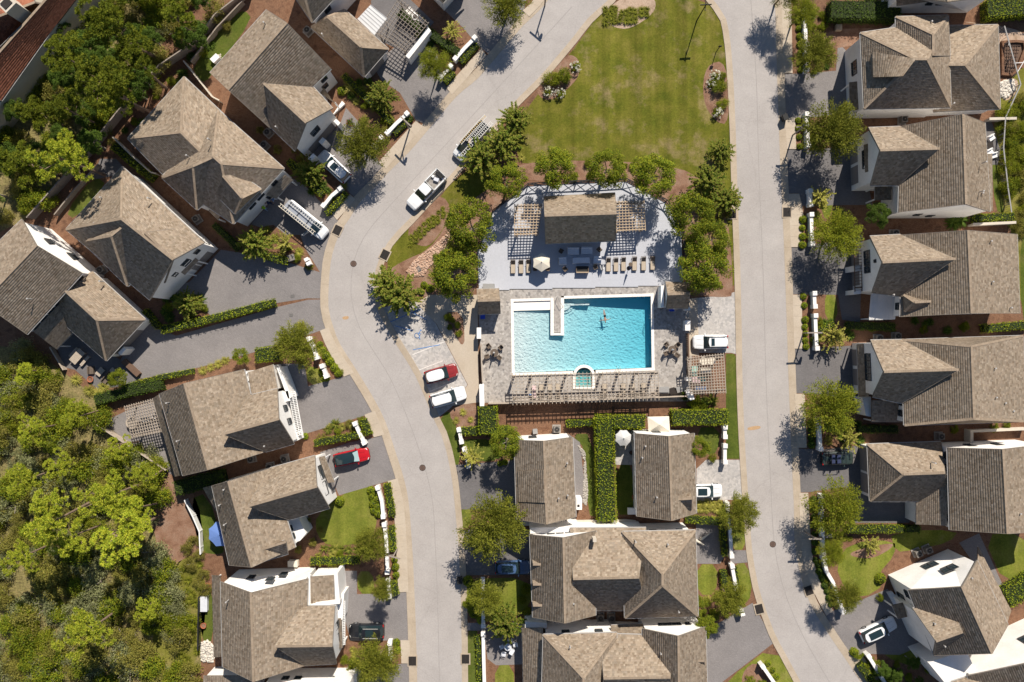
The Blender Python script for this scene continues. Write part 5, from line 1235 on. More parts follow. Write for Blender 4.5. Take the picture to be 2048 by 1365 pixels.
for i in range(9):
    for t in (.10, .80):
        p = a0.lerp(a1, (i + .12) / 8.25).lerp(b0.lerp(b1, (i + .12) / 8.25), t)
        if 1142 < p.x * S + 1024 < 1200 and t < .5: continue
        mb = MB(); mb.box((p.x, p.y, 1.3), (.30, .30, 2.6)); mb.build('post', MATS['wood_grey'], pr)
pr = thing('pergola', 'dense square pergola over the corner right of the pool', 'pergola', W((1412, 748)))
pergola(pr, [(1374.6, 714), (1447, 706), (1452, 787), (1380.5, 790)], 2.9, 14, 14, .08, .08, mat='wood_grey')
for (x, y, l) in ((1405, 722, 'left'), (1420, 722, 'right')): round_table(f'{l} round cream table under the square pergola', (x, y), .55, 0, 'canvas')
TC = make_chair('teal'); TC.name = 'teal_chair'
for (x, y, l) in ((1397, 760, 'left'), (1406, 760, 'right')): place(TC, USED, W((x, y)), 0, None, f'{l} teal chair under the square pergola', 'chair')
for (x, y, d, m_, l, c) in ((1388, 742, (.7, 1.2, .5), 'mint', 'pale mint storage box under the square pergola', 'box'), (1390, 760, (1.1, .8, .45), 'pink_cloth', 'pale pink toy box under the square pergola', 'box'), (1410, 742, (1.4, .6, .6), 'canvas', 'cream bench box under the square pergola', 'box'), (1400, 777, (1.5, .5, .6), 'cloth_blue', 'pale blue box near the bottom of the square pergola', 'box')):
    t = thing('storage_box', l, c, W((x, y))); mb = MB(); mb.box((0, 0, d[2] / 2), d); mb.build('body', MATS[m_], t, local=True); mb = MB(); mb.box((0, 0, d[2] + .03), (d[0] + .06, d[1] + .06, .06)); mb.build('lid', MATS[m_], t, local=True)
# barbecue counter and bins in the terrace corner
t = thing('barbecue', 'grey steel barbecue counter at the end of the long pergola', 'barbecue', W((1325, 780))); mb = MB(); mb.box((0, 0, .45), (1.5, .9, .9)); mb.build('cabinet', MATS['grey_metal'], t, local=True); mb = MB(); mb.box((0, .05, .98), (1.4, .7, .16)); mb.build('lid', MATS['grey_metal'], t, local=True)
for (x, y, l) in ((1343, 782, 'dark covered bundle beside the barbecue'), (1357, 779, 'grey covered bundle in the terrace corner')):
    soft_box('covered_bundle', l, (x, y), (.9, .8, .8), .3, 'iron' if 'dark' in l else 'grey_metal', 'bundle', 0)
for (x, y, l) in ((966, 634, 'blue recycling bin below the left hut'), (1341, 619, 'blue recycling bin below the right hut')):
    t = thing('recycling_bin', l, 'bin', W((x, y))); mb = MB(); mb.hexa([(-.25, -.25, 0), (.25, -.25, 0), (.25, .25, 0), (-.25, .25, 0)], [(-.3, -.3, 1), (.3, -.3, 1), (.3, .3, 1), (-.3, .3, 1)]); mb.build('body', MATS['blue_plastic'], t, local=True); mb = MB(); mb.box((0, 0, 1.04), (.64, .66, .08)); mb.build('lid', MATS['blue_plastic'], t, local=True)
# ------------------------------------------------------------------ masonry walls, gates, fences
def wall_run(name, label, pts, h_, wd=.36, mat='stucco', piers=(0, -1), pier_h=.22, pier=.54, cat='wall', cap=True):
    root = thing(name, label, cat, W(pts[0])); P_ = [W(p) for p in pts]
    for a, b in zip(P_, P_[1:]):
        mb = MB(); mb.bar(a + Vector((0, 0, h_ / 2)), b + Vector((0, 0, h_ / 2)), wd, h_); mb.build('panel', MATS[mat], root)
        if cap: mb = MB(); mb.bar(a + Vector((0, 0, h_ + .03)), b + Vector((0, 0, h_ + .03)), wd + .10, .07); mb.build('coping', MATS[mat], root)
    for i in piers:
        p = P_[i]; d = (P_[1] - P_[0]) if i == 0 else (P_[-1] - P_[-2]); rz = math.atan2(d.y, d.x)
        if 0 < i < len(P_) - 1: d = P_[i + 1] - P_[i - 1]; rz = math.atan2(d.y, d.x)
        mb = MB(); mb.box((p.x, p.y, (h_ + pier_h) / 2), (pier, pier, h_ + pier_h), rz); f = mb.build('pier', MATS[mat], root)
        mb = MB(); mb.box((p.x, p.y, h_ + pier_h + .04), (pier + .06, pier + .06, .08), rz); mb.build('pier_cap', MATS[mat], f)
    return root
GW = [([(882, 161), (902, 138)], 'white garden wall under the yellow green tree at the top'), ([(912, 123), (930, 102), (950, 82)], 'white garden wall beside the top sidewalk in front of the shadow'),
 ([(751, 296), (765, 280)], 'short white wall under the feathery tree by the street'), ([(777, 270), (795, 251), (816, 232)], 'white garden wall with the hanging lamp on the curve'),
 ([(651, 414), (666, 395), (684, 380)], 'white garden wall above the silver ladder van'), ([(622, 678), (632, 700), (637, 715)], 'white garden wall below the round bush on the curve'), ([(648, 732), (656, 752)], 'short white garden wall above the grey driveway'),
 ([(713, 846), (722, 866), (731, 884)], 'white garden wall above the red car'), ([(758, 973), (766, 1000), (769, 1030)], 'white garden wall at the north end of the long sidewalk'), ([(771, 1046), (775, 1080), (777, 1140)], 'white garden wall behind the tall lamp on the long sidewalk'), ([(778, 1158), (781, 1188)], 'short white garden wall above the black SUV driveway'), ([(782, 1281), (783, 1310)], 'short white garden wall at the bottom of the long sidewalk'),
 ([(1604, 26), (1605, 60), (1607, 96)], 'white garden wall at the top of the straight street'), ([(1607, 110), (1608, 145)], 'white garden wall hidden by the small oak at the top'), ([(1608, 233), (1609, 258), (1611, 295)], 'white garden wall beside the second driveway lamp'),
 ([(1615, 385), (1616, 412)], 'short white garden wall beside the small palm on the straight street'), ([(1617, 432), (1618, 460), (1619, 490)], 'white garden wall beside the feathery tree on the straight street'), ([(1623, 588), (1624, 614)], 'short white garden wall below the ragged tree shadow'), ([(1625, 632), (1626, 660), (1628, 697)], 'white garden wall beside the lamp in the middle of the straight street'),
 ([(1632, 838), (1634, 865), (1635, 896)], 'white garden wall above the dark jeep'), ([(1638, 990), (1639, 1040), (1641, 1100)], 'long white garden wall beside the south east oak'), ([(1642, 1112), (1648, 1140), (1660, 1160), (1672, 1195), (1680, 1218)], 'curving white garden wall along the sunny lawn'), ([(1730, 1306), (1745, 1330), (1775, 1380)], 'white garden wall below the white SUV'),
 ([(1450, 1005), (1455, 1040), (1459, 1108)], 'white garden wall beneath the leaning street tree'), ([(1460, 1128), (1464, 1150), (1470, 1180)], 'white garden wall south of the little path'), ([(1478, 1216), (1480, 1222)], 'white gate pier beside the bottom driveway'), ([(1520, 1326), (1552, 1372)], 'white garden wall in the triangular corner'),
 ([(966, 1158), (967, 1200), (967, 1246)], 'white garden wall beside the bushy tree on the left'), ([(967, 1262), (968, 1310), (970, 1385)], 'long white garden wall beside the shadowed patio'), ([(919, 858), (924, 882)], 'white garden wall at the corner of the clipped hedge'), ([(930, 897), (938, 930)], 'short white garden wall behind the spiky yucca'),
 ([(1446, 853), (1446, 872)], 'short white wall at the hedge end beside the straight street'), ([(1446, 890), (1446, 922)], 'white wall above the pale stone driveway'), ([(618, 522), (621, 528)], 'white square gate pier on the broad forecourt')]
for pts, lab in GW: wall_run('garden_wall', lab, pts, 1.0)
# walls and fence round the pool
wall_run('pool_wall', 'white wall block below the left pool hut', [(959, 656), (959, 678)], 1.7, .5, piers=(), cat='wall'); wall_run('pool_wall', 'tall white wall at the lower left pool corner', [(964, 768), (965, 806)], 1.7, .55, piers=(-1,))
wall_run('pool_wall', 'white wall block below the right pool hut', [(1370, 616), (1370, 622)], 1.7, .6, piers=()); wall_run('pool_wall', 'larger white wall block beside the east parking bay', [(1370, 642), (1370, 662)], 1.7, .6, piers=())
wall_run('pool_wall', 'white pier at the left edge of the square pergola', [(1373, 755), (1373, 761)], 1.5, .7, piers=()); wall_run('pool_wall', 'white corner pier at the lower right pool corner', [(1372, 780), (1377, 794)], 1.7, .7, piers=(-1,))
def board_fence(name, label, pts, h_, mat='fence_wood', bw=.16, post=2.2, cap=True, cat='fence', fill=.92):
    root = thing(name, label, cat, W(pts[0])); n = 0; P_ = [W(p) for p in pts]; extra = MB()
    for a, b in zip(P_, P_[1:]):
        L = (b - a).length; d = (b - a) / L; k = max(1, int(L / bw))
        for i in range(k):
            p = a + d * (L * (i + .5 - fill / 2) / k); q = a + d * (L * (i + .5 + fill / 2) / k); z = h_ + rnd.uniform(-.02, .02)
            mb = MB() if n < 295 else extra; mb.bar(p + Vector((0, 0, z / 2)), q + Vector((0, 0, z / 2)), .03, z); n += 1
            if mb is not extra: mb.build('board', MATS[mat], root)
        for i in range(int(L / post) + 1):
            p = a + d * min(L, i * post); mb = MB(); mb.box((p.x, p.y, h_ / 2), (.12, .12, h_ + .1), math.atan2(d.y, d.x)); mb.build('fence_post', MATS[mat], root)
        if cap: mb = MB(); mb.bar(a + Vector((0, 0, h_ + .05)), b + Vector((0, 0, h_ + .05)), .16, .05); mb.build('cap_rail', MATS[mat], root)
    if extra.f: tag(extra.build('boards', MATS[mat], root), kind='stuff')
    return root
board_fence('wooden_fence', 'long weathered board fence below the north west pines', [(505, -10), (440, 40), (398, 95), (330, 140), (262, 214), (195, 298), (148, 352), (70, 440)], 1.9)
board_fence('wooden_fence', 'low board fence behind the shaded back lawn', [(490, 10), (440, 62), (388, 130)], 1.2, bw=.2)
board_fence('wooden_fence', 'board fence along the lower edge of the pool terrace', [(978, 806), (1060, 804), (1200, 798), (1372, 791)], 1.5, mat='wood_grey', bw=.3)
board_fence('wooden_fence', 'board fence beside the west pool wall', [(963, 690), (964, 726), (966, 764)], 1.4, mat='wood_grey', bw=.25)
board_fence('wooden_fence', 'dark board fence on the east side of the terrace', [(1372, 668), (1373, 710), (1373, 752)], 1.4, mat='wood_brown', bw=.25)
board_fence('wooden_fence', 'low wooden fence beside the west pergola patio', [(203, 848), (255, 882), (340, 938)], 1.3, mat='wood_grey', bw=.25)
board_fence('wooden_fence', 'low fence behind the house with many hips', [(376, 130), (400, 160), (432, 200), (447, 208)], 1.5, mat='stucco_beige', bw=.5)
board_fence('wooden_fence', 'low retaining fence between two hipped houses', [(236, 280), (275, 318), (312, 350), (322, 352)], 1.5, mat='stucco_beige', bw=.5)
board_fence('wooden_fence', 'thin light fence behind the dark lawn on the west', [(118, 432), (158, 382), (205, 332)], 1.1, bw=.3)
board_fence('white_fence', 'white picket fence curving beside the blue parasol lawn', [(376, 998), (392, 1030), (405, 1060), (407, 1105)], 1.1, mat='white_trim', bw=.16)
board_fence('wooden_fence', 'short wooden fence behind the south west house', [(404, 1190), (402, 1295)], 1.2, mat='black_metal', bw=.25, fill=.2)
board_fence('wooden_fence', 'low wooden fence along the dark patio with tables', [(108, 695), (135, 740)], 1.0, mat='wood_grey', bw=.3)
wall_run('low_wall', 'low pale wall behind the second east house', [(1968, 243), (2022, 242)], 1.2, .25, 'stucco_beige', ()); wall_run('low_wall', 'low pale wall behind the third east house', [(1935, 452), (2020, 448)], 1.3, .25, 'stucco_beige', ())
wall_run('low_wall', 'stone wall end between the two lower east houses', [(1930, 858), (1930, 882)], 1.6, .3, 'stucco_beige', ()); wall_run('low_wall', 'low wall beside the brown garden on the far east', [(1932, 861), (2045, 856)], 1.2, .25, 'stucco_beige', ())
wall_run('low_wall', 'dark slate ledge below the tall hedge', [(1040, 1046), (1250, 1042), (1270, 1044)], .5, .5, 'stucco_beige', ())
board_fence('post_fence', 'thin grey wire fence along the east edge', [(1998, 60), (2030, 175), (2000, 240), (1996, 300), (2005, 380), (2012, 428)], 1.2, mat='grey_metal', bw=.55, fill=.08)
board_fence('wooden_fence', 'dark open fence of the shaded garden by the cottage', [(942, 935), (928, 895)], .8, mat='wood_brown', bw=.5, fill=.3)
mb = MB()
# ------------------------------------------------------------------ street lamps: post, cross arm and lantern
def street_lamp(label, px, z=4.2, ang=0.0, arm=1.0, mat='fence_wood'):
    t = thing('street_lamp', label, 'street lamp', W(px, z) * 1.0, ang, 'post lamps along the streets'); t.location.z = 0
    m = MB(); m.box((0, 0, z / 2), (.15, .15, z)); m.build('post', MATS[mat], t, local=True)
    m = MB(); m.box((0, 0, z + .08), (arm * 2, .17, .14)); m.build('cross_arm', MATS[mat], t, local=True)
    m = MB(); m.bar((0, 0, z - .9), (arm * .7, 0, z), .1, .1); m.build('brace', MATS[mat], t, local=True)
    m = MB(); m.tube((arm * .8, 0, z - .75), (arm * .8, 0, z - .25), .16, .22, 6); l = m.build('lantern', MATS['black_metal'], t, local=True)
    m = MB(); m.tube((arm * .8, 0, z - .25), (arm * .8, 0, z + .02), .24, .03, 6); m.build('lantern_cap', MATS['black_metal'], l, local=True)
    return t
for px, a, l in (((811, 243), -.75, 'wooden lamp post on the curve by the white pickup'), ((1092, -14), -.7, 'wooden lamp post at the top beside the big street tree'), ((1607, 255), 0, 'wooden lamp post beside the black bin'), ((1629, 666), 0, 'wooden lamp post in the middle of the straight street'), ((1632, 1078), 0, 'wooden lamp post beside the long south east wall'), ((786, 1114), 2.9, 'wooden lamp post on the long west sidewalk')):
    street_lamp(l, px, 4.2, a)
t = thing('sign_post', 'tall dark post with crossed signs at the top of the green', 'sign post', W((1413, 8), 5.6)); t.location.z = 0
mb = MB(); mb.tube((0, 0, 0), (0, 0, 5.6), .09, .06, 8); mb.build('post', MATS['black_metal'], t, local=True)
for r, z, L in ((.05, 5.3, .75), (1.5, 5.0, .7)): mb = MB(); mb.box((0, 0, z), (L * 2, .06, .30), r); mb.build('sign_blade', MATS['black_metal'], t, local=True)
t = thing('sign_post', 'short dark post on the east edge of the green', 'sign post', W((1441, 92), 2.4)); t.location.z = 0
mb = MB(); mb.tube((0, 0, 0), (0, 0, 2.4), .06, .05, 8); mb.build('post', MATS['black_metal'], t, local=True); mb = MB(); mb.box((0, 0, 2.2), (.45, .04, .5)); mb.build('sign_blade', MATS['black_metal'], t, local=True)

# ------------------------------------------------------------------ drains, manholes, bins
def drain(label, px, rz, a=1.3, b=2.0):
    t = thing('storm_drain', label, 'storm drain', W(px), rz); m = MB(); m.box((0, 0, .06), (a + .3, b + .3, .09)); m.build('surround', MATS['kerb_concrete'], t, local=True)
    m = MB(); m.box((0, 0, .11), (a, b, .02)); m.build('pit', MATS['black_plastic'], t, local=True)
    for i in range(9): m = MB(); m.box((0, -b / 2 + b * (i + .5) / 9, .13), (a, b / 18, .03)); m.build('bar', MATS['iron'], t, local=True)
    for s in (-1, 0, 1): m = MB(); m.box((s * a * .45, 0, .135), (.07, b, .03)); m.build('bar', MATS['iron'], t, local=True)
for px, r, l in (((675, 461), -.45, 'square iron storm drain on the outside of the curve'), ((770, 510), -.45, 'square iron storm drain on the inside of the curve'), ((1573.5, 425), 0, 'square iron storm drain on the straight street'), ((825, 1322), 0, 'square iron storm drain at the bottom left kerb'), ((931, 1318), 0, 'square iron storm drain at the bottom beside the garden wall'), ((1617, 1181), .35, 'square iron storm drain by the curving wall'), ((1518, 1218), .25, 'square iron storm drain by the bottom driveway'), ((1464, 428), 0, 'square iron storm drain under the crape myrtle branch')):
    drain(l, px, r, 1.05, 1.25)
def manhole(label, px, r=.36, mat='rust_iron'):
    t = thing('manhole_cover', label, 'manhole', W(px)); m = MB(); m.tube((0, 0, .0), (0, 0, .026), r + .08, r + .08, 24); m.build('rim', MATS['iron'], t, local=True); m = MB(); m.tube((0, 0, .0), (0, 0, .034), r, r, 24); m.build('cover', MATS[mat], t, local=True)
    for i in range(5): m = MB(); m.box((0, (i - 2) * r * .35, .036), (r * 1.5 * math.cos((i - 2) * .5), .04, .012)); m.build('rib', MATS['iron'], t, local=True)
manhole('round manhole cover on the curve', (707, 528)); manhole('round manhole cover on the lower west street', (845, 936)); manhole('round manhole cover on the straight street', (1545.5, 1089))
for px, l in (((585, 593), 'upper small square drain grate on the broad forecourt'), ((582, 631), 'lower small square drain grate on the long drive')):
    t = thing('drain_grate', l, 'drain', W(px)); m = MB(); m.box((0, 0, .02), (.5, .4, .02)); m.build('frame', MATS['iron'], t, local=True)
    for i in range(4): m = MB(); m.box((-.18 + i * .12, 0, .035), (.05, .36, .012)); m.build('bar', MATS['grey_metal'], t, local=True)
t = thing('drain_grate', 'dark grate lying in the pink rock bed', 'drain', W((838, 539)), .5); m = MB(); m.box((0, 0, .1), (.55, .8, .1)); m.build('frame', MATS['iron'], t, local=True)
for i in range(3): m = MB(); m.box((-.18 + i * .18, 0, .17), (.06, .75, .03)); m.build('bar', MATS['grey_metal'], t, local=True)
def bin_(label, px, rz):
    t = thing('wheeled_bin', label, 'bin', W(px), rz); m = MB(); m.hexa([(-.27, -.3, .08), (.27, -.3, .08), (.27, .3, .08), (-.27, .3, .08)], [(-.36, -.4, 1.05), (.36, -.4, 1.05), (.36, .4, 1.05), (-.36, .4, 1.05)]); m.build('body', MATS['black_plastic'], t, local=True)
    m = MB(); m.hexa([(-.38, -.43, 1.05), (.38, -.43, 1.05), (.38, .43, 1.05), (-.38, .43, 1.05)], [(-.33, -.38, 1.13), (.33, -.38, 1.13), (.33, .38, 1.13), (-.33, .38, 1.13)]); m.build('lid', MATS['black_plastic'], t, local=True)
    for s in (-.28, .28): m = MB(); m.tube((s - .04, .32, .12), (s + .04, .32, .12), .12, .12, 10); m.build('wheel', MATS['tyre'], t, local=True)
    m = MB(); m.bar((-.3, .46, 1.0), (.3, .46, 1.0), .04, .04); m.build('handle', MATS['black_plastic'], t, local=True)
bin_('black wheeled bin at the kerb of the straight street', (1566, 239), .35); bin_('black wheeled bin at the kerb near the blue car', (920, 1158), .1)

# ------------------------------------------------------------------ air conditioners, boxes
def make_ac():
    t = thing('air_conditioner', '', 'air conditioner'); m = MB(); m.box((0, 0, .06), (1.15, 1.15, .12)); m.build('pad', MATS['pebble'], t, local=True)
    m = MB(); m.box((0, 0, .55), (.85, .85, .86)); c = m.build('cabinet', MATS['ac_grey'], t, local=True)
    m = MB(); m.tube((0, 0, .98), (0, 0, 1.0), .36, .36, 18); m.build('fan_well', MATS['ac_fan'], t, local=True)
    for i in range(4): m = MB(); m.box((.16 * math.cos(i * 1.5708), .16 * math.sin(i * 1.5708), 1.02), (.28, .10, .02), i * 1.5708 + .3); m.build('fan_blade', MATS['iron'], t, local=True)
    m = MB(); m.tube((0, 0, 1.0), (0, 0, 1.06), .07, .07, 8); m.build('hub', MATS['ac_grey'], t, local=True); return t
AC = make_ac()
for x, y, r, l in ((617, 65, .8, 'beside the long gabled roof at the top'), (538, 268, .8, 'left of the steep front gable'), (531, 293, .8, 'below the eave of the house with many hips'), (396, 440, .6, 'beside the front gable above the forecourt'), (206, 541, .6, 'between the two western houses'), (571, 917, .2, 'in the gap above the red car house'), (505, 917, .2, 'under the eave south of the terrace house'), (542, 933, .2, 'in the middle of the narrow brown passage'),
   (1803, 242, 0, 'between the two upper east houses'), (1790, 673, 0, 'above the house with four front windows'), (1876, 872, 0, 'in the passage above the jeep house'), (1832, 1105, .4, 'left of a pair by the white gable'), (1852, 1098, .4, 'right of a pair by the white gable'), (1200, 1233, 0, 'left of a pair under the long house'), (1222, 1233, 0, 'right of a pair under the long house'), (1113, 858, 0, 'above the left pool cottage'), (1786, 468, 0, 'above the three window gable'), (1754, 677, 0, 'beside a small stone bed')):
    place(AC, USED, W((x, y)), r, None, 'grey air conditioner with a round fan ' + l, 'air conditioner', 'outdoor air conditioners')
def simple_box(name, label, px, d, rz, mat, cat, lid=True):
    t = thing(name, label, cat, W(px), rz); m = MB(); a, b = d[0] / 2, d[1] / 2
    m.hexa([(-a, -b, 0), (a, -b, 0), (a, b, 0), (-a, b, 0)], [(-a * .97, -b * .97, d[2]), (a * .97, -b * .97, d[2]), (a * .97, b * .97, d[2]), (-a * .97, b * .97, d[2])]); m.build('body', MATS[mat], t, local=True)
    if lid: m = MB(); m.box((0, 0, d[2] + .03), (d[0] + .05, d[1] + .05, .06)); m.build('lid', MATS[mat], t, local=True)
    return t
simple_box('utility_box', 'grey green utility box beside the broad forecourt', (585, 517), (.9, .8, .8), .3, 'ac_grey', 'utility box'); simple_box('utility_box', 'grey utility box beside the south east wall', (1654, 1070), (.9, .5, .6), 0, 'ac_grey', 'utility box')
simple_box('generator', 'cream generator cabinet in the passage above the white wall', (589, 1125), (1.3, .8, .9), 0, 'canvas', 'generator'); simple_box('utility_box', 'grey cabinet above the left pool cottage', (1070, 862), (.6, .6, 1.0), .1, 'grey_metal', 'utility box')
simple_box('storage_bench', 'white cushioned bench behind the south west house', (411, 1206), (.9, 2.0, .6), 0, 'cushion_cover', 'bench'); simple_box('storage_bench', 'white bench at the back of the steep gabled house', (543 - 110, 120), (.7, 1.1, .6), -.8, 'white_trim', 'bench')
simple_box('hot_tub', 'white rectangular box beside the right cottage', (1263, 1021), (1.2, .8, .7), 0, 'white_trim', 'box')
for (x, y, r, l) in ((1980, 277, .6, 'upper'), (1976, 305, .5, 'lower'), (1985, 312, .3, 'lowest')): 
    soft_box('patio_chair', f'{l} white cushioned chair behind the second east house', (x, y), (.9, .8, .45), r, 'white_trim', 'chair', 0, back=.3)
soft_box('pool_ottoman', 'round dark pouf behind the second east house', (1977, 292), (.9, .9, .45), .2, 'iron', 'pouf', 0)
# planters
def pot(label, px, r=.32, h_=.45, mat='terracotta'):
    t = thing('plant_pot', label, 'pot', W(px)); m = MB(); n = 14
    ring_ = lambda rr, z: [(rr * math.cos(6.2832 * i / n), rr * math.sin(6.2832 * i / n), z) for i in range(n)]
    for (r0, z0), (r1, z1) in zip([(r * .7, 0), (r, h_), (r * .82, h_)], [(r, h_), (r * .82, h_), (r * .78, h_ - .1)]):
        A_, B_ = ring_(r0, z0), ring_(r1, z1)
        for i in range(n): m.poly([A_[i], A_[(i + 1) % n], B_[(i + 1) % n], B_[i]])
    m.build('pot', MATS[mat], t, local=True); m = MB(); m.poly(ring_(r * .78, h_ - .1)); m.build('soil', MATS['mulch'], t, local=True)
pot('terracotta pot at the fence behind the south west house', (409, 1250), .4); pot('terracotta pot among leaves behind the south west house', (417, 1170), .35); pot('terracotta fire bowl on the western patio', (183, 759), .42, .4); pot('dark pot beside the right cottage', (1262, 905), .3, .4, 'iron'); pot('terracotta pot at the foot of the right cottage', (1267, 993), .3)
# west patio furniture
def plank_table(label, px, rz, L, Wd, h_=.74, mat='wood_grey', name='patio_table'):
    t = thing(name, label, 'table' if 'table' in name else 'bench', W(px), rz); n = max(2, round(Wd / .2))
    for i in range(n): m = MB(); m.box((0, -Wd / 2 + Wd * (i + .5) / n, h_), (L, Wd / n - .015, .05)); m.build('plank', MATS[mat], t, local=True)
    for sx in (-1, 1):
        for sy in (-1, 1): m = MB(); m.box((sx * (L / 2 - .1), sy * (Wd / 2 - .08), h_ / 2), (.08, .08, h_ - .04)); m.build('leg', MATS[mat], t, local=True)
plank_table('long plank dining table on the west patio', (160, 713), .85, 2.1, 1.1); plank_table('plank bench right of the west dining table', (173, 722), .85, 1.7, .4, .45, name='patio_bench'); plank_table('plank bench left of the west dining table', (150, 705), .85, 1.6, .35, .45, name='patio_bench')
plank_table('low square table on the west patio', (203, 744), .85, 1.2, .8, .4); plank_table('small side table on the west patio', (228, 741), .85, .7, .6, .45)
soft_box('patio_sofa', 'brown low sofa on the west patio', (217, 755), (2.0, .8, .4), .9, 'wicker', 'sofa', 0, back=.3); soft_box('patio_sofa', 'brown armchair above the fire bowl', (184, 741), (1.1, .8, .4), 1.6, 'wicker', 'armchair', 0, back=.3)
simple_box('planter', 'long brown planter box edging the western drive', (265, 736), (3.0, .7, .6), -.75, 'wood_brown', 'planter', False)
# chairs on the C7 patio
PC = make_chair('cushion_cover'); PC.name = 'garden_chair'
for x, y, r, l in ((1004, 1292, .4, 'top left'), (1020, 1278, -.6, 'top right'), (1008, 1306, 1.4, 'lower left'), (1024, 1300, 2.6, 'lower right'), (1030, 1287, -1.5, 'rightmost')): place(PC, USED, W((x, y)), r, None, f'pale garden chair on the shadowed patio, {l}', 'chair', 'pale garden chairs')
round_table('pale round table among the shadowed garden chairs', (1016, 1291), .5, 0, 'cushion_cover')
for x, y, r, l in ((1082, 842, .3, 'left'), (1091, 838, .1, 'middle'), (1099, 841, -.2, 'right')): pass
PC2 = make_chair('canvas_grey'); PC2.name = 'terrace_chair'
for x, y, r, l in ((290, 840, .2, 'left of three'), (298, 839, .2, 'middle of three'), (312, 834, .2, 'right of three')): place(PC2, USED, W((x, y)), r, None, f'white chair under the west terrace pergola, {l}', 'chair', 'white chairs under the west pergola')
round_table('round table under the west terrace pergola', (268, 845), .8, 0, 'wood_grey')
# folded umbrella on the C6 patio, square canopy above the right cottage
t = thing('canopy', 'square cream canopy beside the right cottage', 'canopy', W((1317, 849)))
q = [W(p, 2.5) - W((1317, 849)) for p in ((1295, 834), (1338, 833), (1340, 863), (1297, 864))]; c_ = sum(q, Vector()) / 4 + Vector((0, 0, .7))
for i in range(4): m = MB(); m.poly([q[i], q[(i + 1) % 4], c_]); m.build('canopy_panel', MATS['canvas'], t, local=True)
for p in q: m = MB(); m.box((p.x * .93, p.y * .93, 1.25), (.07, .07, 2.5)); m.build('post', MATS['grey_metal'], t, local=True)
for (x, y, r, l) in ((1410, 1072, .6, 'pale folded umbrella lying on the patio'), (1398, 1084, -.5, 'pale folded chair beside the lying umbrella')):
    t = thing('folded_umbrella' if 'umb' in l[:20] else 'folded_chair', l, 'umbrella' if 'umb' in l[:20] else 'chair', W((x, y)), r); m = MB(); m.tube((-.7, 0, .3), (.7, 0, .35), .22, .06, 8); m.tube((.7, 0, .35), (1.1, 0, .36), .03, .03, 6); m.build('canopy', MATS['canvas'], t, local=True); m = MB(); m.tube((-.7, 0, .02), (-.7, 0, .3), .25, .2, 8); m.build('foot', MATS['canvas'], t, local=True)
# unfinished pool pit behind the north east house
t = thing('pool_pit', 'unfinished brown pool pit with a mesh of rods', 'pit', W((2022, 115)))
q = [(2000, 84), (2030, 82), (2048, 84), (2050, 100), (2034, 140), (2024, 154), (2000, 152)]; q2 = ring(q, -5)
for a, b, c2, d2 in zip(q, q[1:] + q[:1], q2, q2[1:] + q2[:1]): m = MB(); prism_px(m, [a, b, d2, c2], 0, .4); m.build('rim', MATS['straw'], t)
m = MB(); m.poly([P3(*p, .03) for p in (q2 if (W(q2[1]) - W(q2[0])).cross(W(q2[2]) - W(q2[1])).z > 0 else q2[::-1])]); m.build('pit_floor', MATS['wood_brown'], t)
for i in range(7): m = MB(); m.bar(W((2004 + i * 5, 90)) + Vector((0, 0, .12)), W((2003 + i * 4, 148)) + Vector((0, 0, .12)), .05, .05); m.build('rod', MATS['rust_iron'], t)
for i in range(8): m = MB(); m.bar(W((2004, 92 + i * 7)) + Vector((0, 0, .18)), W((2040 - i * 1.6, 92 + i * 7)) + Vector((0, 0, .18)), .05, .05); m.build('rod', MATS['rust_iron'], t)
for a, b in (((2022, 130), (2047, 128)), ((2012, 95), (2012, 82)), ((2028, 150), (2046, 120))): m = MB(); m.tube(W(a) + Vector((0, 0, .6)), W(b) + Vector((0, 0, .6)), .05, .05, 6); m.build('pipe', MATS['white_trim'], t)
mb = MB(); p = W((1675, 58)); mb.box((p.x, p.y, .3), (.8, .8, .6)); mb.box((p.x - .15, p.y, .62), (.22, .5, .06)); mb.box((p.x + .17, p.y, .62), (.22, .5, .06)); tag(mb.build('well_head', MATS['wood_tan']), 'small tan block with dark openings below the thick hedge', 'block')
# pink rock bed and other stones
def stones(name, label, poly, n, rr, mat, flat=.6, z=.03):
    xs_ = [p[0] for p in poly]; ys_ = [p[1] for p in poly]; V = []; F = []
    def inside(x, y):
        c = False
        for i in range(len(poly)):
            a, b = poly[i], poly[i - 1]
            if (a[1] > y) != (b[1] > y) and x < (b[0] - a[0]) * (y - a[1]) / (b[1] - a[1]) + a[0]: c = not c
        return c
    while n > 0:
        x = rnd.uniform(min(xs_), max(xs_)); y = rnd.uniform(min(ys_), max(ys_))
        if not inside(x, y): continue
        n -= 1; p = W((x, y)); r = rnd.uniform(*rr); k = len(V); a0 = rnd.uniform(0, 6)
        bot = [(p.x + r * math.cos(a0 + i * 1.2566) * rnd.uniform(.8, 1.1), p.y + r * math.sin(a0 + i * 1.2566) * rnd.uniform(.8, 1.1), 0) for i in range(5)]
        top = [(p.x + (v[0] - p.x) * .7 + .02, p.y + (v[1] - p.y) * .7, r * flat * rnd.uniform(.8, 1.3) + z) for v in bot]
        V += bot + top
        for i in range(5): j = (i + 1) % 5; F += [(k + i, k + j, k + 5 + j), (k + i, k + 5 + j, k + 5 + i)]
        F += [(k + 5, k + 6, k + 7), (k + 5, k + 7, k + 8), (k + 5, k + 8, k + 9)]
    return tag(npmesh(name, V, F, MATS[mat]), label, 'rocks', kind='stuff')
sheet('rock_bed_base', [(812, 545), (830, 520), (865, 495), (895, 465), (905, 470), (890, 505), (860, 530), (848, 552), (822, 554)], 5, MATS['rock_pink'], 'pink stony ground of the rock channel', 'rock bed', 1)
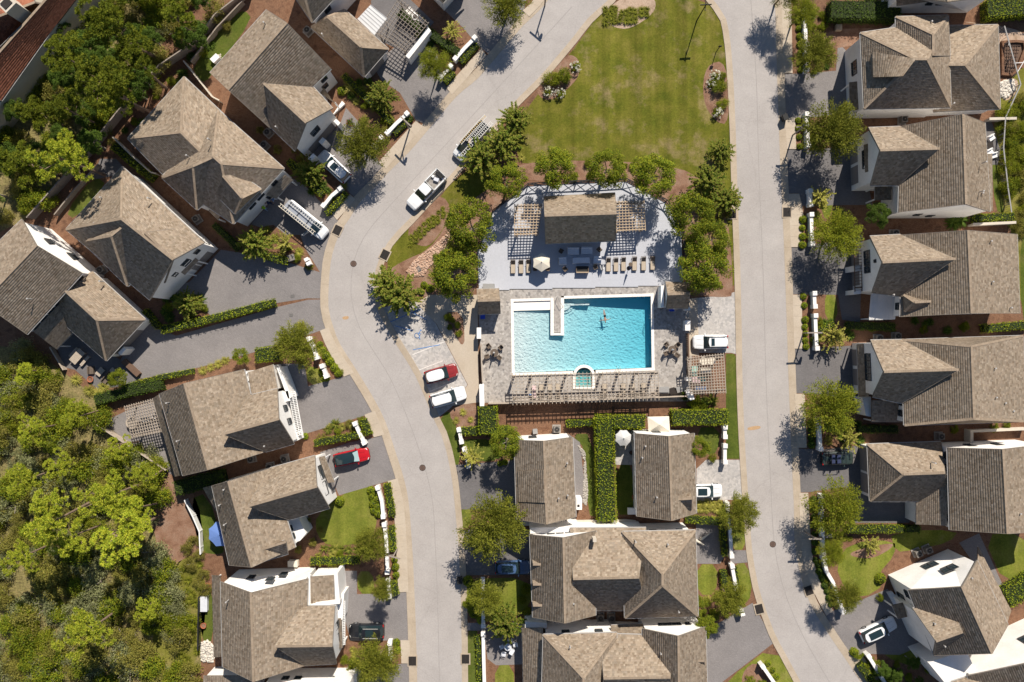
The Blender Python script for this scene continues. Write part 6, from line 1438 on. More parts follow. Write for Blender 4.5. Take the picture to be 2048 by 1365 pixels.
stones('rocks', 'bed of pinkish rocks winding down to the walkway', [(812, 545), (830, 520), (865, 495), (900, 462), (915, 455), (905, 480), (890, 508), (860, 532), (848, 552), (822, 554)], 1500, (.10, .20), 'rock_pink')
stones('pebbles', 'pale pebble edging beside the left cottage path', [(1154, 888), (1170, 905), (1176, 990), (1172, 1012), (1166, 1005), (1168, 920)], 500, (.07, .15), 'pebble')
stones('white_rocks', 'white rocks behind the south west house', [(402, 1285), (415, 1280), (428, 1295), (428, 1325), (402, 1322)], 350, (.1, .25), 'white_rock')
stones('sand_rubble', 'pale rubble heap beside the unfinished pool', [(2000, 165), (2025, 160), (2030, 180), (2008, 198), (2000, 190)], 350, (.1, .3), 'white_rock')
stones('white_rocks', 'pile of pale stones beside the top fence', [(425, 118), (440, 108), (446, 118), (432, 130)], 40, (.1, .2), 'white_rock')
# ------------------------------------------------------------------ vehicles (built along +X, nose forward, then turned)
def ring_body(mb, st, close=True):
    """st = list of cross sections, each a list of points with equal count; lofted."""
    n = len(st[0])
    for a, b in zip(st, st[1:]):
        for i in range(n - 1): mb.poly([a[i], b[i], b[i + 1], a[i + 1]])
    if close: mb.poly(st[0]); mb.poly(st[-1][::-1])

def vehicle(name, label, cat, nose, tail, wd=1.9, ht=1.65, kind='suv', body='paint_white', roof=None, sunroof=None, rails=False, glass='car_glass', screen=None, ztop=1.2, door=False):
    a, b = W(nose, ztop), W(tail, ztop); a.z = b.z = 0; c = (a + b) / 2; L = (a - b).length; rz = math.atan2((a - b).y, (a - b).x)
    t = thing(name, label, cat, c, rz); h2 = L / 2; hw = wd / 2
    prof = {'suv': [(-1, .55, .80, .62), (-.985, .80, .92, .80), (-.93, .92, .96, 1.00), (-.80, .97, .99, 1.03), (-.4, 1, 1, 1.02), (.2, 1, 1, 1.0), (.42, 1, .99, .99), (.60, .99, .97, .95), (.80, .95, .92, .88), (.92, .88, .84, .80), (.975, .76, .72, .68), (1, .58, .60, .55)],
            'van': [(-1, .80, .9, .9), (-.99, .93, .96, 1.1), (-.9, .98, .99, 1.15), (0, 1, 1, 1.15), (.5, 1, 1, 1.12), (.66, .99, .97, 1.05), (.82, .96, .93, .95), (.93, .88, .84, .85), (.98, .76, .72, .7), (1, .6, .6, .55)],
            'truck': [(-1, .9, .95, .8), (-.99, .97, .98, .95), (-.9, .98, .98, 1.0), (-.2, 1, 1, 1.0), (.3, 1, 1, 1.02), (.5, 1, .98, 1.02), (.75, .97, .95, .99), (.90, .92, .89, .93), (.975, .80, .78, .80), (1, .64, .64, .62)]}[kind if kind in ('van', 'truck') else 'suv']
    st = []
    for x, wl_, wt, z in prof:
        X = x * h2; w1 = hw * wl_; w2 = hw * wt * .93
        st.append([(X, -w1 * .96, .28), (X, -w1, .45), (X, -w1, z * .78), (X, -w2, z * .96), (X, -w2 * .86, z), (X, 0, z + .035), (X, w2 * .86, z), (X, w2, z * .96), (X, w1, z * .78), (X, w1, .45), (X, w1 * .96, .28)])
    m = MB(); ring_body(m, st); m.poly([s[0] for s in st] + [s[-1] for s in st[::-1]]); bo = m.build('body', MATS[body], t, smooth=True, local=True)
    # cabin
    if kind == 'suv': xb0, xb1, xt0, xt1 = -.95, .42, -.80, .14
    elif kind == 'van': xb0, xb1, xt0, xt1 = -.97, .70, -.95, .40
    else: xb0, xb1, xt0, xt1 = -.22, .45, -.16, .20
    zb = {'suv': .98, 'van': 1.10, 'truck': .98}[kind]; wb_, wt_ = hw * .90, hw * (.80 if kind == 'van' else .73)
    base = [Vector((xb0 * h2, -wb_ * .9, zb)), Vector((xb1 * h2, -wb_ * .93, zb)), Vector((xb1 * h2, wb_ * .93, zb)), Vector((xb0 * h2, wb_ * .9, zb))]
    top = [Vector((xt0 * h2, -wt_ * .92, ht - .04)), Vector((xt1 * h2, -wt_ * .95, ht - .04)), Vector((xt1 * h2, wt_ * .95, ht - .04)), Vector((xt0 * h2, wt_ * .92, ht - .04))]
    mid_b = [Vector((.5 * (xb0 + xb1) * h2, s * wb_, zb)) for s in (-1, 1)]
    m = MB(); m.hexa(base, top); m.build('cabin', MATS[body if kind == 'van' else glass], t, local=True)
    m = MB(); n = 5; rows = []
    for i in range(n + 1):
        s = i / n; e0, e1 = top[0].lerp(top[1], s), top[3].lerp(top[2], s); r_ = []
        for j in range(5):
            q = e0.lerp(e1, j / 4); q.y *= 1.06 - (.16 if kind == 'suv' else .05) * abs(2 * s - 1) ** 3; q.x += (.07 if kind == 'suv' else .012) * h2 * (2 * s - 1) * math.sin(math.pi * j / 4); q.z = ht - .03 + .06 * math.sin(math.pi * s) * (.4 + .6 * math.sin(math.pi * j / 4)) + .03 * math.sin(math.pi * j / 4); r_.append(q)
        rows.append(r_)
    for i in range(n):
        for j in range(4): m.poly([rows[i][j], rows[i + 1][j], rows[i + 1][j + 1], rows[i][j + 1]])
    for i in range(n): m.poly([rows[i][0], rows[i][0] - Vector((0, 0, .1)), rows[i + 1][0] - Vector((0, 0, .1)), rows[i + 1][0]]); m.poly([rows[i][4], rows[i + 1][4], rows[i + 1][4] - Vector((0, 0, .1)), rows[i][4] - Vector((0, 0, .1))])
    m.build('roof', MATS[roof or body], t, smooth=True, local=True)
    def pane(nm, p, ins=.06, lift=.015, mat=glass):
        cc = sum(p, Vector()) / 4; nn = (p[1] - p[0]).cross(p[2] - p[0]).normalized()
        if nn.dot(cc - Vector((0, 0, .9))) < 0: nn = -nn
        m = MB(); m.poly([q.lerp(cc, ins) + nn * lift for q in p]); m.build(nm, MATS[mat], t, local=True)
    pane('windshield', [base[1], base[2], top[2], top[1]], .07, .02, screen or glass)
    if kind != 'van': pane('rear_window', [base[3], base[0], top[0], top[3]], .12, .02)
    k = 2
    for s, (i0, i1) in ((-1, (0, 1)), (1, (3, 2))):
        for j in range(k):
            f0, f1 = j / k + .03, (j + 1) / k - .03
            if kind == 'van' and j == 0: continue
            pane('side_window', [base[i0].lerp(base[i1], f0), base[i0].lerp(base[i1], f1), top[i0].lerp(top[i1], f1), top[i0].lerp(top[i1], f0)], .08, .015)
    zr = ht + .055
    if sunroof:
        x0, x1 = sunroof; m = MB(); m.box(((x0 + x1) / 2 * h2, 0, zr), ((x1 - x0) * h2, wt_ * 1.35, .03)); m.build('sunroof', MATS[glass], t, local=True)
    if rails:
        for s in (-1, 1): m = MB(); m.bar((xt0 * h2 * .9, s * wt_ * .9, zr), (xt1 * h2 * .9, s * wt_ * .9, zr), .05, .05); m.build('roof_rail', MATS['aluminium' if body != 'paint_white' else 'black_plastic'], t, local=True)
    for sx in (-.60, .62):
        for s in (-1, 1):
            y = s * (hw - .10); m = MB(); m.tube((sx * h2, y - .12 * s, .35), (sx * h2, y + .10 * s, .35), .35, .35, 16); wh = m.build('wheel', MATS['tyre'], t, local=True)
            m = MB(); m.tube((sx * h2, y + .09 * s, .35), (sx * h2, y + .115 * s, .35), .22, .20, 10); m.build('rim', MATS['rim'], wh, local=True)
    for s in (-1, 1):
        m = MB(); m.hexa([(.93 * h2, s * hw * .55, .62), (.955 * h2, s * hw * .56, .62), (.90 * h2, s * hw * .86, .62), (.86 * h2, s * hw * .86, .62)], [(.925 * h2, s * hw * .55, .83), (.95 * h2, s * hw * .56, .80), (.89 * h2, s * hw * .86, .82), (.86 * h2, s * hw * .84, .86)]); m.build('headlight', MATS['lamp_white'], t, local=True)
        m = MB(); m.box((-.965 * h2, s * hw * .76, .86), (.12, .28, .22)); m.build('taillight', MATS['lamp_red'], t, local=True)
        m = MB(); m.box((xb1 * h2 * .80, s * (hw + .10), 1.02), (.14, .24, .16)); m.build('mirror', MATS[body], t, local=True)
    m = MB(); m.box((.985 * h2, 0, .42), (.10, wd * .62, .22)); m.build('bumper', MATS['black_plastic'], t, local=True)
    m = MB(); m.box((-.99 * h2, 0, .48), (.10, wd * .8, .22)); m.build('bumper', MATS['black_plastic'], t, local=True)
    m = MB(); x = .80 * h2
    for s in (-.3, .3): m.bar((xb1 * h2 + .05, s * hw * 1.4, zb + .045), (x, s * hw * 1.25, .945 if kind != 'van' else 1.0), .012, .012)
    if kind != 'van': m.build('hood_line', MATS['black_plastic'], t, local=True)
    t['L'] = L; return t, h2, hw
G_ = 'cars parked in the driveways'
vehicle('parked_car', 'white SUV with a dark sunroof under the feathery street tree', 'car', (638, 305), (694, 358), 1.92, 1.68, 'suv', 'paint_white', sunroof=(-.30, .02), rails=True)
vehicle('parked_car', 'maroon SUV with a white roof in the parking bay', 'car', (914, 739), (850, 757), 1.92, 1.80, 'suv', 'paint_maroon', roof='paint_white')
vehicle('parked_car', 'long white SUV parked half on the grass below the maroon one', 'car', (931, 785), (861, 805), 2.0, 1.85, 'suv', 'paint_white', rails=True)
vehicle('parked_car', 'bright red car with a black roof', 'car', (737, 908), (667, 923), 1.88, 1.50, 'suv', 'paint_red', roof='car_glass', screen='car_glass_light')
vehicle('parked_car', 'black SUV with double sunroof by the south west trellis', 'car', (696, 1265), (767, 1265), 1.95, 1.75, 'suv', 'paint_black', sunroof=(-.45, -.02), rails=True)
vehicle('parked_car', 'blue car with a black roof in the tree shade', 'car', (1061, 1137), (990, 1137), 1.88, 1.55, 'suv', 'paint_blue', sunroof=(-.62, .02))
vehicle('parked_car', 'white SUV with roof bars beside the square pergola', 'car', (1387, 685), (1458, 684), 2.0, 1.90, 'suv', 'paint_white', sunroof=(-.12, .06), rails=True)
vehicle('parked_car', 'white car half under the eave of the right cottage', 'car', (1447, 983), (1380, 984), 1.85, 1.48, 'suv', 'paint_white', sunroof=(-.55, .0))
vehicle('parked_car', 'white SUV with a black glass roof in the south east driveway', 'car', (1795, 1246), (1725, 1279), 1.92, 1.62, 'suv', 'paint_white', sunroof=(-.66, .05))
# open jeep
t, h2, hw = vehicle('off_road_car', 'dark open topped off road car in the shaded driveway', 'car', (1709, 917), (1646, 919), 1.85, 1.05, 'truck', 'paint_green')
for ch in list(t.children):
    if ch.name.split('.')[0] in ('cabin', 'roof', 'rear_window', 'side_window'): bpy.data.objects.remove(ch)
m = MB(); m.box((-.25 * h2, 0, .99), (1.15 * h2, 1.45, .06)); m.build('floor', MATS['black_plastic'], t, local=True)
for x in (-.55, .35):
    for s in (-.72, .72): m = MB(); m.tube((x * h2, s, 1.0), (x * h2, s * .92, 1.78), .04, .04, 6); m.build('roll_bar', MATS['black_metal'], t, local=True)
    m = MB(); m.tube((x * h2, -.68, 1.78), (x * h2, .68, 1.78), .04, .04, 6); m.build('roll_bar', MATS['black_metal'], t, local=True)
for s in (-.66, .66): m = MB(); m.tube((-.55 * h2, s, 1.78), (.35 * h2, s, 1.78), .04, .04, 6); m.build('roll_bar', MATS['black_metal'], t, local=True)
for x in (-.35, .02):
    for s in (-.36, .36): m = MB(); m.box((x * h2, s, 1.15), (.5, .5, .25)); m.build('seat', MATS['cloth_navy'], t, local=True); m = MB(); m.bar((x * h2 - .25, s, 1.2), (x * h2 - .35, s, 1.65), .46, .12); m.build('seat_back', MATS['cloth_navy'], t, local=True)
m = MB(); m.tube((-1.05 * h2, 0, .9), (-1.0 * h2, 0, .9), .38, .38, 16); m.build('spare_wheel', MATS['tyre'], t, local=True)
# pickup
t, h2, hw = vehicle('pickup_truck', 'white pickup truck with tools in its open bed on the curve', 'pickup', (819, 413), (884, 346), 2.0, 1.85, 'truck', 'paint_white')
m = MB(); m.box((-.60 * h2, 0, 1.02), (.72 * h2, 1.62, .05)); m.build('bed', MATS['toolbed'], t, local=True)
for s in (-.88, .88): m = MB(); m.box((-.60 * h2, s, 1.10), (.78 * h2, .14, .22)); m.build('bed_side', MATS['paint_white'], t, local=True); m = MB(); m.bar((-.98 * h2, s, 1.65), (-.24 * h2, s, 1.65), .07, .07); m.build('rack_bar', MATS['aluminium'], t, local=True)
for x in (-.98, -.24):
    m = MB(); m.bar((x * h2, -.9, 1.65), (x * h2, .9, 1.65), .07, .07); m.build('rack_bar', MATS['aluminium'], t, local=True)
    for s in (-.88, .88): m = MB(); m.bar((x * h2, s, 1.1), (x * h2, s, 1.65), .06, .06); m.build('rack_post', MATS['aluminium'], t, local=True)
m = MB(); m.box((-.99 * h2, 0, 1.1), (.08, 1.8, .25)); m.build('tailgate', MATS['paint_white'], t, local=True)
def cargo(name, label, cat, root, x, y, d, mat, rz=0.0, z=1.05):
    p = root.matrix_world if False else Matrix.Translation(root.location) @ Matrix.Rotation(root.rotation_euler.z, 4, 'Z'); v = p @ Vector((x, y, z))
    o = thing(name, label, cat, v, root.rotation_euler.z + rz); m = MB(); a, b = d[0] / 2, d[1] / 2
    m.hexa([(-a, -b, 0), (a, -b, 0), (a, b, 0), (-a, b, 0)], [(-a * .8, -b * .85, d[2]), (a * .85, -b * .8, d[2]), (a * .8, b * .85, d[2]), (-a * .85, b * .8, d[2])]); m.build('body', MATS[mat], o, local=True); return o
cargo('tool_box', 'dark tool box in the pickup bed', 'tool box', t, -.85 * h2, 0, (.45, 1.3, .35), 'black_plastic'); cargo('paint_bucket', 'white sack in the middle of the pickup bed', 'sack', t, -.62 * h2, .1, (.55, .8, .35), 'cushion_cover', .4); cargo('paint_bucket', 'white sack at the side of the pickup bed', 'sack', t, -.62 * h2, -.55, (.4, .4, .3), 'white_trim', .2); cargo('crate', 'blue crate at the tail of the pickup bed', 'crate', t, -.84 * h2, .62, (.4, .3, .3), 'cloth_navy')
# ladder vans
def ladder(name, label, root, x0, x1, y, wd, z, n, mat='aluminium', rung='aluminium', dy=0.0):
    o = thing(name, label, 'ladder', root.location, root.rotation_euler.z, 'ladders on van roofs')
    for s in (-1, 1): m = MB(); m.bar((x0, y + s * wd / 2, z), (x1, y + dy + s * wd / 2, z), .07, .09); m.build('rail', MATS[mat], o, local=True)
    for i in range(n): u = (i + .5) / n; m = MB(); yy = y + dy * u; m.bar((x0 + (x1 - x0) * u, yy - wd / 2, z), (x0 + (x1 - x0) * u, yy + wd / 2, z), .06, .06); m.build('rung', MATS[rung], o, local=True)
def van(label, nose, tail, body, roofm):
    t, h2, hw = vehicle('work_van', label, 'van', nose, tail, 2.0, 2.15, 'van', body, roof=roofm, ztop=1.7)
    for x in (-.8, -.3, .2): m = MB(); m.bar((x * h2, -.85, 2.3), (x * h2, .85, 2.3), .06, .06); m.build('roof_rack', MATS['black_metal'], t, local=True)
    return t, h2
t, h2 = van('silver work van with roof ladders and an open side door', (648, 470), (572, 408), 'paint_white', 'paint_silver')
m = MB(); m.bar((.35 * h2, -1.0, .95), (.28 * h2, -1.95, .95), .08, .95); d_ = m.build('door', MATS['paint_white'], t, local=True); m = MB(); m.bar((.36 * h2, -1.15, 1.43), (.30 * h2, -1.8, 1.43), .10, .05); m.build('door_window', MATS['car_glass'], d_, local=True)
ladder('ladder', 'long pale ladder along the outer side of the silver van', t, -1.12 * h2, .72 * h2, -.62, .42, 2.42, 17, 'canvas', 'canvas'); ladder('ladder', 'aluminium ladder along the inner side of the silver van', t, -.9 * h2, .85 * h2, .55, .45, 2.42, 16)
t, h2 = van('white work van with three ladders parked under the crape myrtles', (912, 313), (972, 248), 'paint_white', 'paint_black')
ladder('ladder', 'ladder on the street side of the white van roof', t, -1.22 * h2, .48 * h2, -.62, .42, 2.42, 17, 'aluminium', 'yellow_rung'); ladder('ladder', 'middle ladder on the white van roof', t, -1.0 * h2, .2 * h2, -.02, .42, 2.42, 12); ladder('ladder', 'ladder on the verge side of the white van roof', t, -1.2 * h2, .95 * h2, .62, .42, 2.45, 20, 'aluminium', 'aluminium')
cargo('plank', 'short tan plank strapped between the van ladders', 'plank', t, .1 * h2, .1, (.7, .35, .1), 'wood_tan', .5, 2.36)

# ------------------------------------------------------------------ people
def person(label, loc, rz, J, R_, mats, group=None):
    """J = joint positions, R_ = radii; grown with the skin modifier into one continuous body, then coloured by zone."""
    root = thing('person', label, 'person', loc, rz, group)
    names = list(J); edges = [('pelvis', 'waist'), ('waist', 'chest'), ('chest', 'neck'), ('neck', 'head'), ('head', 'crown')]
    for s in 'lr':
        edges += [('pelvis', 'hip' + s), ('hip' + s, 'knee' + s), ('knee' + s, 'ankle' + s), ('ankle' + s, 'toe' + s), ('chest', 'sh' + s), ('sh' + s, 'elbow' + s), ('elbow' + s, 'wrist' + s), ('wrist' + s, 'palm' + s)]
    V = {k: Vector(J[k]) for k in names}; rad = dict(R_)
    for s in 'lr':
        d = (V['palm' + s] - V['wrist' + s]).normalized(); side = d.cross(Vector((0, 0, 1))); side = side.normalized() if side.length > .1 else Vector((1, 0, 0))
        for f, (o, ln) in enumerate(((-.034, .065), (-.012, .080), (.012, .085), (.034, .072))):
            k = f'f{s}{f}'; V[k] = V['palm' + s] + d * ln + side * o; V[k + 'b'] = V['palm' + s] + d * .02 + side * o; rad[k] = rad[k + 'b'] = .009; edges += [('palm' + s, k + 'b'), (k + 'b', k)]
        k = f't{s}'; V[k] = V['wrist' + s].lerp(V['palm' + s], .6) + side * (.06 if s == 'l' else -.06) + d * .03; rad[k] = .011; edges.append(('wrist' + s, k))
    fw = (V['crown'] - V['head']).normalized(); J_ = list(V); me = bpy.data.meshes.new('body')
    me.from_pydata([V[k] for k in J_], [(J_.index(a), J_.index(b)) for a, b in edges], []); o = bpy.data.objects.new('body', me); COL.objects.link(o)
    md = o.modifiers.new('skin', 'SKIN'); md.use_smooth_shade = True; sv = me.skin_vertices[0].data
    for i, k in enumerate(J_): r = rad.get(k, .05); sv[i].radius = (r, r); sv[i].use_root = k == 'pelvis'
    su = o.modifiers.new('sub', 'SUBSURF'); su.levels = su.render_levels = 1
    bpy.context.view_layer.update(); dg = bpy.context.evaluated_depsgraph_get(); nm = bpy.data.meshes.new_from_object(o.evaluated_get(dg)); o.modifiers.clear(); o.data = nm
    nm.materials.clear()
    for mm in mats: nm.materials.append(MATS[mm])
    zone = {}
    for k in J_: zone[k] = 0
    for k in ('pelvis', 'hipl', 'hipr'): zone[k] = 2
    for k in ('waist', 'chest', 'shl', 'shr'): zone[k] = 1
    if len(mats) > 3:
        for k in ('kneel', 'kneer', 'anklel', 'ankler'): zone[k] = 2
    for p in nm.polygons:
        p.use_smooth = True; best = min(J_, key=lambda k: (V[k] - p.center).length_squared / (rad.get(k, .05) + .06)); p.material_index = zone[best]
    o.parent = root
    hc = V['head'].lerp(V['crown'], .75); hm = MB(); n = 10
    for i in range(4):
        r0, r1 = .095 * math.cos(i * .38), .095 * math.cos((i + 1) * .38); 
        hm.tube(hc + fw * (.10 * math.sin(i * .38) - .01), hc + fw * (.10 * math.sin((i + 1) * .38) - .01), r0, max(.01, r1), n)
    hm.build('hair', MATS['hair'], root, smooth=True, local=True)
    return root
RAD = dict(pelvis=.13, waist=.125, chest=.145, neck=.055, head=.085, crown=.085, hipl=.09, hipr=.09, kneel=.06, kneer=.06, anklel=.042, ankler=.042, toel=.03, toer=.03, shl=.065, shr=.065, elbowl=.045, elbowr=.045, wristl=.032, wristr=.032, palml=.03, palmr=.03)
sw = dict(pelvis=(0, 0, 0), waist=(0, .16, .01), chest=(0, .38, .0), neck=(0, .55, -.02), head=(0, .66, -.03), crown=(0, .77, -.05), hipl=(.09, -.06, 0), hipr=(-.09, -.06, 0), kneel=(.08, -.46, -.02), kneer=(-.06, -.46, -.04), anklel=(.07, -.86, -.03), ankler=(-.03, -.86, -.02), toel=(.07, -1.02, -.05), toer=(-.02, -1.02, -.05),
   shl=(.19, .46, 0), shr=(-.19, .46, 0), elbowl=(.46, .40, -.05), elbowr=(-.46, .40, -.05), wristl=(.70, .44, -.08), wristr=(-.70, .36, -.08), palml=(.78, .45, -.08), palmr=(-.78, .36, -.08))
person('swimmer in dark shorts floating face down with arms spread in the pool', W((1210, 634)) + Vector((0, 0, -.15)), math.pi + .12, sw, RAD, ['skin', 'skin', 'cloth_black'])
bend = dict(pelvis=(0, 0, .92), waist=(0, .08, 1.05), chest=(0, .30, 1.18), neck=(0, .44, 1.25), head=(0, .52, 1.28), crown=(0, .64, 1.28), hipl=(.10, .02, .86), hipr=(-.10, -.02, .86), kneel=(.13, .14, .48), kneer=(-.12, -.04, .47), anklel=(.14, .05, .08), ankler=(-.14, -.16, .08), toel=(.15, .2, .03), toer=(-.15, 0, .03),
   shl=(.19, .34, 1.20), shr=(-.19, .34, 1.20), elbowl=(.26, .46, .95), elbowr=(-.26, .44, .95), wristl=(.2, .62, .82), wristr=(-.2, .6, .8), palml=(.18, .70, .78), palmr=(-.18, .68, .76))
person('worker in a bright yellow green vest bending by the white house wall', W((535, 420)), 1.1, bend, RAD, ['skin', 'cloth_hivis', 'cloth_blue', 'x'][:3] + ['cloth_blue'], 'workers beside the house')
person('worker in a pale blue shirt and white trousers standing by the house corner', W((552, 400)), 2.6, bend, RAD, ['skin', 'cloth_blue', 'cloth_white', 'cloth_white'], 'workers beside the house')
person('worker in dark clothes crouching between two others at the house', W((545, 408)), 1.8, bend, RAD, ['skin', 'cloth_navy', 'cloth_navy', 'cloth_navy'], 'workers beside the house')
# ------------------------------------------------------------------ plants
rng = np.random.default_rng(11)
MARKS = []
def unit(n):
    v = rng.normal(size=(n, 3)); return v / np.linalg.norm(v, axis=1, keepdims=True)
def leaves_arrays(c, t, nrm, ln, wd):
    """Diamond leaves: centre c, long axis t, face normal about nrm."""
    t = t / (np.linalg.norm(t, axis=1, keepdims=True) + 1e-9); b = np.cross(nrm, t); b /= (np.linalg.norm(b, axis=1, keepdims=True) + 1e-9)
    ln = np.broadcast_to(ln, (len(c),))[:, None]; wd = np.broadcast_to(wd, (len(c),))[:, None]
    v = np.stack([c + t * ln / 2, c + b * wd / 2, c - t * ln / 2, c - b * wd / 2], 1).reshape(-1, 3)
    return v, np.arange(len(v)).reshape(-1, 4)
def bake(name, c, t, nrm, ln, wd, mat, parent=None):
    v, q = leaves_arrays(c, t, nrm, ln, wd); return npmesh(name, v, q, MATS[mat], parent)

def trunk_mesh(parent, h_, r, limbs, mat='bark', spread=.7, top=.4):
    m = MB(); z = 0; p = Vector((0, 0, 0)); segs = 5
    for i in range(segs):
        q = Vector((rnd.uniform(-.04, .04) * r * 8, rnd.uniform(-.04, .04) * r * 8, h_ * (i + 1) / segs)); m.tube(p, q, r * (1 - .12 * i), r * (1 - .12 * (i + 1)), 7); p = q
    m.build('trunk', MATS[mat], parent, local=True)
    for i in range(limbs):
        a = 6.2832 * i / limbs + rnd.uniform(-.3, .3); s = p * rnd.uniform(.75, 1.0); e = s + Vector((math.cos(a) * spread, math.sin(a) * spread, top * rnd.uniform(.5, 1.2))); md = s.lerp(e, .5) + Vector((0, 0, .08))
        m = MB(); m.tube(s, md, r * .45, r * .3, 6); m.tube(md, e, r * .3, r * .12, 6); m.build('limb', MATS[mat], parent, local=True)

def proto(name): o = thing(name, '', 'tree'); return o
def oak(mat='leaf_oak', n=15000, shoots=110, leaf=.054, zc=1.25):
    t = proto('oak_tree'); trunk_mesh(t, .9, .055, 6, 'bark', .55, .45)
    cl = unit(shoots); cl[:, 2] = np.abs(cl[:, 2]) * 1.0 - .25; lob = rng.uniform(.74, 1.05, shoots)
    k = rng.integers(0, shoots, n); u = rng.beta(2.2, 1.1, n)
    d = cl[k] * lob[k][:, None]; c = d * u[:, None] + rng.normal(size=(n, 3)) * (.05 + .09 * (1 - u))[:, None]
    c[:, 2] *= .78; tdir = d + rng.normal(size=(n, 3)) * .35; nr = unit(n) * .7 + np.array([0, 0, .75])
    c[:, 2] += zc
    bake('crown', c, tdir, nr, leaf * rng.uniform(.7, 1.5, n), leaf * .42 * rng.uniform(.7, 1.3, n), mat, t); return t
def dense(mat='leaf_dense', n=12000, lumps=64, zc=1.1, leaf=.056, lump=.20):
    t = proto('round_tree'); trunk_mesh(t, .8, .06, 5, 'bark_grey', .5, .4)
    cl = unit(lumps); cl[:, 2] = np.abs(cl[:, 2]) * 1.1 - .3; cen = cl * rng.uniform(.45, .82, lumps)[:, None]; rr = lump * rng.uniform(.7, 1.25, lumps)
    k = rng.integers(0, lumps, n); u = unit(n); c = cen[k] + u * (rr[k] * rng.uniform(.55, 1.05, n))[:, None]; c[:, 2] *= .85; c[:, 2] += zc
    nr = u * .8 + unit(n) * .5 + np.array([0, 0, .4]); bake('crown', c, unit(n), nr, leaf * rng.uniform(.7, 1.3, n), leaf * .6 * rng.uniform(.8, 1.2, n), mat, t); return t
def myrtle(mat='leaf_myrtle', shoots=120, per=40, zc=.35, wd=.055, rise=1.0):
    t = proto('crape_myrtle')
    for i in range(5):
        a = 6.2832 * i / 5; m = MB(); m.tube((0, 0, 0), (math.cos(a) * .12, math.sin(a) * .12, .5), .028, .02, 6); m.tube((math.cos(a) * .12, math.sin(a) * .12, .5), (math.cos(a) * .4, math.sin(a) * .4, 1.1), .02, .008, 6); m.build('stem', MATS['bark_grey'], t, local=True)
    C = []; T = []; N = []
    for i in range(shoots):
        a = rng.uniform(0, 6.2832); el = rng.uniform(.1, 1.35); L = rng.uniform(.65, 1.08); s = np.linspace(.22, 1, per)
        x = L * np.cos(el) * s; z = zc + rise * (.35 + L * np.sin(el) * s * 1.0 - .25 * np.cos(el) * s ** 2.2)
        c = np.stack([np.cos(a + .25 * s * rng.uniform(-1, 1)) * x, np.sin(a + .25 * s * rng.uniform(-1, 1)) * x, z], 1) + rng.normal(size=(per, 3)) * .022
        side = np.stack([-np.sin(a) * np.ones(per), np.cos(a) * np.ones(per), np.zeros(per)], 1) * np.where(np.arange(per) % 2, 1, -1)[:, None]
        C.append(c); T.append(side + np.array([np.cos(a), np.sin(a), .1]) * .8 + rng.normal(size=(per, 3)) * .3); N.append(unit(per) * .5 + np.array([0, 0, .8]))
    c = np.concatenate(C); bake('crown', c, np.concatenate(T), np.concatenate(N), .12 * rng.uniform(.7, 1.3, len(c)), wd * rng.uniform(.7, 1.2, len(c)), mat, t); return t
def pine(tufts=230, per=46, zc=2.6, mat='leaf_pine', flat=.5):
    t = proto('pine_tree'); lean = Vector((rnd.uniform(-.05, .05), rnd.uniform(-.05, .05), 0)); m = MB(); p = Vector((0, 0, 0))
    for i in range(6): q = Vector((lean.x * i, lean.y * i, zc * (i + 1) / 6)); m.tube(p, q, .055 - .006 * i, .055 - .006 * (i + 1), 7); p = q
    m.build('trunk', MATS['bark'], t, local=True)
    lump = unit(15); lump[:, 2] *= flat; lump *= (rng.uniform(.2, 1.0, 15) ** .6 * .78)[:, None]; kk = rng.integers(0, 15, tufts); un = unit(tufts); un[:, 2] = np.abs(un[:, 2]) * 1.1 - .25
    cen = lump[kk] + un * (rng.uniform(.16, .30, 15)[kk])[:, None]; cen[:, 2] += zc
    for i in range(9): 
        e = Vector(cen[rng.integers(0, tufts)]); s = Vector((lean.x * 4, lean.y * 4, zc - rnd.uniform(.1, .7))); m = MB(); m.tube(s, e, .018, .006, 5); m.build('limb', MATS['bark'], t, local=True)
    k = np.repeat(np.arange(tufts), per); n = len(k); d = unit(n); d[:, 2] = np.abs(d[:, 2]) * .9 - .15; rr = rng.uniform(.06, .105, tufts)[k]
    c = cen[k] + d * (rr * .55)[:, None]; bake('crown', c, d, np.cross(d, unit(n)), rr * 1.25, .017 * rng.uniform(.7, 1.3, n), mat, t); return t
def bush(mat='leaf_brush', n=3000, lumps=22, leaf=.09, zc=.45, name='shrub', flat=.7, twig=True):
    t = proto(name)
    if twig:
        for i in range(4): a = i * 1.57 + .4; m = MB(); m.tube((0, 0, 0), (math.cos(a) * .5, math.sin(a) * .5, zc * 1.2), .03, .008, 5); m.build('stem', MATS['bark_grey'], t, local=True)
    cl = unit(lumps) * rng.uniform(.35, .75, lumps)[:, None]; cl[:, 2] *= flat; k = rng.integers(0, lumps, n)
    c = cl[k] + rng.normal(size=(n, 3)) * .13; c[:, 2] = np.abs(c[:, 2] * .9 + zc) ; nr = unit(n) + np.array([0, 0, .7])
    bake('crown', c, unit(n), nr, leaf * rng.uniform(.6, 1.5, n), leaf * .45 * rng.uniform(.6, 1.3, n), mat, t); return t
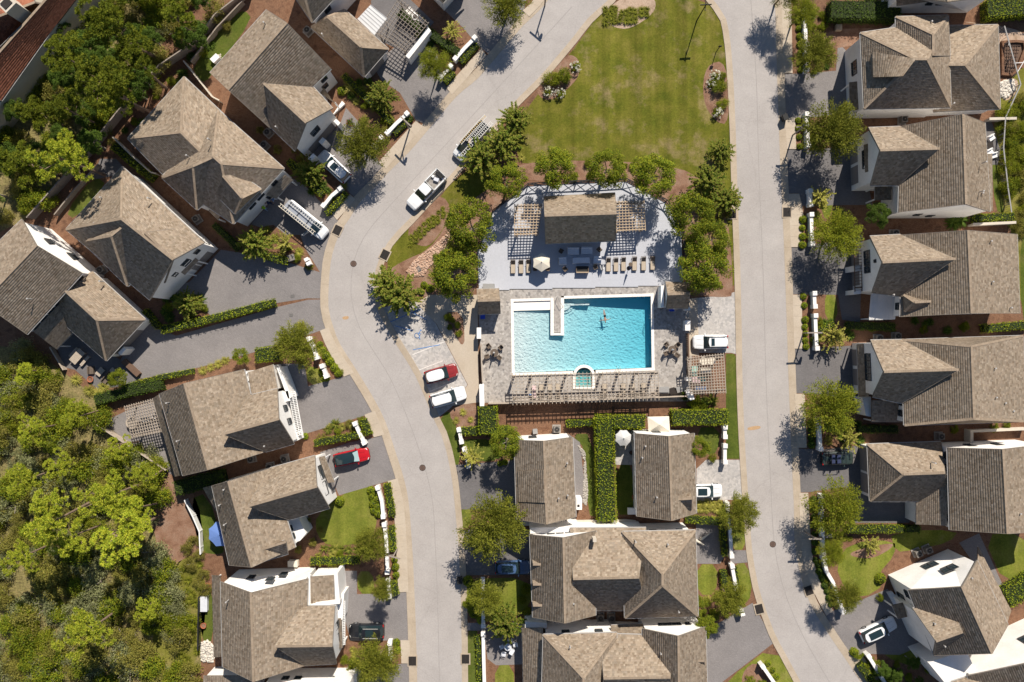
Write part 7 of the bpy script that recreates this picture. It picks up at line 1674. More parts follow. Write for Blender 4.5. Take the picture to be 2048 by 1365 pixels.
def ball(mat='leaf_hedge', n=520, leaf=.26, name='round_shrub'):
    t = proto(name); m = MB(); k = 8
    for i in range(3): 
        z0, z1 = .1 + i * .35, .1 + (i + 1) * .35; r0, r1 = (.70, .82, .66)[i], (.82, .66, .2)[i]; m.tube((0, 0, z0 * .95), (0, 0, z1 * .95), r0, r1, k)
    m.build('core', MATS['core_green'], t, local=True)
    u = unit(n); u[:, 2] = np.abs(u[:, 2]); c = u * rng.uniform(.85, 1.05, n)[:, None]; c[:, 2] = c[:, 2] * 1.0 + .12
    bake('foliage', c, unit(n), u + unit(n) * .6, leaf * rng.uniform(.7, 1.3, n), leaf * .55, mat, t); return t
def tuft(mat='leaf_grass', n=150, name='grass_clump', wd=.05, up=1.0, seg=3):
    t = proto(name); V = []; Q = []
    for i in range(n):
        a = rng.uniform(0, 6.2832); L = rng.uniform(.7, 1.1); el = rng.uniform(.35, 1.35); w_ = wd * rng.uniform(.7, 1.2); s = np.linspace(0, 1, seg + 1)
        x = L * np.cos(el) * s * .5 + L * .55 * s ** 2 * np.cos(el * .5); z = up * (L * np.sin(el) * s - .45 * L * s ** 2.2) + .03
        side = np.array([-np.sin(a), np.cos(a), 0]); k0 = len(V)
        for j in range(seg + 1):
            ce = np.array([np.cos(a) * x[j], np.sin(a) * x[j], max(.02, z[j])]); ww = w_ * (1 - .85 * s[j]); V += [ce - side * ww, ce + side * ww]
        for j in range(seg): Q.append([k0 + 2 * j, k0 + 2 * j + 1, k0 + 2 * j + 3, k0 + 2 * j + 2])
    npmesh('blades', np.array(V), np.array(Q), MATS[mat], t); return t
def flowers(mat='leaf_dense', petal='petal', n=420):
    t = bush(mat, 900, 10, .16, .5, 'flowering_bush', .8); u = unit(n); u[:, 2] = np.abs(u[:, 2]); k = rng.integers(0, 26, n); hubs = unit(26); hubs[:, 2] = np.abs(hubs[:, 2]); c = hubs[k] * .82 + rng.normal(size=(n, 3)) * .07; c[:, 2] += .32
    bake('blossom', c, unit(n), unit(n) + np.array([0, 0, 1.]), .11, .10, petal, t); return t

def build_kind(fn, cnt, **k): return [fn(**k) for _ in range(cnt)]
K = dict(oak=build_kind(oak, 3), gold=build_kind(oak, 2, mat='leaf_gold', n=14000), dense=build_kind(dense, 4), magnolia=build_kind(dense, 1, mat='leaf_dark', lumps=38), myrtle=build_kind(myrtle, 4), pine=build_kind(pine, 4), deeppine=build_kind(pine, 3, mat='leaf_deep', tufts=250, flat=.6), palm=build_kind(myrtle, 2, mat='leaf_grass', shoots=46, per=24, wd=.06, zc=.2),
   brush=build_kind(bush, 4), grey=build_kind(bush, 2, mat='leaf_grey', n=1900), scrub=build_kind(bush, 3, mat='leaf_dense', leaf=.10), goldbush=build_kind(bush, 2, mat='leaf_gold', leaf=.09), ball=build_kind(ball, 2), darkball=build_kind(ball, 1, mat='leaf_dark'), tuft=build_kind(tuft, 2), greentuft=build_kind(tuft, 2, mat='leaf_oak', n=120, wd=.06), flower=build_kind(flowers, 2), redflower=build_kind(flowers, 1, mat='leaf_dark', petal='petal_red', n=60),
   yucca=build_kind(tuft, 2, mat='leaf_myrtle', n=80, wd=.09, name='yucca'), fern=build_kind(tuft, 1, mat='leaf_dark', n=120, wd=.10, name='palm_shrub'))
ZC = dict(oak=1.25, gold=1.25, dense=1.1, magnolia=1.1, myrtle=.8, pine=2.6, deeppine=2.6, palm=.6)
NM = dict(oak='oak_tree', gold='oak_tree', dense='round_tree', magnolia='magnolia_tree', myrtle='crape_myrtle', pine='pine_tree', deeppine='pine_tree', palm='young_palm', brush='wild_shrub', grey='grey_shrub', scrub='green_shrub', goldbush='golden_shrub', ball='round_shrub', darkball='round_shrub', tuft='grass_clump', greentuft='spiky_plant', flower='flowering_bush', redflower='flowering_bush', yucca='yucca', fern='palm_shrub')
CT = dict(oak='tree', gold='tree', dense='tree', magnolia='tree', myrtle='tree', pine='tree', deeppine='tree', palm='palm', tuft='grass clump', greentuft='plant', yucca='plant', fern='plant')
for k, v in K.items():
    for o in v: o.name = NM[k]
GROW = dict(oak=1.2, gold=1.2, dense=1.27, magnolia=1.1, myrtle=1.28, pine=1.08, deeppine=1.08, palm=1.2)
def plant(kind, px, rpx, label, group=None, zs=1.0):
    s = rpx / S * GROW.get(kind, 1.0); z = ZC.get(kind, .5) * s * zs; f = H / max(1, H - z); hc = {'oak': 4.7, 'gold': 4.7, 'dense': 5.2, 'magnolia': 4}.get(kind, 0) if rpx > 19 else 0; up = max(0, hc - z); z = max(z, hc)
    p = W(px, z); p.z = 0; s = rpx / S * GROW.get(kind, 1.0) * (H - z) / H
    o = place(K[kind][rnd.randrange(len(K[kind]))], USED, p, rnd.uniform(0, 6.28), (s, s, s * zs), label, CT.get(kind, 'shrub'), group)
    if up > .15:
        for c in o.children:
            if c.name.startswith('trunk'): c.scale.z = 1 + up / s / .85
            else: c.location.z = up / s
    return o

# street and garden trees, each described by where it stands
TREES = [('gold', (868, 128), 31, 'round yellow green young tree over the top garden wall'), ('oak', (725, 287), 47, 'feathery pale green tree beside the white SUV with sunroof'), ('oak', (1012, 6), 43, 'big dark street tree at the top edge casting a wide shadow'),
 ('oak', (1630, 106), 40, 'loose green tree beside the bare mulch at the top right'), ('oak', (1667, 260), 56, 'largest bushy street tree beside the second east house'), ('gold', (1675, 470), 46, 'feathery tree in front of the three window gable'), ('gold', (1664, 818), 52, 'dense yellow green tree in front of the four window gable'), ('gold', (1670, 1016), 51, 'dense yellow green tree below the dark jeep'),
 ('oak', (986, 1052), 60, 'largest feathery tree left of the long house'), ('oak', (592, 690), 42, 'round green tree beside the broken white wall'), ('oak', (1478, 1030), 38, 'leaning round tree at the edge of the straight street'), ('oak', (743, 1088), 33, 'green tree at the corner of the striped lawn'), ('oak', (1462, 1198), 32, 'green tree covering the garden wall by the bottom driveway'), ('oak', (752, 1328), 44, 'wide green tree at the bottom edge left of the street'), ('oak', (971, 1196), 31, 'bushy tree below the blue car'),
 ('gold', (1662, 1108), 26, 'small yellow green tree at the north end of the sunny lawn'), ('oak', (1691, 1193), 30, 'small tree at the south end of the sunny lawn'), ('oak', (765, 1180), 22, 'small tree at the short wall above the black SUV'),
 ('dense', (1107, 333), 39, 'round dense tree left of three along the deck fence'), ('dense', (1215, 338), 37, 'round dense tree in the middle of three along the deck fence'), ('dense', (1307, 350), 42, 'round dense tree right of three along the deck fence'), ('dense', (1013, 362), 37, 'greyish round tree at the north west corner of the deck'), ('dense', (943, 452), 49, 'round dense tree west of the deck'), ('dense', (912, 548), 49, 'round dense tree above the left pool hut'), ('dense', (1382, 430), 46, 'round dense tree at the east bend of the deck fence'), ('dense', (1412, 535), 50, 'wide dense tree above the east parking bay'), ('dense', (1424, 478), 36, 'round dense tree behind the east bend of the deck'),
 ('magnolia', (1757, 430), 30, 'dark round tree between the second and third east houses'),
 ('myrtle', (1031, 240), 29, 'crape myrtle at the top of the row by the ladder van'), ('myrtle', (1005, 285), 34, 'crape myrtle in the middle of the row by the ladder van'), ('myrtle', (964, 318), 36, 'crape myrtle overhanging the ladder van'), ('myrtle', (772, 566), 30, 'crape myrtle on the inner curve, upper of a pair'), ('myrtle', (802, 592), 37, 'crape myrtle on the inner curve, lower of a pair'),
 ('myrtle', (1441, 304), 24, 'crape myrtle on the east verge above two others'), ('myrtle', (1414, 362), 32, 'crape myrtle at the north of the east mulch bed'), ('myrtle', (1452, 402), 28, 'crape myrtle reaching over the straight street'), ('palm', (1641, 395), 26, 'spiky young tree beside the short wall on the straight street'), ('palm', (1665, 672), 30, 'spiky young tree right of the middle street lamp'), ('palm', (1695, 880), 27, 'spiky young tree above the dark jeep'), ('palm', (572, 486), 25, 'pale spiky young tree beside the silver van'),
 ('myrtle', (1011, 1246), 34, 'crape myrtle above the shadowed garden chairs'), ('myrtle', (620, 345), 28, 'shaded crape myrtle beside the SUV driveway'), ('myrtle', (510, 486), 31, 'crape myrtle at the head of the broad forecourt'), ('myrtle', (764, 194), 27, 'pinkish crape myrtle beside the pergola driveway'), ('palm', (905, 65), 22, 'spiky young tree beside the top clipped hedge'), ('dense', (1014, 887), 32, 'leafy tree beside the left pool cottage'), ('palm', (945, 915), 25, 'spiky yucca like tree beside the yard gate'), ('palm', (1740, 1090), 21, 'spiky young palm on the edge of the sunny lawn'),
 ('dense', (1398, 895), 22, 'bright green tree right of the right cottage'), ('dense', (241, 757), 18, 'small bright tree on the western patio'), ('dense', (486, 713), 17, 'small round tree on the long mulch bed'), ('myrtle', (376, 607), 26, 'shaded leafy tree at the tip of the forecourt'), ('dense', (1412, 1255), 22, 'bright yellow green tree at the corner of the bottom house'), ('dense', (1395, 1215), 20, 'leafy tree beside the long house corner'), ('gold', (1605, 25), 30, 'tree at the top of the straight street behind the wall'), ('oak', (1572, -20), 34, 'tree just above the frame casting a shadow on the sidewalk'), ('oak', (1600, 180 - 70), 1, 'tiny seedling behind the wall')]
for k, p, r, l in TREES[:-1]: plant(k, p, r, l)
# pines of the north west and south west woods
for k, p, r, l in (('deeppine', (215, 40), 72, 'large dark pine at the top of the north west wood'), ('deeppine', (170, 150), 78, 'largest dark pine in the north west wood'), ('deeppine', (255, 120), 58, 'dark pine beside the board fence'), ('deeppine', (110, 100), 52, 'dark pine against the red tiled roof'), ('deeppine', (60, 220), 42, 'pine beside the corner of the red tiled house'), ('pine', (110, 310), 62, 'bright pine at the left above the gabled house'), ('deeppine', (230, 180), 55, 'dark pine leaning over the board fence'), ('deeppine', (30, 320), 55, 'pine at the left edge above the two storey house'), ('deeppine', (130, 215), 46, 'shaded pine behind the largest dark pine'), ('deeppine', (350, 30), 48, 'pine above the board fence at the top'),
  ('pine', (90, 1040), 62, 'bright pine left of a pair in the south west wood'), ('pine', (200, 1000), 60, 'bright pine in the centre of the south west wood'), ('pine', (222, 1080), 66, 'largest bright pine in the south west wood'), ('pine', (155, 1275), 56, 'lone bright pine near the bottom left'), ('pine', (290, 1220), 30, 'small bright pine beside the wild grass'), ('pine', (42, 745), 28, 'slender bright pine at the left edge'), ('pine', (60, 860), 38, 'pine at the left edge of the south west wood'), ('pine', (285, 955), 36, 'pine at the sandy strip'), ('pine', (110, 930), 34, 'small pine among pale shrubs'), ('pine', (135, 1080), 44, 'pine between the left bright pine and the largest one'), ('pine', (265, 1030), 44, 'bright pine at the east edge of the wood'), ('pine', (40, 960), 40, 'pine at the left edge above the bright pair'), ('pine', (150, 830), 34, 'round pine west of the dark rough hedge'), ('pine', (30, 1120), 40, 'pine at the left edge below the bright pair'), ('pine', (235, 895), 30, 'small pine behind the west pergola')):
    plant(k, p, r, l); MARKS.append((*p, l))
MARKS += [(405, 1240, 'white bench behind the house'), (370, 1060, 'white picket fence'), (285, 850, 'west terrace pergola'), (180, 730, 'western patio'), (330, 1310, 'tall wild grass'), (20, 1350, 'bottom left corner'), (380, 1350, 'white rocks'), (10, 1000, 'left edge halfway down'), (10, 1180, 'left edge low down'), (1980, 290, 'shaded east patio'), (2005, 400, 'wire fence end'), (2040, 200, 'sand heap'), (2045, 330, 'right edge'), (60, 400, 'two storey gable'), (150, 330, 'board fence end'), (300, 180, 'board fence bend'), (420, 60, 'shaded back lawn'), (350, 160, 'house with many hips'), (470, 10, 'top of the board fence'), (20, 190, 'red tiled eave')]
def in_poly(x, y, poly):
    c = False
    for i in range(len(poly)):
        a, b = poly[i], poly[i - 1]
        if (a[1] > y) != (b[1] > y) and x < (b[0] - a[0]) * (y - a[1]) / (b[1] - a[1]) + a[0]: c = not c
    return c
def side_of(dx, dy):
    a = math.degrees(math.atan2(-dy, dx)) % 360
    return ['right of', 'above right of', 'above', 'above left of', 'left of', 'below left of', 'below', 'below right of'][int((a + 22.5) // 45) % 8]
SEEN = set()
def near_label(head, x, y):
    for d, (mx, my, ml) in sorted(((x - m[0]) ** 2 + (y - m[1]) ** 2, m) for m in MARKS)[:40]:
        for dist in ('just ' if d < 25 ** 2 else '' if d < 50 ** 2 else 'further ' if d < 90 ** 2 else 'far ', ):
            l = f'{head} {dist}{side_of(x - mx, y - my)} the {ml}'
            if l not in SEEN and len(l.split()) <= 16: SEEN.add(l); return l
    return f'{head} among many others'
ORD = ['first', 'second', 'third', 'fourth', 'fifth', 'sixth', 'seventh', 'eighth', 'ninth', 'tenth', 'eleventh', 'twelfth']
def scatter(poly, n, kinds, rr, label, group, mind=10):
    xs_ = [p[0] for p in poly]; ys_ = [p[1] for p in poly]; got = []; tries = 0
    while len(got) < n and tries < n * 60:
        tries += 1; x = rnd.uniform(min(xs_), max(xs_)); y = rnd.uniform(min(ys_), max(ys_))
        if not in_poly(x, y, poly) or any((x - a) ** 2 + (y - b) ** 2 < mind ** 2 for a, b in got): continue
        got.append((x, y)); k = rnd.choice(kinds); plant(k, (x, y), rnd.uniform(*rr), near_label(label[k] if isinstance(label, dict) else label, x, y), group + ', ' + NM[k].replace('_', ' ') if isinstance(label, dict) else group)
SW = [(-40, 700), (70, 700), (120, 745), (150, 780), (205, 840), (250, 888), (330, 925), (330, 985), (300, 1050), (330, 1130), (365, 1180), (380, 1240), (360, 1300), (395, 1395), (-40, 1400)]
UL = dict(brush='olive wild shrub', grey='pale grey twiggy shrub', scrub='green leafy shrub', goldbush='yellowish shrub')
scatter(SW, 250, ['brush', 'brush', 'grey', 'scrub', 'grey', 'goldbush'], (22, 40), UL, 'undergrowth of the south west wood', 13)
NW = [(-30, 215), (60, 215), (100, 60), (160, -30), (500, -30), (430, 30), (380, 90), (250, 205), (150, 330), (100, 400), (30, 450), (-30, 470)]
UN = dict(brush='olive shrub', scrub='green leafy shrub', magnolia='dark leafy tree', grey='bare grey shrub')
scatter(NW, 85, ['brush', 'scrub', 'magnolia', 'magnolia', 'scrub'], (20, 38), UN, 'undergrowth of the north west wood', 17)  # extra dark magnolias imitate the deep shade under the pines
plant('grey', (322, 58), 24, 'bare grey bush behind the board fence')
NE = [(2000, 190), (2060, 180), (2060, 480), (2035, 460), (2030, 440), (2012, 380), (1998, 300)]
UE = dict(brush='olive shrub', goldbush='yellow green shrub', scrub='green shrub')
scatter(NE, 26, ['brush', 'goldbush', 'goldbush', 'scrub'], (14, 24), UE, 'shrubs along the east edge', 12)
BK = [(355, 20), (480, -20), (430, 55), (380, 120), (300, 190), (240, 270), (190, 340), (165, 345), (230, 250), (300, 160)]
scatter([(470, 30), (440, 75), (395, 120), (330, 195), (270, 265), (225, 300), (215, 285), (290, 205), (370, 115), (430, 60)], 16, ['scrub', 'fern', 'brush'], (9, 17), 'small shaded plant', 'plants below the board fence', 12)
MARKS += [(701, 914, 'red car'), (730, 1265, 'black SUV'), (882, 749, 'maroon SUV'), (850, 385, 'white pickup'), (610, 440, 'silver van'), (940, 282, 'white ladder van'), (1674, 918, 'dark jeep'), (1024, 1136, 'blue car'), (978, 602, 'left pool hut'), (1356, 590, 'right pool hut'), (1090, 960, 'left cottage'), (1330, 950, 'right cottage'), (1160, 435, 'pool pavilion'), (1412, 748, 'square pergola'), (1568, 237, 'black kerb bin'), (707, 528, 'manhole on the curve'), (700, 1030, 'striped lawn'), (1850, 1130, 'sunlit white gable'), (1480, 1290, 'bottom driveway'), (860, 510, 'pink rock bed'), (1430, 640, 'east parking bay'), (666, 330, 'SUV with sunroof'), (813, 243, 'curve lamp post'), (1760, 1262, 'white SUV in the south east'), (1629, 666, 'middle street lamp'), (1632, 1078, 'lower street lamp'), (930, 120, 'top garden wall'), (1300, 20, 'top of the green'), (1764, 525, 'three window gable'), (1767, 744, 'four window gable')]
MARKS += [(p[0], p[1], l) for k, p, r, l in TREES[:-1]]
for poly, n, kinds, nm in (([(683, 165), (725, 160), (800, 240), (785, 275), (745, 275), (705, 225)], 14, ['scrub', 'tuft', 'brush', 'fern'], 'between the upper driveways'), ([(575, 322), (605, 312), (640, 360), (672, 395), (650, 415), (600, 365)], 12, ['scrub', 'fern', 'brush'], 'beside the SUV driveway'), ([(452, 455), (540, 458), (600, 498), (625, 535), (560, 522), (490, 500)], 13, ['scrub', 'tuft', 'greentuft'], 'above the forecourt'),
    ([(795, 10), (850, 40), (915, 105), (890, 120), (850, 90)], 9, ['scrub', 'fern', 'brush'], 'below the rooftop pergola'), ([(318, 600), (370, 585), (420, 612), (440, 630), (340, 655)], 9, ['fern', 'scrub', 'tuft'], 'at the forecourt tip'), ([(1614, 390), (1645, 380), (1690, 430), (1690, 455), (1630, 470)], 10, ['scrub', 'brush', 'tuft'], 'by the feathery street tree'), ([(1630, 635), (1705, 650), (1705, 690), (1632, 695)], 11, ['scrub', 'fern', 'tuft'], 'below the ragged shadow'), ([(1640, 830), (1725, 845), (1728, 885), (1640, 895)], 11, ['scrub', 'fern', 'brush'], 'above the jeep'), ([(1645, 1060), (1700, 1060), (1705, 1085), (1660, 1120), (1650, 1150)], 10, ['scrub', 'tuft', 'greentuft'], 'by the sunny lawn'),
    ([(612, 1088), (715, 1100), (718, 1128), (625, 1130)], 10, ['scrub', 'yucca', 'tuft'], 'below the striped lawn'), ([(640, 852), (722, 842), (730, 868), (640, 880)], 8, ['tuft', 'scrub', 'brush'], 'north of the red car'), ([(1612, 20), (1650, 20), (1660, 145), (1614, 150)], 13, ['scrub', 'fern', 'brush'], 'behind the top street wall'), ([(1614, 240), (1640, 240), (1640, 295), (1616, 297)], 6, ['scrub', 'brush'], 'behind the second street wall'), ([(1800, 640), (1930, 640), (1930, 668), (1800, 668)], 6, ['scrub', 'fern'], 'in the east passage'), ([(925, 1160), (965, 1160), (965, 1245), (928, 1240)], 9, ['scrub', 'ball', 'tuft'], 'beside the lower west verge'), ([(1398, 1185), (1470, 1180), (1480, 1215), (1420, 1262), (1402, 1240)], 12, ['scrub', 'fern', 'goldbush'], 'by the bottom driveway'), ([(700, 1300), (780, 1290), (785, 1325), (710, 1340)], 9, ['scrub', 'fern', 'tuft'], 'below the black SUV'), ([(1742, 1325), (1850, 1330), (1880, 1370), (1760, 1380)], 14, ['magnolia', 'scrub', 'fern'], 'in the shaded bottom bed'), ([(980, 868), (1026, 868), (1028, 920), (990, 922)], 6, ['scrub', 'fern'], 'beside the left cottage'), ([(1040, 310), (1380, 335), (1340, 355), (1060, 360)], 14, ['tuft', 'scrub', 'greentuft'], 'along the deck fence'), ([(860, 520), (940, 430), (955, 500), (945, 590), (880, 585)], 12, ['scrub', 'tuft', 'brush'], 'under the pool trees'), ([(1370, 400), (1455, 400), (1465, 580), (1380, 585)], 16, ['scrub', 'tuft', 'brush'], 'under the trees east of the deck'), ([(590, 640), (640, 690), (690, 752), (655, 735), (610, 700)], 8, ['scrub', 'tuft'], 'by the broken white wall'), ([(1700, 1300), (1740, 1310), (1790, 1385), (1760, 1385)], 7, ['scrub', 'ball'], 'outside the bottom right wall')):
    scatter(poly, n, kinds, (8, 14), dict(scrub='leafy green shrub', tuft='straw grass clump', brush='olive shrub', fern='dark fan leaved shrub', greentuft='strappy plant', yucca='spiky yucca', goldbush='golden shrub', magnolia='dark glossy shrub', ball='round clipped shrub'), 'garden plants ' + nm, 9)
# ------------------------------------------------------------------ clipped hedges
def hedge(label, pts, wpx, h_, mat='leaf_hedge', dens=34, lf=.20, rag=.06):
    t = thing('hedge', label, 'hedge', W(pts[0])); P_ = [W(p) for p in pts]; wd = wpx / S; core = MB(); C = []; N = []
    for a, b in zip(P_, P_[1:]):
        d = b - a; L = d.length; d.normalize(); s = Vector((-d.y, d.x, 0)); core.bar(a + Vector((0, 0, h_ * .46)), b + Vector((0, 0, h_ * .46)), wd * .82, h_ * .92)
        A0 = np.array(a); Dv = np.array(d); Sv = np.array(s)
        for ax, area in (('top', L * wd), ('l', L * h_), ('r', L * h_), ('e0', wd * h_), ('e1', wd * h_)):
            n = max(4, int(area * dens)); u = rng.uniform(-.02, 1.02, n) * L; v = rng.uniform(-.5, .5, n) * wd; z = rng.uniform(.05, 1, n) * h_; nn = np.zeros((n, 3))
            if ax == 'top': z = np.full(n, h_); nn[:, 2] = 1
            elif ax == 'l': v = np.full(n, wd / 2); nn += Sv
            elif ax == 'r': v = np.full(n, -wd / 2); nn -= Sv
            elif ax == 'e0': u = np.zeros(n); nn -= Dv
            else: u = np.full(n, L); nn += Dv
            c = A0 + u[:, None] * Dv + v[:, None] * Sv; c[:, 2] = z; bul = np.sin(u * 2.1 + A0[0]) * .035 + np.sin(u * .9 + A0[1]) * .03; c += nn * bul[:, None] + rng.normal(size=(n, 3)) * rag; c[:, 2] = np.maximum(c[:, 2], .03); C.append(c); N.append(nn)
    core.build('core', MATS['core_green'], t); c = np.concatenate(C); n = len(c); nr = np.concatenate(N) + unit(n) * .75
    v, q = leaves_arrays(c, unit(n), nr, lf * rng.uniform(.7, 1.4, n), lf * .6 * rng.uniform(.7, 1.2, n)); npmesh('foliage', v, q, MATS[mat], t, tuple(t.location)); return t
for pts, wpx, h_, l in (([(1205, 835), (1211, 1035)], 38, 2.2, 'long tall clipped hedge between the two pool cottages'), ([(1190, 842), (1285, 842)], 27, 2.0, 'clipped hedge closing the top of the tall hedge'), ([(1340, 834), (1448, 832)], 30, 1.9, 'clipped hedge at the right end below the pool'), ([(1133, 846), (1185, 845)], 12, 1.2, 'low clipped hedge above the left cottage'),
  ([(976, 812), (978, 865)], 38, 2.1, 'bushy square hedge at the lower left pool corner'), ([(922, 862), (1020, 858)], 16, 1.1, 'low clipped hedge at the pool garden corner'),
  ([(330, 660), (400, 645), (470, 628), (553, 606)], 15, 1.3, 'long clipped hedge between the forecourt and the long drive'), ([(296, 622), (322, 655)], 12, 1.2, 'short hedge bending down beside the side wing'), ([(517, 711), (565, 706)], 30, 1.5, 'square clipped hedge left of the round green tree'), ([(250, 775), (320, 756), (390, 742)], 10, 1.0, 'thin low hedge along the long drive'), ([(200, 800), (262, 782), (330, 768)], 22, 1.5, 'dark rough hedge behind the terrace house'),
  ([(235, 295), (275, 330), (312, 360)], 16, 1.3, 'hedge below the retaining fence between two houses'), ([(690, 155), (730, 195), (785, 248)], 13, 1.1, 'long thin hedge between the two upper driveways'), ([(580, 325), (620, 365), (648, 392)], 13, 1.1, 'hedge along the driveway of the silver van'), ([(432, 452), (465, 482), (480, 500)], 12, 1.1, 'dark hedge above the broad forecourt'), ([(520, 508), (578, 524)], 14, 1.1, 'low hedge at the forecourt tip'), ([(800, 30), (860, 72), (918, 110)], 16, 1.2, 'dark hedge beside the rooftop pergola house'),
  ([(632, 885), (725, 868)], 13, 1.1, 'clipped hedge above the red car'), ([(728, 838), (740, 868)], 14, .9, 'low hedge between the wall and sidewalk above the red car'), ([(625, 1120), (720, 1117)], 14, 1.1, 'flowering low hedge below the striped lawn'), ([(785, 1050), (788, 1100)], 12, 1.1, 'low hedge outside the long sidewalk wall'), ([(776, 966), (786, 1030)], 13, .9, 'low hedge at the north end of the long sidewalk'), ([(789, 1158), (793, 1186)], 12, .9, 'low hedge by the black SUV driveway'), ([(360, 974), (455, 950)], 28, 1.8, 'dark rounded hedge between two western houses'),
  ([(1652, 30), (1788, 32)], 40, 2.0, 'thick dark hedge at the top right'), ([(1960, 28), (2070, 20)], 40, 2.0, 'thick hedge at the top right corner'), ([(1632, 881), (1700, 882)], 1, .5, 'thread of ground cover'), ([(1690, 1056), (1803, 1055)], 15, 1.2, 'bright clipped hedge below the yellow green tree'), ([(1803, 1056), (1832, 1055)], 13, 1.2, 'shaded end of the south east hedge'), ([(1712, 858), (1790, 858)], 14, .9, 'low dark hedge in the passage above the jeep'), ([(1690, 652), (1785, 655)], 15, .9, 'low shaded hedge below the white metal porch'), ([(1940, 438), (2020, 436)], 16, 1.0, 'hedge behind the second east house'), ([(1960, 658), (2050, 650)], 16, 1.0, 'hedge behind the third east house'), ([(2000, 1190), (2070, 1150)], 40, 1.8, 'thick hedge at the right edge'), ([(1440, 1040), (1446, 1108)], 10, 1.2, 'narrow hedge inside the wall by the leaning tree'), ([(1370, 1036), (1440, 1041)], 14, 1.0, 'low hedge below the ornamental grasses'), ([(1443, 1138), (1448, 1168)], 13, .9, 'short hedge inside the wall south of the path'), ([(1468, 1132), (1474, 1170)], 7, .7, 'thin hedge outside the wall south of the path'),
  ([(655, 430), (680, 404), (694, 388)], 11, .8, 'low hedge outside the wall above the silver van'), ([(790, 270), (825, 236)], 10, .7, 'low hedge outside the wall with the lamp'), ([(890, 168), (908, 148)], 12, .8, 'low hedge outside the wall at the top'), ([(922, 128), (955, 92)], 11, .7, 'low hedge along the top sidewalk'), ([(955, 1270), (960, 1360)], 10, .6, 'low hedge outside the long wall at the bottom'), ([(1632, 662), (1665, 648)], 10, .8, 'small hedge behind the middle street wall'), ([(1715, 1325), (1760, 1385)], 14, .9, 'low hedge outside the bottom right wall')):
    if wpx > 2: hedge(l, pts, wpx, h_, 'leaf_dark' if 'dark' in l or 'shaded' in l else 'leaf_hedge')  # hedges labelled shaded get darker leaves: shade put into their colour
# ------------------------------------------------------------------ small planting
def row(kind, pts, r, label, group): 
    pts = list(pts); vert = max(p[1] for p in pts) - min(p[1] for p in pts) > max(p[0] for p in pts) - min(p[0] for p in pts); pts.sort(key=lambda p: p[1] if vert else p[0]); n = len(pts)
    for i, p in enumerate(pts):
        l = label
        if 1 < n <= 24: k = min(i, n - 1 - i); l += (', ' + (ORD[k] + ' from ' if k else '') + (('top' if k == i else 'bottom') if vert else ('left' if k == i else 'right')) + ('most' if not k else ''))
        if len(l.split()) > 16: l = l.replace(' the ', ' ', 1); l = l.replace('small ', '', 1) if len(l.split()) > 16 else l; l = label if len(l.split()) > 16 else l
        plant(kind, p, r * rnd.uniform(.85, 1.15), l, group)
def line(a, b, n): return [(a[0] + (b[0] - a[0]) * i / max(1, n - 1) + rnd.uniform(-1, 1), a[1] + (b[1] - a[1]) * i / max(1, n - 1) + rnd.uniform(-1, 1)) for i in range(n)]
row('ball', line((640, 690), (652, 712), 3) + line((660, 724), (676, 748), 3) + line((644, 742), (652, 756), 2), 8, 'small clipped shrub beside the broken white wall', 'clipped shrubs by the broken wall')
row('ball', line((742, 980), (748, 1022), 4) + line((752, 985), (757, 1028), 4), 8, 'small clipped shrub on the mulch beside the striped lawn', 'clipped shrubs beside the striped lawn')
row('ball', line((772, 975), (785, 1025), 5), 7, 'small clipped shrub outside the north wall of the long sidewalk', 'clipped shrubs by the long sidewalk')
row('ball', line((790, 1120), (792, 1150), 3) + line((792, 1285), (794, 1300), 2), 7, 'small clipped shrub beside the lower long sidewalk', 'clipped shrubs by the lower sidewalk')
row('ball', line((1597, 240), (1599, 292), 4) + line((1598, 40), (1602, 140), 7), 7, 'small dark clipped shrub at the top of the straight street', 'clipped shrubs at the top of the straight street')
row('ball', line((1606, 440), (1605, 490), 4) + line((1606, 594), (1609, 612), 2) + line((1610, 640), (1612, 694), 5), 7, 'small clipped shrub between sidewalk and wall in the middle of the straight street', 'clipped shrubs in the middle of the straight street')
row('darkball', line((1622, 845), (1624, 890), 4) + line((1628, 1000), (1631, 1120), 8) + line((1636, 1130), (1662, 1210), 7), 7, 'small dark shrub between the sidewalk and the south east walls', 'dark shrubs by the south east walls')
row('ball', [(848, 570), (843, 584), (860, 577)], 8, 'round clipped shrub beside the walkway mulch', 'round shrubs by the walkway')
row('ball', [(684, 182), (1395, 1330)][:1], 10, 'round clipped bush at the corner of the steep gabled house', 'single round bush'); plant('ball', (679, 1003), 10, 'round clipped bush at the corner of the red car house'); plant('darkball', (735, 162), 9, 'round dark bush beside the pergola driveway'); plant('ball', (1762, 1158), 11, 'round clipped bush at the white gable corner'); plant('goldbush', (1425, 917), 12, 'round yellow shrub on the pale stone driveway edge')
row('tuft', line((405, 742), (450, 722), 4), 13, 'straw coloured grass clump along the long drive', 'grass clumps along the long drive')
row('tuft', [(687, 372), (598, 505), (775, 232), (762, 220)], 13, 'straw coloured grass clump beside a garden wall on the curve', 'grass clumps on the curve')
row('tuft', [(684, 855), (700, 850), (710, 852)], 10, 'grass clump on the mulch above the red car', 'grass clumps above the red car')
row('tuft', line((1396, 1020), (1446, 1018), 6) + line((1400, 1008), (1440, 1008), 4), 11, 'ornamental grass below the white car', 'ornamental grasses below the white car')
row('tuft', [(912, 842), (926, 825), (941, 840)], 10, 'straw grass clump by the pool wall', 'grass clumps by the pool wall')
row('tuft', [(1402, 1205), (1415, 1200), (1430, 1195)], 11, 'grass clump beside the square lawn', 'grass clumps beside the square lawn')
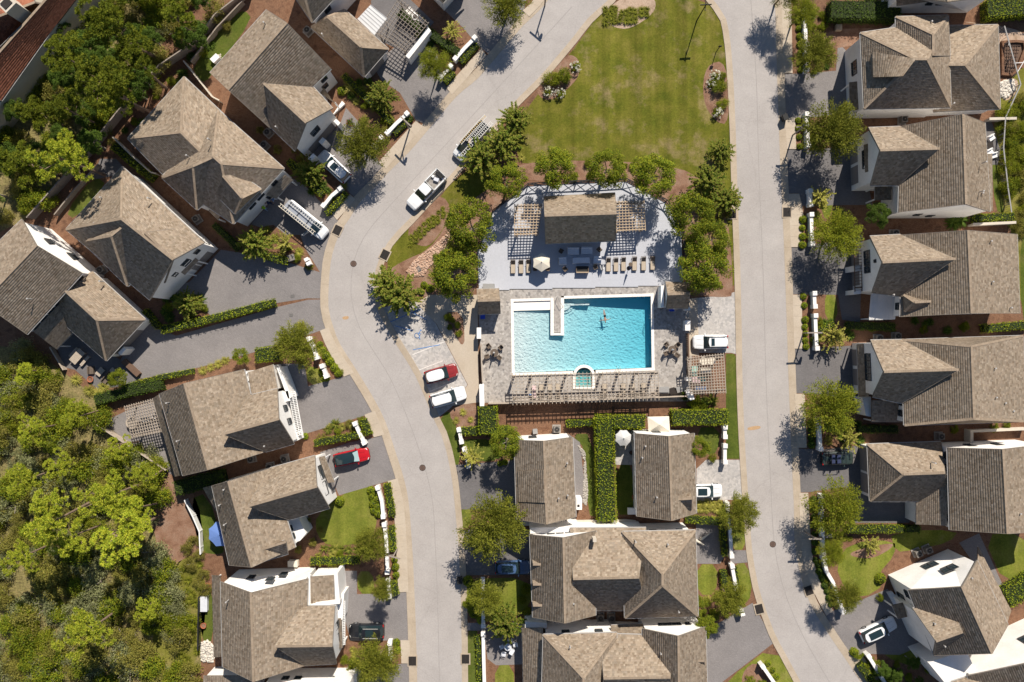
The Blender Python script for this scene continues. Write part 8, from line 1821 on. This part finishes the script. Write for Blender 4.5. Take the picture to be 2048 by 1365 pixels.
row('tuft', [(196, 790), (205, 775), (150, 760), (176, 782)], 16, 'straw coloured clump at the edge of the western patio', 'clumps at the western patio')
row('yucca', line((648, 1098), (715, 1102), 5), 13, 'spiky yucca below the striped lawn', 'yuccas below the striped lawn'); row('yucca', [(655, 860), (670, 850)], 14, 'pale yucca on the bed north of the red car', 'yuccas north of the red car'); plant('yucca', (1424, 800), 18, 'spiky palm shrub below the square pergola')
row('greentuft', [(1212 + i * 10 + rnd.uniform(-3, 3), 35 - i * 1 + j * 9 + rnd.uniform(-3, 3)) for i in range(9) for j in range(-3, 2) if 14 < 35 - i + j * 9 < 52 and not (i > 6 and j > 0)], 10, 'small spiky plant in the bed at the top of the green', 'spiky plants at the top of the green')
row('greentuft', [(822 + i * 9 + rnd.uniform(-2, 2), 474 - i * 8 + j * 8 + rnd.uniform(-2, 2)) for i in range(8) for j in range(3)], 8, 'strappy green plant in the bed beside the pickup', 'strappy plants beside the pickup')
plant('goldbush', (1103, 158), 22, 'golden leaved shrub in the west flower bed'); plant('scrub', (1125, 150), 24, 'green shrub in the west flower bed'); plant('flower', (1098, 184), 13, 'white flowering bush at the lower end of the west bed'); plant('flower', (1120, 186), 13, 'white flowering bush beside the lower end of the west bed'); plant('flower', (1150, 135), 14, 'white flowering bush at the upper end of the west bed')
plant('flower', (1430, 150), 13, 'white flowering bush at the top of the east bed'); plant('flower', (1422, 168), 12, 'white flowering bush second in the east bed'); plant('scrub', (1438, 172), 20, 'green shrub in the middle of the east bed'); plant('goldbush', (1445, 208), 17, 'golden shrub at the lower end of the east bed'); plant('flower', (1435, 226), 13, 'white flowering bush at the bottom of the east bed'); plant('scrub', (1444, 152), 12, 'green shrub beside the top white flowers')
row('fern', [(352, 600), (330, 622), (395, 600)], 16, 'dark fan leaved shrub at the tip of the forecourt', 'fan leaved shrubs'); row('fern', [(1910, 445), (1925, 440)], 20, 'dark palm shrub between the second and third east houses', 'palm shrubs in the east passage')
row('scrub', [(900, 655), (914, 650), (905, 640), (918, 668), (896, 635)], 10, 'dark plant in the triangular walkway bed', 'plants in the triangular bed')
row('scrub', [(1390, 800), (1400, 812), (1385, 815)], 15, 'leafy shrub at the corner below the square pergola', 'shrubs below the square pergola')
row('fern', [(1372, 792), (1410, 805)], 14, 'dark shrub below the square pergola', 'dark shrubs below the square pergola')
row('brush', [(596, 1100), (610, 1060), (615, 1040), (625, 1085), (640, 1060)], 11, 'dark shrub by the bay window', 'shrubs by the bay window'); row('scrub', [(690, 1320), (705, 1325), (700, 1345)], 14, 'leafy shrub at the corner below the black SUV', 'shrubs below the black SUV'); plant('goldbush', (681, 1145), 11, 'yellow shrub at the top of the black SUV driveway')
row('scrub', [(1655, 1160), (1760, 1195)], 10, 'small shrub by the sunny lawn', 'shrubs by the sunny lawn'); row('magnolia', [(1785, 1345), (1820, 1320), (1760, 1335), (1850, 1310)], 20, 'dark shrub in the shaded bed at the bottom right', 'dark shrubs at the bottom right'); row('scrub', [(1500, 1365), (1525, 1370), (1540, 1385)], 14, 'leafy shrub in the corner bed', 'shrubs in the corner bed'); row('ball', [(1537, 1327), (1546, 1341), (1554, 1354)], 6, 'tiny round shrub outside the corner wall', 'tiny round shrubs')
row('scrub', [(1000, 1225), (1055, 1225), (1045, 1200), (1052, 1180)], 12, 'dark shrub along the long house front', 'shrubs along the long house front'); row('redflower', [(612, 300), (700, 245)], 10, 'shrub with a few red flowers by the SUV driveway', 'red flowered shrubs')
row('ball', [(610, 873), (1010, 925), (1000, 928)], 6, 'tiny clipped shrub at a house corner', 'tiny shrubs at house corners')
row('scrub', line((475, 880), (600, 860), 1) + [(1930, 655), (1745, 655), (1990, 855), (2015, 850), (1910, 858)], 12, 'leafy shrub in the passages between east houses', 'shrubs in the east passages')
row('brush', [(370, 1100), (385, 1085), (398, 1110), (405, 1150), (395, 1165), (380, 1130), (410, 1180)], 17, 'leafy bush beside the white picket fence end', 'bushes by the picket fence')
row('greentuft', [(340 + rnd.uniform(0, 60), 1130 + i * 6.5) for i in range(34)], 11, 'tuft of wild grass beside the wood', 'wild grass tufts')
row('brush', [(520, 260), (555, 300), (590, 300), (600, 315)], 11, 'shaded shrub in the gap by the steep gabled house', 'shrubs in the gap')
row('brush', [(865, 68), (880, 90), (900, 92), (850, 85)], 12, 'shaded shrub below the top clipped hedge', 'shrubs below the top hedge')
row('palm', [(700, 180), (710, 215)][:1], 14, 'small spiky plant by the thin hedge', 'single spiky plant')
# prototypes that were never placed leave the scene
for v in list(K.values()) + [[LG, WC, TC, PC, PC2, AC]]:
    for o in v:
        if not o.get('label'):
            for c_ in list(o.children): bpy.data.objects.remove(c_)
            bpy.data.objects.remove(o)
